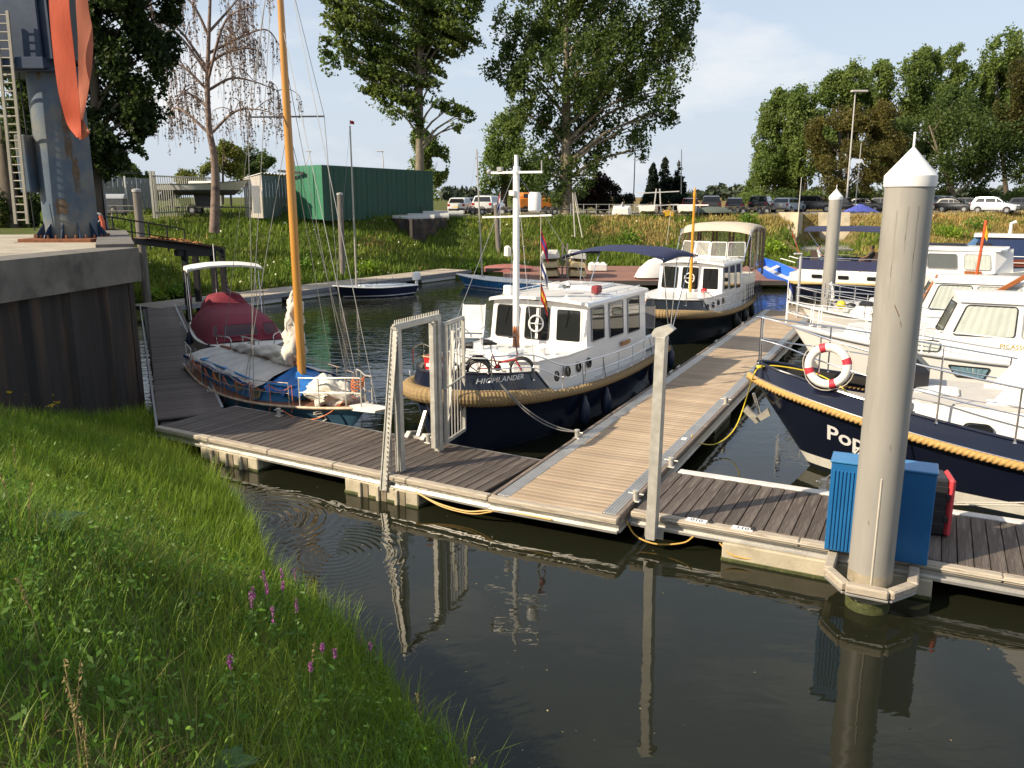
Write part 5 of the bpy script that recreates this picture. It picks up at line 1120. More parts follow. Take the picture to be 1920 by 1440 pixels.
# ------------------------------------------------------------------ white cabin cruisers in the right-hand slips
def cabin_cruiser(root, hu, hull_mats, trunk, cab, zr, boot=.2, stripe=.02, band=0, curtain=CURT, rails=True, trunk_w=.72, side_glass=PANE, deckm=GEL, nwin=2, trunk_windows=True, lean=.55, aft=None, ty=None):
    """trunk (aft, front, z): low fore cabin; cab (aft, front): main cabin, roof at zr"""
    hu.shell(root, hull_mats, boot=boot, stripe=stripe, band=band); hu.deck(root, deckm, drop=.04)
    y = (hu.B/2)*trunk_w; ta, tf, tz = trunk; zd = hu.zm-.05; n = 6
    base = [(ta, -y), (lerp(ta, tf, .6), -y*.92), (lerp(ta, tf, .9), -y*.6), (tf, -y*.25), (tf, y*.25), (lerp(ta, tf, .9), y*.6), (lerp(ta, tf, .6), y*.92), (ta, y)]
    house(root, base, [(x-.16*(x > ta+.01), v*.92) for x, v in base], zd, tz, GEL, 'fore_cabin')
    xa, xf = cab
    base = [(xa, -y), (xf, -y*.96), (xf+.2, 0), (xf, y*.96), (xa, y)]; top = [(xa+.1, -y*.90), (xf-lean, -y*.84), (xf-lean+.12, 0), (xf-lean, y*.84), (xa+.1, y*.90)]
    house(root, base, top, zd, zr-.04, GEL, 'main_cabin'); roofp(root, xa-.05, xf-lean, y*.90, zr, GEL, yf=y*.85, crown=.12, ov=.06)
    zf = lambda z: (z-zd)/(zr-.04-zd)
    def side(x, z, s_): t = zf(z); f = (x-xa)/(xf-xa); return Vector((x, s_*lerp(lerp(y, y*.96, f), lerp(y*.9, y*.84, f), t), z))
    w0, w1 = tz+.06, zr-.16
    for s_ in (1, -1):
        Lc = xf-xa; xe = xf-lean*zf(w0)-.10; xs0 = xa+.22; ww = (xe-xs0)/nwin
        for k in range(nwin):
            a, c = xs0+k*ww+.06, xs0+(k+1)*ww-.06; c1 = c-(lean*(zf(w1)-zf(w0)) if k == nwin-1 else 0)
            window(root, side(a, w0, s_), side(c, w0, s_), side(c1, w1, s_), side(a, w1, s_), GREYT if k % 2 else BLACK, side_glass, .03, .10, curtain=curtain, out=(0, s_, 0))
        if trunk_windows:
            for f0, f1 in ((.08, .40), (.48, .66)):
                p = [Vector((lerp(ta, tf, f), s_*lerp(y, y*.92, min(1, f/.6))*lerp(.985, .95, q), lerp(zd+.16, tz-.10, q))) for f, q in ((f0, 0), (f1, 0), (f1, 1), (f0, 1))]
                window(root, *p, BLACK, side_glass, .035, .12, curtain=curtain, out=(0, s_, .1))
    for k in range(2):                                   # windscreen in two panes
        a, c = (-.80, -.05) if k == 0 else (.05, .80)
        def fr_(v, z): t = zf(z); kx = 1-abs(v); return Vector((lerp(xf, xf-lean, t)+lerp(.2, .12, t)*kx+.01, v*y*lerp(.96, .84, t), z))
        window(root, fr_(c, w0), fr_(a, w0), fr_(a, w1), fr_(c, w1), BLACK, PANE, .03, .07, out=(1, 0, .3), name='windscreen')
    if rails:
        for s_ in (1, -1):
            us_ = [hu.u_at(x) for x in (xa, lerp(xa, xf, .5), xf, lerp(xf, hu.L/2, .35), lerp(xf, hu.L/2, .65))]+[.955]
            pts = [hu.pt(u, hu.sheer(u), s_, -.07) for u in us_]+[Vector((hu.L/2+.15, .10*s_, hu.zb+.05))]
            railing(root, pts, .62, range(1, 7), m=STEEL if rails is True else rails, r=.018)
    b = MB(); pts = hu.around(-.04, 0.02, .02, 30); b.tube(pts, .035, 6); b.build('rub_rail', GREYT, root)
    return dict(side=side, y=y, zd=zd)
pl, pr2 = place(at_dock(2.85, 14.0), at_dock(14.2, 14.3))
pic = thing('cabin_cruiser', 'white cabin cruiser with pale curtains and gold PICASSO lettering behind the thick pile', 'boat', pl, pr2)
hq = Hull(11.35, 3.5, 1.72, 1.25, 1.15, rake=1.2, stern=.85, p=2.3, q=.8, draft=.5, bwl=.4)
kq = cabin_cruiser(pic, hq, [GEL, NAVY2, NAVY2], (1.5, 4.3, 1.78), (-3.4, 1.9), 2.82, nwin=3, rails=WHITE)
for s_ in (1, -1):
    for x0_, x1_ in ((.55, 1.55), (-1.6, -.6)):
        p = [hq.pt(hq.u_at(x, z), z, s_, .006) for x, z in ((x0_+.12, .80), (x1_-.22, .80), (x1_, 1.12), (x0_, 1.12))]; window(pic, *p, BLACK, PANE, .03, .06, curtain=CURT_B, out=(0, s_, 0), name='hull_window')
b = MB(); b.box((1.9, 0, 1.80), (1.2, .05, .03)); b.build('teak_strip', BROWNW, pic)
zn = 1.62; sp_ = kq['side'](.05, zn, 1)
flat_text('PICASSO', .17, sp_+Vector((0, .012, 0)), (-1, .012, 0), (0, -.05, 1), bold=.012).build('lettering', MATS['gold_leaf'], pic, smooth=0)
b = MB(); g = [[Vector((x, 1.38+.03*math.sin(x*9+z*5), z)) for x in (-1.05, -1.3, -1.55, -1.8, -2.05, -2.3)] for z in (2.72, 2.4, 2.1, 1.8, 1.5, 1.3)]
bt = thing('beach_towel', 'blue beach towel with yellow and red print hanging from the white cruiser cabin', 'towel', (pic.location.x, pic.location.y, 0), pr2); b.sheet(g, (0, .01, 0))
b.build('cloth', mat('printed_towel', (.16, .38, .58), .9, var=.1, scale=2.2, col2=(.72, .46, .04), c2lo=.5, c2hi=.52), bt)
for i_, (x_, z_, r_) in enumerate(((-1.4, 2.45, .14), (-1.9, 2.2, .18), (-1.5, 1.75, .12))): b = MB(); b.lathe([(r_, 0), (r_*.8, .006)], 14, (x_, 1.43, z_), 0, Matrix.Rotation(R(-90), 3, 'X')); b.build('red_motif', mat('towel_red', (.55, .10, .05), .9), bt)
flag(in_world(pic, (5.85, 0, 1.8)), 'small blue and white pennant on the pulpit of the white cruiser', [FB, FW, FW], .36, .5, 1.25, 0, rz=R(-10), droop=1.0)
pl, pr3 = place(at_dock(2.15, 21.6), at_dock(12.6, 21.9))
b3 = thing('cabin_cruiser', 'cream white cruiser with a dark waist stripe, second boat beyond the dark blue one', 'boat', pl, pr3)
h3 = Hull(10.5, 3.4, 1.40, 1.0, .95, rake=1.1, stern=.85, p=2.3, q=.8, draft=.5, bwl=.4)
k3 = cabin_cruiser(b3, h3, [GEL, BLACK, NAVY2], (.9, 3.6, 1.52), (-3.6, 1.3), 2.62, nwin=3, boot=.55, stripe=.16, curtain=CURT, deckm=CREAMP)
b = MB(); b.box((2.9, .35, 1.56), (.5, .4, .22), .08); b.ball((3.4, .5, 1.5), .14, 10, 6, (1.2, 1, .8)); b.build('deck_gear', BLACK, b3)
b = MB(); b.ball((3.75, .55, 1.52), .17, 10, 7); b.build('buoy', mat('buoy_yellow', (.70, .55, .03), .4), b3)
flag(in_world(b3, (1.3, .9, 1.5)), 'dark varnished flagstaff with a red white and blue flag on the cream cruiser', [FR, FW, FB], .5, .36, 1.4, R(-25), rz=pr3, droop=1.0, poleM=VARN, pr=.04)
b = MB(); b.ball((3.0, -.2, 1.75), .12); fl3 = thing('steering_oar', 'varnished brown rudder oar raised on a cream boat beside the thick pile', 'oar', in_world(b3, (-.6, 1.25, 1.9)), pr3+R(180))
b = MB(); b.bar((0, 0, 0), (1.35, 0, 1.0), .07, .16, .02); b.build('shaft', VARN, fl3); b = MB(); b.bar((1.25, 0, .95), (1.6, 0, 1.02), .09, .09, .02); b.build('handle', VARN, fl3); b = MB(); b.prism([(-.5, -.3), (.05, -.12), (.12, .12), (-.1, .16), (-.5, -.15)], .06); b.build('blade', CREAMP, fl3)
# a hatched open sloop lying between
pl, pr5 = place(at_dock(2.7, 26.3), at_dock(11.5, 26.6))
sl = thing('cabin_cruiser', 'grey decked low cruiser with hoop rails behind the cream cruiser', 'boat', pl, pr5)
h5 = Hull(8.8, 2.9, 1.15, .85, .8, rake=1.0, stern=.8, p=2.3, q=.8, draft=.45, bwl=.4)
cabin_cruiser(sl, h5, [GEL, BLACK, NAVY2], (.6, 2.9, 1.25), (-3.0, .9), 2.1, nwin=2, deckm=DECKG)
for s_ in (.35, -.35): b = MB(); b.tube([(4.2, s_-.3, 1.15), (4.3, s_-.28, 1.65), (4.35, s_, 1.82), (4.3, s_+.28, 1.65), (4.2, s_+.3, 1.15)], .022, 6); b.build('hoop_rail', WHITE, sl)
# big aft-cabin cruiser with the navy canopy
pl, pr4 = place(at_dock(12.6, 38.6), at_dock(-.35, 39.6))
big = thing('aft_cabin_cruiser', 'large white cruiser with navy bottom and navy canopy where two people sit', 'boat', pl, pr4)
h4 = Hull(13.0, 4.2, 1.9, 1.4, 1.25, rake=1.3, stern=.9, p=2.6, q=.7, draft=.6, bwl=.5)
h4.shell(big, [GEL, mat('gold_band', (.50, .36, .15), .5), NAVY2], boot=.78, stripe=.14); h4.deck(big, CREAMP, drop=.05)
b = MB(); b.tube(h4.around(-.62, .02, .05, 30), .07, 8); b.build('rub_rail', mat('gold_rope', (.42, .30, .13), .7), big)
for s_ in (-1, 1):
    for x_ in (-5.0, -3.6, -2.1): p = [h4.pt(h4.u_at(x, z), z, s_, .01) for x, z in ((x_-.28, 1.0), (x_+.28, 1.0), (x_+.28, 1.2), (x_-.28, 1.2))]; window(big, *p, BLACK, PANE_D, .03, .05, out=(0, s_, 0), name='hull_window')
base = [(.2, -1.75), (3.6, -1.6), (4.4, -.8), (4.4, .8), (3.6, 1.6), (.2, 1.75)]
house(big, base, [(x-.12, y*.93) for x, y in base], 1.4, 2.75, GEL, 'saloon'); roofp(big, .1, 3.9, 1.66, 2.80, GEL, yf=1.4)
for s_ in (-1, 1):
    for x0_, x1_ in ((.45, 1.9), (2.15, 3.4)): window(big, (x0_, s_*(1.74-.04*(x0_-.2)), 1.75), (x1_, s_*(1.74-.04*(x1_-.2)), 1.75), (x1_-.1, s_*(1.65-.04*(x1_-.2)), 2.55), (x0_-.05, s_*(1.65-.04*(x0_-.2)), 2.55), GREYT, PANE, .03, .12, curtain=CURT if x0_ > 1 else None, out=(0, s_, 0))
b = MB(); b.box((1.2, 0, 2.96), (1.9, 1.1, .06), .02); b.build('solar_panel', mat('solar', (.015, .02, .04), .2), big)
b = MB(); b.box((2.6, -1.72, 1.62), (.8, .04, .16), .02); b.build('name_board', VARN, big)
# aft deck, dodgers and canopy
b = MB(); b.box((-3.3, 0, 1.32), (5.6, 3.7, .26), .03); b.build('aft_deck', CREAMP, big)
for s_ in (-1, 1):
    pts = [Vector((x, s_*1.84, 1.45)) for x in (-6.1, -5.0, -3.9, -2.8, -1.7, -.6)]; railing(big, pts, .66, range(6), r=.022)
    b = MB(); b.sheet([[Vector((x, s_*1.86, z)) for x in (-6.05, -4.7, -3.4, -2.0, -.7)] for z in (1.48, 1.75, 2.0)], (0, -.012*s_, 0)); b.build('dodger', NAVYC, big)
b = MB(); b.sheet([[Vector((-6.15, y, z)) for y in (-1.8, -.9, 0, .9, 1.8)] for z in (1.48, 1.75, 2.0)], (.012, 0, 0)); b.build('dodger', NAVYC, big)
bimini(big, -5.9, -.6, 1.75, 3.72, 1.9, NAVYC, zf=2.5, crown=.12, feet=((-5.8, -4.9), (-1.0, -1.4)), th=.05)
for s_ in (-1, 1):
    window(big, (-1.9, s_*1.78, 2.3), (-.2, s_*1.74, 2.3), (.1, s_*1.70, 3.6), (-1.5, s_*1.72, 3.66), NAVYC, CLEARV, .16, .2, out=(0, s_, 0), name='canopy_window')
    b = MB(); b.sheet([[Vector((-2.2+.4*k/3, s_*1.80, z)), Vector((-1.0+.2*k/3, s_*1.79, z)), Vector((.1, s_*1.77, z))] for k, z in enumerate((1.5, 1.8, 2.1, 2.35))], (0, -.012*s_, 0)); b.build('canopy_skirt', NAVYC, big)
    b = MB(); b.bar((-1.75, s_*1.76, 2.6), (-.4, s_*1.74, 3.6), .10, .012); b.bar((-.3, s_*1.75, 2.7), (-1.5, s_*1.75, 3.6), .10, .012); b.build('canopy_strap', NAVYC, big)
b = MB()
for s_ in (-1, 1): b.tube([(-6.4, s_*1.1, 1.75), (-7.2, s_*1.1, 1.95), (-7.25, s_*1.1, 1.9)], .03, 6)
b.build('davit', GEL, big)
flag(in_world(big, (-6.3, 0, 1.9)), 'furled red and white flag on a leaning staff at the stern of the big cruiser', [FR, FW, FR], .22, .9, 1.75, R(-22), rz=pr4, droop=1.4, poleM=VARN, pr=.03)
# far cruiser with blue tented wheelhouse
pl, pr6 = place(at_dock(19, 44.2), at_dock(7.6, 45.0))
bc = thing('aft_cabin_cruiser', 'far white and brown cruiser with blue covered windscreen at the right edge', 'boat', pl, pr6)
h6 = Hull(11.4, 3.8, 1.9, 1.45, 1.4, rake=1.2, stern=.88, p=2.5, q=.72, draft=.6)
h6.shell(bc, [GEL, NAVY2, NAVY2], boot=.5, stripe=.1); h6.deck(bc, CREAMP)
base = [(-4.8, -1.5), (-.2, -1.5), (-.2, 1.5), (-4.8, 1.5)]
house(bc, base, [(-4.3, -1.3), (-.3, -1.35), (-.3, 1.35), (-4.3, 1.3)], 1.4, 3.2, mat('navy_window_band', (.015, .028, .085), .25), 'wheelhouse'); roofp(bc, -4.4, -.2, 1.4, 3.28, GEL, crown=.08)
house(bc, [(-5.6, -1.45), (-4.6, -1.5), (-4.6, 1.5), (-5.6, 1.45)], [(-4.35, -1.3), (-4.2, -1.32), (-4.2, 1.32), (-4.35, 1.3)], 1.75, 3.2, mat('blue_tent', (.035, .12, .26), .6, var=.1), 'windscreen_cover')
for s_ in (-1, 1):
    b = MB(); b.box((-1.3, s_*1.62, 1.78), (3.6, .05, .42), .01); b.build('side_panel', mat('mahogany', (.13, .035, .018), .35), bc)
    b = MB(); b.box((-3.95, s_*1.46, 2.25), (.75, .06, 1.2)); b.build('doorway', BLACK, bc)
    railing(bc, [Vector((x, s_*1.75, 1.45)) for x in (-5.4, -3.5, -1.6, .5, 2.5)], .7, range(5), r=.025, m=WHITE)
b = MB(); b.tube([(-2.7, -.5, 3.3), (-2.7, -.5, 3.95), (-2.45, -.5, 4.05)], .09, 8); b.build('exhaust_stack', mat('pale_grey', (.55, .55, .53), .5), bc)
b = MB(); b.lathe([(.10, 3.3), (.12, 3.7), (.03, 3.9)], 10, (-1.0, 0, 0)); b.build('radome', WHITE, bc)
flag(at_dock(8.7, 36.2)+Vector((0, 0, 1.3)), 'red-orange flagstaff with yellow and red pennants at the right edge', [FY, FY], .5, .6, 3.0, R(3), rz=R(-60), droop=1.2, poleM=mat('vermilion', (.55, .10, .03), .4), pr=.07)
flag(at_dock(11.9, 45.5)+Vector((0, 0, 2.9)), 'slim red staff with a white and violet flag at the far right edge', [FW, FB, FR], .4, .5, 1.6, R(-30), rz=R(20), droop=1.1, poleM=MATS['vermilion'], pr=.03)

# ------------------------------------------------------------------ people on the big cruiser
def person(label, loc, rz, shirt, legs, hair, skin=(0.36, 0.20, 0.13), lean=.12):
    """seated figure: local x forward, hips at the origin on the seat"""
    t = thing('person', label, 'person', loc, rz)
    J = {'pelvis': (0, 0, .09), 'belly': (-.02, 0, .26), 'chest': (-.02-lean, 0, .46), 'neck': (-.02-lean*1.2, 0, .60), 'nape': (-lean, 0, .66), 'head': (.01-lean, 0, .74), 'crown': (.0-lean, 0, .84)}
    E_ = [('pelvis', 'belly'), ('belly', 'chest'), ('chest', 'neck'), ('neck', 'nape'), ('nape', 'head'), ('head', 'crown')]
    rad = {'pelvis': .135, 'belly': .125, 'chest': .14, 'neck': .062, 'nape': .06, 'head': .095, 'crown': .075}
    for s_, n in ((1, 'l'), (-1, 'r')):
        J.update({'hip'+n: (.02, .10*s_, .08), 'knee'+n: (.45, .12*s_, .10), 'ank'+n: (.50, .12*s_, -.34), 'toe'+n: (.64, .13*s_, -.40), 'sh'+n: (-.02-lean, .19*s_, .53), 'el'+n: (.08, .24*s_, .29), 'wr'+n: (.30, .13*s_, .22), 'ha'+n: (.37, .09*s_, .21)})
        E_ += [('pelvis', 'hip'+n), ('hip'+n, 'knee'+n), ('knee'+n, 'ank'+n), ('ank'+n, 'toe'+n), ('chest', 'sh'+n), ('sh'+n, 'el'+n), ('el'+n, 'wr'+n), ('wr'+n, 'ha'+n)]
        rad.update({'hip'+n: .10, 'knee'+n: .07, 'ank'+n: .045, 'toe'+n: .04, 'sh'+n: .07, 'el'+n: .045, 'wr'+n: .032, 'ha'+n: .036})
    ks = list(J); me = bpy.data.meshes.new('body'); me.from_pydata([J[k] for k in ks], [(ks.index(a), ks.index(c)) for a, c in E_], []); o = bpy.data.objects.new('body', me); COL.objects.link(o)
    sk = o.modifiers.new('skin', 'SKIN'); o.modifiers.new('sub', 'SUBSURF').levels = 2
    for i, k in enumerate(ks): me.skin_vertices[0].data[i].radius = (rad[k], rad[k]); me.skin_vertices[0].data[i].use_root = k == 'pelvis'
    dg = bpy.context.evaluated_depsgraph_get(); m2 = bpy.data.meshes.new_from_object(o.evaluated_get(dg)); bpy.data.objects.remove(o)
    m2.materials.clear(); sm = mat('skin_%d' % int(skin[0]*100), skin, .55)
    for m in (sm, shirt, legs): m2.materials.append(m)
    for p in m2.polygons:
        c = p.center; p.use_smooth = True
        p.material_index = 1 if (c.z > .13 and c.z < .585 and (c.x < .12 and not (abs(c.y) > .2 and c.z < .40))) else 2 if (c.z <= .19 and c.x < .56 and c.z > -.30 and abs(c.y) < .25) else 0
    link('body', m2, t)
    b = MB(); b.ball((-.02-lean, 0, .80), .105, 12, 8, (1.02, .92, .95)); hm = mat('hair_%d' % int(hair[0]*1000), hair, .7); hb_ = b.build('hair', hm, t); hb_.location = (-.02, 0, .012)
    hx = .085-lean
    b = MB(); b.prism([(hx, .735), (hx+.035, .745), (hx+.005, .79)], .03); b.build('nose', sm, t)
    for s_ in (1, -1): b = MB(); b.ball((hx-.012, .033*s_, .785), .012, 6, 4); b.build('eye', BLACK, t); b = MB(); b.ball((-lean, .092*s_, .765), .026, 6, 4, (.6, .5, 1)); b.build('ear', sm, t)
    b = MB(); b.box((hx-.008, 0, .712), (.02, .045, .012), .004); b.build('mouth', mat('lips', (.25, .08, .07), .5), t)
    for s_ in (1, -1):
        for q in range(5):
            b = MB(); y0 = .09*s_+(q-1.5)*.018; tip = (.455-.012*abs(q-1.5), y0-.01*s_, .19) if q < 4 else (.40, .09*s_-.055*s_, .235); b.tube([(.37, y0 if q < 4 else .075*s_, .21), (.415, y0, .208) if q < 4 else (.385, .05*s_, .225), tip], [.011, .010, .007], 6); b.build('finger' if q < 4 else 'thumb', sm, t)
    return t
TEE = mat('pale_tshirt', (.50, .55, .58), .85); SHORT = mat('blue_shorts', (.22, .34, .48), .85); DARKS = mat('dark_shirt', (.06, .055, .05), .85)
def wicker_chair(label, loc, rz):
    t = thing('wicker_chair', label, 'chair', loc, rz); m = mat('dark_wicker', (.05, .03, .022), .8, bump=.5, bscale=40)
    b = MB(); b.box((0, 0, .40), (.52, .52, .08), .03); b.build('seat', m, t); b = MB(); b.bar((-.24, 0, .42), (-.34, 0, 1.0), .06, .5, .02); b.build('backrest', m, t)
    for x in (-.22, .22):
        for y in (-.22, .22): b = MB(); b.tube([(x, y, 0), (x, y, .38)], .022, 6); b.build('leg', m, t)
    for y in (-.27, .27): b = MB(); b.tube([(-.26, y, .62), (.2, y, .62), (.22, y, .1)], .025, 6); b.build('armrest', m, t)
    return t
for lb, x_, face, sh, lg, hr, sk in (('seated person in a pale t-shirt and blue shorts facing the bow under the navy canopy', -5.1, 0, TEE, SHORT, (.02, .014, .01), (.38, .22, .15)), ('seated person in dark top facing the stern under the navy canopy', -2.55, 180, DARKS, BROWNW, (.012, .01, .008), (.16, .085, .055))):
    wicker_chair('dark wicker chair under the navy canopy, '+('nearer the stern' if face == 0 else 'nearer the bow'), in_world(big, (x_, -.75, 1.47)), pr4+R(face))
    person(lb, in_world(big, (x_, -.75, 1.47+.45)), pr4+R(face), sh, lg, hr, sk)
# ------------------------------------------------------------------ the blue wooden sailing boat
pl, prs = place(P(668, 757, .95), P(392, 672, .72))
sail = thing('sailing_boat', 'old blue sailing boat with wooden mast, grey tarpaulin and rusty rails', 'boat', (pl[0]+.1, pl[1]+.1, 0), prs)
hs_ = Hull(9.0, 2.7, .88, .50, .64, rake=1.0, stern=.62, p=2.2, q=.85, draft=.5, bwl=.35, srake=.4)
SBL = mat('faded_blue_hull', (0.075, 0.175, 0.27), .45, var=.2, scale=2, col2=(.16, .26, .32), c2lo=.56, c2hi=.7)
SBD = mat('bright_blue_cabin', (0.05, 0.22, 0.46), .4, var=.15, scale=2, col2=(.10, .28, .46), c2lo=.55, c2hi=.7)
hs_.shell(sail, [SBL, SBL, mat('dark_bottom', (.02, .03, .035), .6)], boot=.06, stripe=.02)
hs_.deck(sail, mat('brown_side_deck', (.20, .085, .05), .7, var=.25, scale=4, col2=(.30, .16, .10)), drop=.03)
b = MB(); b.tube(hs_.around(.0, .02, .01, 36), .032, 6); b.build('rub_rail', mat('worn_cream_rail', (.50, .40, .28), .6, var=.3, scale=6, col2=(.40, .18, .08)), sail)
b = MB(); b.prism([(-.05, .78), (.95, .92), (1.0, .98), (-.1, .89)], .42, 0, Matrix.Translation((4.2, 0, 0))); b.build('bow_platform', WCANV, sail)
base = [(-2.9, -.92), (.9, -.98), (1.9, -.62), (1.9, .62), (.9, .98), (-2.9, .92)]
house(sail, base, [(x-.06*(x > 0), y*.9) for x, y in base], 0.46, .98, SBD, 'cabin')
b = MB(); b.tube([(x-.03, y*.93, .985) for x, y in base], .03, 6, True); b.build('cabin_edge', SBD, sail)
for s_ in (1, -1):
    for x_, w_ in ((-1.75, .5), (-.25, .46), (.85, .46)):
        yy = lerp(.92, .98, (x_+2.9)/3.8); window(sail, (x_-w_/2, s_*yy*.985, .58), (x_+w_/2, s_*yy*.985, .58), (x_+w_/2, s_*yy*.935, .86), (x_-w_/2, s_*yy*.935, .86), mat('brass_frame', (.45, .36, .20), .5), mat('yellowed_pane', (.30, .27, .17), .3), .045, .12, out=(0, s_, 0))
MASTW = mat('varnished_spar', (.50, .235, .045), .35, var=.15, scale=2, stretch=(8, 8, .5), coat=.35)
mx_ = 1.45
b = MB(); b.tube([(mx_, 0, .9), (mx_, 0, 6), (mx_-.02, 0, 11.8)], [.105, .10, .055], 14); b.build('mast', MASTW, sail)
b = MB(); b.tube([(mx_, -.95, 7.15), (mx_, .95, 7.28)], .022, 6); b.build('crosstree', mat('grey_spar', (.16, .14, .12), .6), sail)
b = MB()
for a_, c_ in (((mx_, 0, 11.5), (4.9, 0, 1.05)), ((mx_, 0, 9.2), (4.3, 0, .95)), ((mx_, 0, 11.5), (mx_-.5, -1.2, .68)), ((mx_, -.95, 7.15), (mx_-.05, -1.25, .68)), ((mx_, .95, 7.28), (mx_-.05, 1.25, .68)), ((mx_, -.95, 7.15), (mx_, 0, 11.3)), ((mx_, .95, 7.28), (mx_, 0, 11.3)), ((mx_, 0, 7), (mx_-.7, 1.25, .68)), ((mx_, 0, 7), (mx_-.7, -1.25, .68)), ((mx_, 0, 11.5), (-4.3, .3, .8)), ((mx_, 0, 7.0), (mx_+.6, 1.15, .7)), ((mx_, 0, 8.6), (mx_+.7, .9, .7))): b.tube([a_, c_], .0085, 4)
b.build('rigging', mat('wire_rigging', (.33, .32, .30), .4, .5), sail)
b = MB(); b.tube([(mx_-.1, 0, 1.40), (-3.6, 0, 1.15)], [.06, .05], 10); b.build('boom', VARN, sail)
# tarpaulin tent over the boom
g = []
for i in range(17):
    t = i/16; x = lerp(1.15, -3.9, t); zr_ = lerp(1.32, 1.14, t)
    g.append([Vector((x+.04*math.sin(k*7+i), 1.10*k*(1-.15*t)*(1 if abs(k) < .99 else 1.03), lerp(zr_, .92+.02*t+.05*math.sin(i*1.3), abs(k)**1.15)+.025*math.sin(i*2.3+k*9))) for k in (-1, -.8, -.55, -.3, -.1, 0, .1, .3, .55, .8, 1)])
b = MB(); b.sheet(g, (0, 0, -.012)); b.build('tarpaulin', mat('grey_tarpaulin', (.54, .51, .46), .7, var=.15, scale=3, col2=(.44, .41, .37), bump=.5, bscale=6), sail, smooth=80)
b = MB()
for s_ in (1, -1): b.sheet([[Vector((lerp(1.1, -4.0, i/10), s_*(1.12-.16*i/10+.02*math.sin(i*2)), z-.03*math.sin(i*1.7))) for i in range(11)] for z in (.96, .92, .88)], (0, -.01*s_, 0))
b.build('tarpaulin_hem', mat('blue_tarpaulin', (.02, .14, .42), .5, var=.2, scale=3, bump=.6, bscale=5), sail)
g = []
for i in range(11):
    t = i/10; x = lerp(1.1, 2.35, t); g.append([Vector((x, .95*k*(1-.4*t), lerp(1.26-.30*t+.06*math.sin(i*2.7+k*3), .84+.06*math.sin(i*1.9), abs(k)**1.3)+.05*math.sin(i*3.1+k*8))) for k in (-1, -.7, -.4, -.15, .15, .4, .7, 1)])
b = MB(); b.sheet(g, (0, 0, -.012)); b.build('fore_tarpaulin', MATS['blue_tarpaulin'], sail, smooth=80)
def bundle(path, rads, name, m, parent, n=14, lump=.18, seed=1):
    rr = random.Random(seed); pts = smooth_path(path, 6); N = len(pts); ph = [rr.uniform(0, 6.28) for _ in range(8)]; rings = []
    for i, p in enumerate(pts):
        t = (pts[min(i+1, N-1)]-pts[max(i-1, 0)]).normalized(); u = Vector((0, 0, 1)) if abs(t.z) < .8 else Vector((1, 0, 0)); u = (u-t*u.dot(t)).normalized(); w = t.cross(u); f = i/(N-1)*(len(rads)-1); k0 = min(int(f), len(rads)-2); r = lerp(rads[k0], rads[k0+1], f-k0)
        rings.append([p+(u*math.cos(a)+w*math.sin(a))*r*(1+lump*math.sin(5*a+ph[0]+i*.9)+lump*.8*math.sin(3*a+ph[1]-i*.55)+lump*.6*math.sin(8*a+ph[2]+i*1.7)) for a in [2*math.pi*k/n for k in range(n)]])
    b = MB(); b.loft(rings); return b.build(name, m, parent, smooth=80)
SAILC = mat('sail_cloth', (.68, .64, .56), .85, var=.1, scale=4, bump=.6, bscale=9, trans=.12)
bundle([(mx_-.12, .08, 3.3), (mx_-.26, .06, 2.9), (mx_-.33, .04, 2.4), (mx_-.30, 0, 1.85), (mx_-.5, 0, 1.45)], [.06, .16, .20, .24, .26], 'hoisted_sail', SAILC, sail, n=20, lump=.22, seed=3)
bundle([(mx_-.35, 0, 1.45), (-.2, .03, 1.44), (-1.3, 0, 1.37), (-2.2, .02, 1.30), (-2.8, 0, 1.24)], [.25, .17, .13, .12, .06], 'furled_sail', SAILC, sail, n=20, lump=.2, seed=5)
bundle([(2.45, -.15, .85), (2.85, -.25, .98), (3.3, -.1, .98), (3.7, 0, .92)], [.14, .30, .30, .12], 'headsail_heap', SAILC, sail, n=26, lump=.26, seed=8)
SR = mat('rusty_rail', (.48, .40, .33), .5, .3, var=.3, scale=12, col2=(.35, .16, .07))
for s_ in (1, -1):
    xs_ = (4.55, 4.0, 3.4, 2.9); pts = [hs_.pt(hs_.u_at(x), hs_.sheer(hs_.u_at(x)), s_, -.06) for x in xs_]; pts[0].y = s_*.14; railing(sail, pts, .68, range(4), m=GALV, r=.018, name='pulpit')
    xs_ = (2.6, 1.2, -.4, -2.0, -3.3); pts = [hs_.pt(hs_.u_at(x), hs_.sheer(hs_.u_at(x)), s_, -.05) for x in xs_]; railing(sail, pts, .55, range(5), m=SR, rails=(1.0, .55), r=.011, name='guard_wire')
    p = [hs_.pt(hs_.u_at(x), hs_.sheer(hs_.u_at(x)), s_, -.06) for x in (-3.3, -4.1)]; b = MB(); z1_ = Vector((0, 0, .68)); b.tube(smooth_path([p[0], p[0]+z1_*.9, p[0]+z1_, p[1]+z1_, p[1]+z1_*.9, p[1]]), .02, 6); b.tube([p[0]+z1_*.5, p[1]+z1_*.5], .015, 6); b.build('pushpit', GALV, sail)
OR = mat('orange_line', (.58, .16, .05), .7, var=.2)
b = MB(); rng_ = random.Random(4)
for k in range(9):
    x = lerp(2.7, -3.0, k/8); p = hs_.pt(hs_.u_at(x), hs_.sheer(hs_.u_at(x)), -1, -.05); q = hs_.pt(hs_.u_at(x-.65), hs_.sheer(hs_.u_at(x-.65)), -1, -.05)
    b.tube(sag(p+Vector((0, 0, .5)), q+Vector((0, 0, .45)), rng_.uniform(.08, .25)), .010, 4); b.tube([p+Vector((0, 0, .5)), p+Vector((.02, 0, .0)), p+Vector((.0, -.04, -rng_.uniform(.1, .5)))], .009, 4)
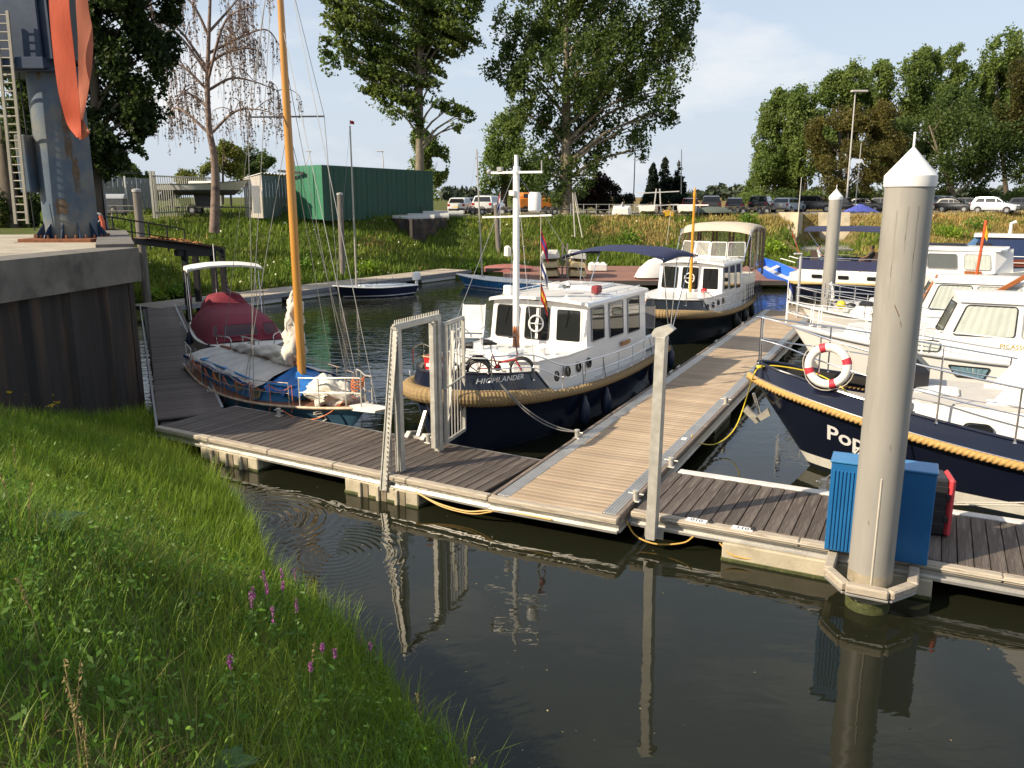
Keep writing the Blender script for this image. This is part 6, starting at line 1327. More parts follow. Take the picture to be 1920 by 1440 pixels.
for k in range(4): c = (4.1+.06*k, -.02*k, 1.25+.08*k); b.tube([(c[0]+.12*math.cos(a), c[1]+.14*math.sin(a), c[2]+.05*math.sin(2*a)) for a in [i*.6 for i in range(11)]], .016, 5)
b.build('orange_lines', OR, sail)
t = thing('mooring_rope', 'orange line drooping from the blue sailing boat bow to the dock cleat', 'rope', (0, 0, 0)); cw = (Matrix.Translation(dockB.location) @ Matrix.Rotation(aB, 4, 'Z')) @ Vector((lx_of(dockB, 492, 790, .5), 2.1, .63))
b = MB(); b.tube(sag(in_world(sail, (4.0, -.3, .98)), cw, .32, 16), .013, 5); b.build('line', OR, t)
b = MB(); b.tube([hs_.pt(hs_.u_at(x, .5), z, -1, .012) for x, z in ((3.05, .60), (3.2, .68), (3.3, .56), (3.18, .48), (3.05, .54), (3.25, .62), (3.4, .45), (3.3, .36))], .014, 5); b.build('white_knot', ROPE_W, sail)
# ------------------------------------------------------------------ burgundy covered launch by the left pontoon
hd = Vector((.43, -.90, 0)).normalized(); bowp = P(478, 668, .72); bowp.z = 0; bowp += Vector((.05, .0, 0))
pl, prb = place(bowp, bowp-hd*8.0)
bur = thing('motor_launch', 'dark launch with wine red canvas cover and white sun canopy in the quay shade', 'boat', pl, prb)
hb2 = Hull(8.0, 2.95, .98, .82, .8, rake=.5, stern=.85, p=2.6, q=.6, draft=.45, bwl=.5)
hb2.shell(bur, [mat('launch_navy', (.012, .016, .035), .3), NAVY2, NAVY2, mat('launch_white', (.68, .65, .58), .35)], boot=.1, stripe=.02, band=3); hb2.deck(bur, CREAMP, drop=.02)
b = MB(); b.tube(hb2.around(-.33, .02, .02, 30), .04, 6); b.build('rub_rail', mat('tan_rail', (.35, .26, .15), .6), bur)
def canvas_hood(root, x0, x1, y, z0, z1, m, front=.9):
    g = []
    for i in range(12):
        t = i/11; x = lerp(x0, x1, t); k_ = min(1, (1-t)/.30) if t > .70 else 1; zz = lerp(z0+.10, z1, math.sin(k_*math.pi/2)**.8)
        yy = y*(1-.12*max(0, t-.55)/.45); g.append([Vector((x+(.14*(1-c*c) if t > .9 else 0), yy*c, lerp(z0, zz, (1-abs(c)**4.2))+.012*math.sin(i*2+c*5))) for c in (-1, -.93, -.8, -.55, -.25, 0, .25, .55, .8, .93, 1)])
    b = MB(); b.sheet(g, (0, 0, -.015)); return b.build('canvas_hood', m, root, smooth=70)
canvas_hood(bur, -2.4, 2.15, 1.34, .85, 1.62, WINE); canvas_hood(bur, -3.4, -2.3, 1.0, .85, 1.92, WINE)
for ya, yb in ((-.72, .38), (.55, .95), (-1.05, -.86)): window(bur, (2.16+.10*(abs(ya) < .8), yb, 1.08), (2.16+.10*(abs(ya) < .8), ya, 1.08), (1.86+.08*(abs(ya) < .8), ya*.95, 1.44), (1.86+.08*(abs(ya) < .8), yb*.95, 1.44), WINE, PANE, .03, .05, out=(1, 0, .8), name='hood_window')
bimini(bur, -3.9, -2.0, 1.30, 2.95, 2.1, WCANV, zf=.9, crown=.14, feet=((-3.8, -3.7), (-2.1, -2.2), (-3.0, -2.6)), th=.06)
for s_ in (1, -1): b = MB(); p = [hb2.pt(hb2.u_at(x), .95, s_, -.1) for x in (3.3, 2.7)]; b.tube(smooth_path([p[0], p[0]+Vector((-.05, 0, .26)), p[1]+Vector((.05, 0, .28)), p[1]]), .016, 6); b.build('grab_rail', STEEL, bur)
b = MB(); b.lathe([(.07, .95), (.06, 1.08), (.09, 1.1), (.09, 1.14)], 12, (3.35, 0, 0)); b.build('bollard', BLACK, bur)
b = MB(); b.tube([(-3.7, -.2, .9), (-3.7, -.2, 3.7)], .012, 5); b.build('aerial', WHITE, bur)
flag(in_world(bur, (-2.9, .1, 1.6)), 'blue and white flag drooping under the white sun canopy', [FB, FW, FB], .4, .42, 1.0, R(5), rz=prb, droop=1.1)
for x_, wh_ in ((2.3, 'near its bow'), (-.5, 'amidships')): fender(in_world(bur, hb2.pt(hb2.u_at(x_), .5, -1, .12)), 'dark fender between the wine covered launch and the left pontoon, '+wh_, 'launch fenders')
t = thing('mooring_rope', 'dark bow line of the wine covered launch tied to the left pontoon', 'rope', (0, 0, 0)); b = MB(); b.tube(sag(in_world(bur, (3.35, 0, 1.08)), (Matrix.Translation(dockA.location) @ Matrix.Rotation(aA, 4, 'Z')) @ Vector((1.36, 7.2, .58)), .1), .016, 5); b.build('line', ROPE_D, t)
# ------------------------------------------------------------------ small sailing dinghies by the far pontoon
def daysailer(name_lbl, bow, stern, hull_m, deck_m, B=1.9, mast=None, zb=.72, outboard=False, L=None, mast_x=.5):
    pl, pr = place(bow, stern); L = (bow-stern).length; t = thing('sailing_dinghy', name_lbl, 'boat', (pl[0], pl[1], 0), pr); h = Hull(L, B, zb, zb*.74, zb*.70, rake=.7, stern=.6, p=2.2, q=.85, draft=.35, bwl=.35, srake=.3)
    h.shell(t, [hull_m, WHITE, hull_m], boot=.12, stripe=.05); h.deck(t, deck_m, drop=.0)
    b = MB(); b.tube(h.around(0, .02, .01, 26), .03, 6); b.build('rub_rail', WCANV, t)
    b = MB(); b.box((-L*.12, 0, zb*.76), (L*.36, B*.5, .14), .03); b.build('cockpit_cover', deck_m, t)
    b = MB(); b.box((L*.1, 0, zb*.80), (L*.14, B*.4, .16), .05); b.build('cuddy', deck_m, t)
    if mast: b = MB(); b.tube([(mast_x, 0, .4), (mast_x+mast[1], 0, mast[0])], [.055, .04], 10); b.build('mast', mat('alu_spar', (.40, .37, .31), .5, .3), t)
    if mast:
        b = MB(); b.tube([(mast_x+mast[1], 0, mast[0]), (L/2-.2, 0, zb)], .006, 4); b.build('forestay', GREYT, t)
    if outboard:
        b = MB(); b.lathe([(.10, .72), (.20, .78), (.22, 1.02), (.18, 1.18), (.05, 1.24)], 12, (-L/2-.1, .15, 0), 0, Matrix.Diagonal((1.25, .85, 1))); b.build('outboard_cowl', WHITE, t); b = MB(); b.box((-L/2-.1, .15, .45), (.16, .10, .6), .02); b.build('outboard_leg', WHITE, t)
    for k in range(3): b = MB(); b.tube([(L*(.2-.2*k), .3, zb*.75), (L*(.2-.2*k)+.02, .32, zb*.75+.5)], .012, 4); b.build('stanchion', BLACK, t)
    return t
dn = daysailer('navy sailing dinghy with grey deck and white outboard beside the far pontoon', P(624, 540, .6), P(776, 533, .5), mat('dinghy_navy', (.010, .016, .05), .25), mat('blue_grey_deck', (.38, .42, .46), .5), mast=(9.1, 0), outboard=True, B=2.1, mast_x=1.1)
db = daysailer('bright blue open sailing dinghy with white deck near the red landing', P(856, 514, .7), P(1062, 534, .5), mat('dinghy_blue', (.02, .13, .34), .28, col2=(.05, .22, .42)), WCANV, mast=(8.2, .35), B=2.0, mast_x=2.0)
pn = in_world(dn, (1.1, 0, 9.1)); b = MB(); flag((pn.x, pn.y, pn.z), 'tiny red burgee at the masthead of the navy dinghy', [FR], .25, .18, .3, 0, droop=.2)
flag(Q(938, 440, 52), 'red white and blue flag hanging on a thin white staff near the far bank', [FR, FW, FB], .5, .8, 2.6, 0, droop=1.2, rz=R(170))
# ------------------------------------------------------------------ things on the red landing
def small_hull(root, L, B, H, hull_m, nm='hull', inverted=False, taper=.72, n=12):
    """blunt pram: rounded sections; inverted shows the bottom"""
    rings = []
    for i in range(n+1):
        t = i/n; k = math.sin(lerp(.5, math.pi-.35, t))**.5; zb_ = H*(.0+.35*(2*t-1)**2); sgn = -1 if inverted else 1
        ring = [(-B/2*k, H), (-B/2*k*.97, H*.6), (-B/2*k*taper, zb_+.03), (0, zb_), (B/2*k*taper, zb_+.03), (B/2*k*.97, H*.6), (B/2*k, H)]
        rings.append([Vector((lerp(-L/2, L/2, t), y, (H-z) if inverted else z)) for y, z in ring])
    b = MB(); b.loft(rings, closed=False, caps=True); o = b.build(nm, hull_m, root)
    b = MB(); b.tube([r[0] for r in rings], .025, 6); b.tube([r[-1] for r in rings], .025, 6); b.build('gunwale', hull_m, root)
    if not inverted: 
        for x in (-L*.2, L*.2): b = MB(); b.box((x, 0, H*.7), (.24, B*.86, .03)); b.build('thwart', WCANV, root)
        b = MB(); b.sheet([[Vector((r[2].x, r[2].y*.95, r[2].z+.03)) for r in rings[1:-1]], [Vector((r[4].x, r[4].y*.95, r[4].z+.03)) for r in rings[1:-1]]], (0, 0, .01)); b.build('floor', mat('shell_inside', (.5, .5, .48), .6), root)
    return o
CREAMD = mat('cream_dinghy', (.56, .45, .25), .5, var=.1, scale=3, col2=(.46, .36, .19)); GREYD = mat('pale_grey_dinghy', (.52, .50, .45), .5, var=.1, scale=3)
Yk = 51.6
rackT = thing('boat_rack', 'timber rack on the red landing carrying two stacks of dinghies', 'rack', (Q(1058, 503, Yk).x, Yk, .5), 0)
b = MB()
for x in (-.12, .16): b.bar((x, 0, 0), (x, 0, 2.15), .1, .1)
b.build('upright', WPILE, rackT)
for k, (z, w_) in enumerate(((.12, 1), (.66, 1), (1.20, 1))):
    b = MB(); b.bar((-1.4, 0, z), (1.4, 0, z), .08, .06); b.build('arm', WPILE, rackT)
    for s_ in (-1, 1):
        m = GREYD if k == 2 else CREAMD; t = thing('dinghy', '%s upturned dinghy, %s on the %s side of the rack' % ('pale grey' if k == 2 else 'cream', ('lowest', 'middle', 'topmost')[k], 'left' if s_ < 0 else 'right'), 'dinghy', (rackT.location.x+s_*.82, Yk+1.0, .5+z+.03), R(90+3*s_), 'dinghies stacked on the rack'); t.rotation_euler = (R(4*s_), R(0), R(90+2*s_)); small_hull(t, 2.7, 1.2, .46, m, inverted=True, taper=.80)
w = P(1122, 510, .5); t = thing('float_blocks', 'white moulded plastic float block on the red landing', 'float block', (w.x, w.y+.6, .5), 0)
b = MB(); b.box((0, 0, .28), (1.2, 1.0, .5), .06)
b.build('block', WCANV, t)
for k in (-1, 0, 1): b = MB(); b.ball((k*.38, 0, .52), .18, 10, 6, (1, 2.2, .6)); b.build('bump', WCANV, t)
w = P(948, 510, .5); t = thing('dinghy', 'upturned dark dinghy with faded red bottom on the landing', 'dinghy', (w.x+.2, w.y+.8, .5), R(-4)); t.rotation_euler = (0, 0, R(-3)); small_hull(t, 3.3, 1.3, .48, mat('faded_red', (.28, .10, .085), .7, var=.15), inverted=True, taper=.66); b = MB(); b.box((0, -.58, .12), (3.1, .1, .22), .03); b.build('dark_side', BLACK, t)
t = thing('covered_boat', 'small boat wrapped in white tarpaulin on the landing behind the navy canopy', 'boat', (Q(1236, 505, 52).x, 52, .5), R(35))
g = []
for i in range(9):
    u = i/8; k = max(.03, math.sin(math.pi*u))**.55; g.append([Vector((lerp(-2.0, 2.0, u), 1.0*k*c, lerp(.12, max(.16, 1.3*k+.05*math.sin(u*9)), 1-abs(c)**1.6))) for c in (-1, -.75, -.4, 0, .4, .75, 1)])
b = MB(); b.sheet(g, (0, 0, -.02)); b.build('tarpaulin', WCANV, t, smooth=70); b = MB(); b.box((0, 0, .08), (2.6, .9, .16)); b.build('chock', WPILE, t)
w = P(1466, 524, .5); t = thing('rowing_boat', 'bright blue plastic rowing boat with white thwarts on the landing edge', 'boat', (w.x, w.y+.5, .46), R(128)); t.rotation_euler = (Matrix.Rotation(R(24), 3, 'X') @ Matrix.Rotation(R(128), 3, 'Z')).to_euler()
small_hull(t, 3.3, 1.5, .62, mat('bright_blue_plastic', (.03, .14, .62), .35, var=.06), taper=.8)
b = MB(); b.lathe([(.1, .75), (.2, .8), (.2, 1.0), (.08, 1.1)], 10, (-1.75, 0, 0)); b.box((-1.75, 0, .5), (.14, .1, .6)); b.build('outboard', WHITE, t)
# ------------------------------------------------------------------ left bank furniture
BLK_ST = mat('black_steel', (.018, .018, .02), .55, .3, var=.2)
gw = thing('gangway', 'black steel gangway and landing frame running down from the quay', 'gangway', (0, 0, 0))
ga, gb_ = Q(250, 452, 36), Q(398, 470, 40)
for dz, dy in ((0, 0), (0, 1.3)): b = MB(); b.bar(ga+Vector((0, dy, 0)), gb_+Vector((0, dy, 0)), .10, .26); b.build('girder', BLK_ST, gw)
b = MB(); b.bar(ga+Vector((0, .65, .1)), gb_+Vector((0, .65, .1)), 1.3, .05); b.build('deck', mat('rusty_grating', (.10, .055, .03), .8, var=.3), gw)
for px, y0 in ((345, 38.6), (398, 40)):
    for dy in (0, 1.3): c = Q(px, 470, y0); b = MB(); b.bar((c.x, y0+dy, c.z), (c.x, y0+dy, -.5), .24, .24); b.build('leg', BLK_ST, gw)
b = MB(); b.bar(Q(330, 474, 38.3), Q(402, 474, 40.1), .3, .30); b.build('head_beam', BLK_ST, gw)
hr = thing('handrail', 'black handrail stepping down the bank beside the quay', 'railing', (0, 0, 0))
hp_ = [(178, 405, 34), (210, 407, 35), (245, 413, 36), (278, 418, 37), (312, 424, 38.4), (345, 430, 39.8)]
pts = [Q(*p) for p in hp_]
b = MB(); b.tube(pts, .035, 6); b.tube([p-Vector((0, 0, .5)) for p in pts], .028, 6); b.build('rail', BLK_ST, hr)
for p in pts: b = MB(); b.tube([p, p-Vector((0, 0, 1.15))], .035, 6); b.build('baluster', BLK_ST, hr)
hy = thing('hydrant', 'red hose hydrant with coiled hose at the back of the quay', 'hydrant', Q(194, 437, 30.5)); b = MB(); b.tube([(.02, 0, 0), (.02, 0, .4), (-.05, 0, .62)], .07, 10); b.build('standpipe', mat('hydrant_red', (.50, .10, .05), .5), hy); b = MB()
for k in range(4): b.tube([(-.2+.16*math.cos(a), .05*k, .55+.16*math.sin(a)) for a in [i*.45 for i in range(15)]], .022, 5)
b.build('hose_coil', GREYT, hy)
# fallen leaves on the gangway
b = MB()
for i in range(260):
    t = random.random(); c = ga.lerp(gb_, .15+.6*t)+Vector((random.uniform(-.1, .1), random.uniform(.1, 1.2), .15+random.uniform(0, .1))); a = random.uniform(0, 6.28); u = Vector((math.cos(a), math.sin(a), random.uniform(-.4, .4)))*.09; v = Vector((-math.sin(a), math.cos(a), random.uniform(-.4, .4)))*.06
    b.add([c-u, c+v, c+u, c-v], [(0, 1, 2, 3)])
b.build('fallen_leaves', mat('orange_leaves', (.42, .19, .06), .8, island=.4), None, smooth=0, kind='stuff')
# ------------------------------------------------------------------ sheds, fences and yard on the left bank
def gzq(px, Y): w = Q(px, 400, Y); return Vector((w.x, Y, gz(w.x, Y)))
GREEN_LIT = mat('green_sheet_lit', (.035, .175, .095), .5, var=.08, scale=1.5, wave=None); GREEN_SHADE = mat('green_sheet_shaded', (.012, .065, .042), .5, var=.1, scale=1.5)  # one green cladding: sunlit and shaded wall tones put into the colours
def wall_panels(parent, p, q, z0, z1, m, pitch, nm='wall_panel', prof=.03, thick=.05, z1b=None):
    """profiled sheets side by side from p to q; each its own part"""
    d = (q-p); L = d.length; n = max(1, int(round(L/pitch))); u = d/L; nn = Vector((u.y, -u.x, 0))
    for i in range(n):
        a, c = p+u*(L*i/n+.012), p+u*(L*(i+1)/n-.012); mzd = a.lerp(c, .5); zt_a = lerp(z1, z1b if z1b is not None else z1, i/n); zt_b = lerp(z1, z1b if z1b is not None else z1, (i+1)/n)
        pr = [a, a.lerp(c, .12)+nn*prof, a.lerp(c, .38)+nn*prof, a.lerp(c, .5), a.lerp(c, .62)+nn*prof, a.lerp(c, .88)+nn*prof, c]; zt = [lerp(zt_a, zt_b, f) for f in (0, .12, .38, .5, .62, .88, 1)]
        b = MB(); b.add([(v.x, v.y, z0) for v in pr]+[(v.x, v.y, z) for v, z in zip(pr, zt)]+[(v.x-nn.x*thick, v.y-nn.y*thick, z) for v, z in zip(pr, zt)], [(j, j+1, 8+j, 7+j) for j in range(6)]+[(7+j, 8+j, 15+j, 14+j) for j in range(6)]); b.build(nm, m, parent, smooth=0)
sh = thing('shed', 'green sheet metal shed with flat roof on the far bank', 'shed', (0, 0, 0))
zs_ = 4.15; S0 = Q(551, 395, 63); S1 = Q(607, 395, 60.5); S2 = Q(813, 390, 71); hS0, hS1, hS2 = Q(551, 313, 63).z, Q(607, 309, 60.5).z, Q(813, 321, 71).z
for p in (S0, S1, S2): p.z = 0
S3 = S2+(S0-S1)
wall_panels(sh, S0, S1, zs_-.3, hS1, GREEN_LIT, .8); wall_panels(sh, S1, S2, zs_-.4, hS1-.02, GREEN_SHADE, 1.1, z1b=hS2)
b = MB(); cc_ = (S0+S1+S2+S3)/4; ins = [c_.lerp(cc_, .012) for c_ in (S0, S1, S2, S3)]; b.add([(p.x, p.y, zs_-.3) for p in ins]+[(p.x, p.y, z-.06) for p, z in zip(ins, (hS1, hS1, hS2, hS2))], [(i, (i+1) % 4, 4+(i+1) % 4, 4+i) for i in range(4)]); b.build('inner_wall', GREEN_SHADE, sh)
b = MB(); b.add([(p.x, p.y, z) for p, z in ((S0, hS1), (S1, hS1), (S2, hS2), (S3, hS2))]+[(p.x, p.y, z-.18) for p, z in ((S0, hS1), (S1, hS1), (S2, hS2), (S3, hS2))], [(0, 1, 2, 3), (7, 6, 5, 4), (0, 1, 5, 4), (1, 2, 6, 5), (2, 3, 7, 6), (3, 0, 4, 7)]); b.build('roof', mat('green_roof_edge', (.03, .10, .06), .5), sh)
b = MB(); b.bar(S0+Vector((-.9, -.3, hS1-.35)), S1.lerp(S0, .55)+Vector((0, -.3, hS1-.55)), .14, .18); b.build('door_track', BLACK, sh)
for f in (.3, .72): b = MB(); q = S0.lerp(S1, f); b.bar((q.x, q.y-.08, zs_), (q.x, q.y-.08, hS1-.5), .06, .04); b.build('door_post', GREEN_LIT, sh)
gs = thing('shed', 'small grey wooden shed with corrugated roof left of the green shed', 'shed', (0, 0, 0))
G0, G1, G2 = Q(459, 388, 62), Q(494, 388, 60), Q(548, 385, 66); 
for p in (G0, G1, G2): p.z = 0
zt0, zt1, zt2 = Q(459, 336, 62).z, Q(494, 327, 60).z, Q(548, 328, 66).z
wall_panels(gs, G0, G1, zs_-.2, zt0, mat('silvered_boards', (.42, .39, .35), .85, var=.15, scale=3, stretch=(5, 5, .6)), .28, 'plank', .012, z1b=zt1); wall_panels(gs, G1, G2, zs_-.2, zt1-.05, mat('grey_blue_sheet', (.10, .125, .135), .6, var=.12), .7)
G3 = G2+(G0-G1)
for i in range(9):
    a, c = i/9, (i+1)/9; b = MB(); p, q, r_, s_ = G1.lerp(G2, a), G1.lerp(G2, c), G0.lerp(G3, c), G0.lerp(G3, a); z1_, z0_ = zt1+.06, zt0+.04; m_ = p.lerp(q, .5); mr = s_.lerp(r_, .5)
    b.add([(p.x, p.y-.15, z1_), (m_.x, m_.y-.15, z1_+.10), (q.x, q.y-.15, z1_), (r_.x, r_.y, z0_), (mr.x, mr.y, z0_+.10), (s_.x, s_.y, z0_)], [(0, 1, 4, 5), (1, 2, 3, 4)]); b.build('roof_sheet', mat('pale_roof', (.50, .49, .46), .6), gs)
b = MB(); q = G0.lerp(G1, .5); b.bar((q.x-.05, q.y-.06, zs_+2.0), (q.x+.9, q.y-.06, zs_+2.0), .1, .12); b.box((G1.x-.4, G1.y-.2, zs_+1.1), (.5, .06, 1.9)); b.build('door_fitting', mat('grey_door', (.28, .29, .30), .6), gs)
bk_ = thing('shed', 'black timber hut behind the crane column on the left', 'shed', (0, 0, 0)); B0, B1 = Q(140, 405, 44), Q(198, 402, 43); wall_panels(bk_, Vector((B0.x, B0.y, 0)), Vector((B1.x, B1.y, 0)), 3.5, Q(198, 322, 43).z, mat('black_boards', (.010, .012, .014), .7), .5, 'plank', .015); b = MB(); b.bar((B1.x+.05, B1.y, 3.5), (B1.x+.05, B1.y, Q(198, 322, 43).z), .08, .08); b.build('corner_post', mat('grey_post', (.25, .25, .25), .6), bk_)
b = MB(); zt_ = Q(198, 322, 43).z; b.box(((B0.x+B1.x)/2, B0.y+1.2, zt_+.04), (B1.x-B0.x+.3, 3.4, .1)); b.build('roof', BLACK, bk_)
fn = thing('fence', 'grey sheet metal fence at the back of the left yard', 'fence', (0, 0, 0)); F0, F1 = Q(196, 378, 60), Q(292, 378, 66); F0.z = F1.z = 0; wall_panels(fn, F0, F1, 4.0, Q(240, 333, 63).z, mat('grey_fence_sheet', (.20, .21, .21), .6, var=.1), .55)
b = MB(); q = Q(238, 380, 61); b.bar((q.x, 61, 4.0), (q.x, 61, Q(238, 330, 61).z), .12, .1); b.build('post', mat('pale_post', (.5, .5, .48), .5), fn)
pf = thing('fence', 'tall upright bar fence behind the boat on the trailer', 'fence', (0, 0, 0)); F0, F1 = Q(288, 388, 58), Q(415, 388, 66); zt = Q(300, 327, 59).z; FG = mat('galv_bars', (.42, .41, .36), .5, .4)
for i in range(34): q = F0.lerp(F1, i/33); b = MB(); b.bar((q.x, q.y, 4.1), (q.x, q.y, zt-.05), .05, .05); b.build('bar', FG, pf)
for z in (4.4, zt-.12): b = MB(); b.bar((F0.x, F0.y+.05, z), (F1.x, F1.y+.05, z), .06, .08); b.build('rail', FG, pf)
for f in (0, .04, 1): q = F0.lerp(F1, f); b = MB(); b.bar((q.x, q.y-.02, 4.0), (q.x, q.y-.02, zt+.2), .14, .14); b.build('post', FG, pf)
def trailer(label, loc, rz, L=4.5, m=None, W_=1.7):
    t = thing('boat_trailer', label, 'trailer', loc, rz); m = m or mat('trailer_steel', (.09, .085, .08), .6, .4, var=.3)
    for s_ in (-1, 1): b = MB(); b.bar((-L/2, s_*W_*.32, .5), (L*.2, s_*W_*.32, .5), .08, .1); b.bar((L*.2, s_*W_*.32, .5), (L/2, 0, .5), .08, .1); b.build('side_rail', m, t)
    for x in (-L*.45, -L*.1, L*.2): b = MB(); b.bar((x, -W_*.36, .56), (x, W_*.36, .56), .08, .08); b.build('cross_bar', m, t)
    for s_ in (-1, 1):
        b = MB(); M_ = Matrix.Rotation(R(90), 3, 'X'); b.lathe([(.14, -.08), (.28, -.09), (.31, -.05), (.31, .05), (.28, .09), (.14, .08)], 18, (-L*.12, s_*W_*.5, .31), 0, M_); wh = b.build('wheel', RUBBER, t); b = MB(); b.lathe([(.15, -.085), (.15, .085)], 14, (-L*.12, s_*W_*.5, .31), 0, M_); b.build('rim', GREYT, wh)
        b = MB(); b.tube([(-L*.12+.40*math.cos(a), s_*W_*.5, .31+.40*math.sin(a)) for a in [R(20+140*i/6) for i in range(7)]], .05, 5); b.build('mudguard', m, t)
    b = MB(); b.bar((L/2-.1, 0, .5), (L/2+.9, 0, .42), .07, .07); b.tube([(L/2+.6, 0, .42), (L/2+.6, 0, .02)], .03, 6); b.build('drawbar', m, t); return t
c = gzq(385, 61); trailer('boat trailer under the white keelboat on the left bank', (c.x, c.y, zs_+.05), R(4), 5.5)
yb_ = thing('keelboat', 'white and grey keelboat standing on a trailer on the left bank', 'boat', (c.x-.1, c.y, zs_+1.75), R(3)); hk = Hull(6.9, 2.0, .75, .42, .42, rake=.8, stern=.55, p=2.2, q=.85, draft=.35, bwl=.35, srake=.5)
hk.shell(yb_, [mat('greyish_white_hull', (.50, .50, .47), .4), BLACK, mat('dark_keel', (.05, .045, .045), .7)], boot=.02, stripe=.01); hk.deck(yb_, WCANV, drop=.0); b = MB(); b.tube(hk.around(0, .02, .01, 26), .025, 6); b.build('rub_rail', BLACK, yb_)
b = MB(); b.box((.3, 0, .52), (2.2, 1.0, .22), .08); b.build('cabin_top', WCANV, yb_); b = MB(); b.prism([(-.6, -.3), (1.0, -.3), (.7, -1.15), (-.5, -1.15)], .16); b.build('keel', MATS['dark_keel'], yb_)
for x in (-2.2, 2.0): b = MB(); b.bar((x, 0, -.35), (x, 0, -1.2), .2, .1); b.build('prop', MATS['trailer_steel'], yb_)
pc = gzq(237, 52); pt_ = thing('picnic_table', 'weathered picnic table on the grass left of the timber pile', 'table', (pc.x, pc.y, 4.15), R(10)); PW = mat('grey_table_wood', (.26, .235, .20), .85, var=.2)
for i in range(5): b = MB(); b.box((0, -.32+i*.16, .75), (1.9, .145, .04)); b.build('plank', PW, pt_)
for s_ in (-1, 1):
    for k in range(2): b = MB(); b.box((0, s_*(.66+.15*k), .44), (1.9, .14, .04)); b.build('seat_plank', PW, pt_)
    b = MB(); b.bar((s_*.7, -.25, .73), (s_*.7, -.7, 0), .09, .05); b.bar((s_*.7, .25, .73), (s_*.7, .7, 0), .09, .05); b.bar((s_*.7, -.75, .41), (s_*.7, .75, .41), .05, .09); b.build('leg_frame', PW, pt_)
bc_ = gzq(218, 56); bn = thing('container_bin', 'grey wheeled bin with rounded lid behind the picnic table', 'bin', (bc_.x, bc_.y, 4.2), R(5)); b = MB(); b.box((0, 0, .65), (1.35, .8, 1.0), .05); b.build('body', mat('bin_grey', (.07, .075, .085), .5), bn); b = MB(); b.loft([[Vector((x, .42*math.cos(a), 1.12+.30*math.sin(a))) for a in [math.pi*i/8 for i in range(9)]] for x in (-.7, .7)]); b.build('lid', mat('bin_lid', (.30, .32, .34), .4), bn)
for x in (-.5, .5):
    for y in (-.3, .3): b = MB(); b.lathe([(.08, -.03), (.08, .03)], 10, (x, y, .09), 0, Matrix.Rotation(R(90), 3, 'X')); b.build('wheel', RUBBER, bn)
# steel sheet pile stump in the far bank
spw = thing('sheet_pile_wall', 'stump of dark steel sheet piles in the grassy far bank', 'wall', (0, 0, 0)); A0, A1, A2 = Q(706, 425, 66), Q(780, 440, 62.5), Q(842, 425, 67)
for p in (A0, A1, A2): p.z = 0
SPM = mat('dark_sheet_steel', (.03, .024, .022), .7, var=.3, scale=2, col2=(.09, .06, .045))
for p, q in ((A0, A1), (A1, A2)):
    d_ = (q-p).normalized(); sheet_wall(p, d_, Vector((d_.y, -d_.x, 0)), (q-p).length, 1.6, Q(780, 411, 62.5).z, SPM, spw, pitch=.8, dep=.5)
for i in range(3):
    t = thing('concrete_pipe', 'pale grey pipe on the far bank, %s' % ('nearest the green shed', 'in the middle of the row', 'nearest the parked cars')[i], 'pipe', gzq(772+28*i, 66+1.2*i)+Vector((0, 0, .25)), R(-6)); t.rotation_euler = (0, 0, R(8)); b = MB(); b.tube([(-1.5, 0, .12*i), (1.5, 0, .12*i)], .30-.03*i, 14); b.build('barrel', mat('pale_pipe', (.42, .42, .40), .6), t); b = MB(); b.tube([(1.45, 0, .12*i), (1.75, 0, .12*i)], .34-.03*i, 14); b.build('socket', MATS['pale_pipe'], t)
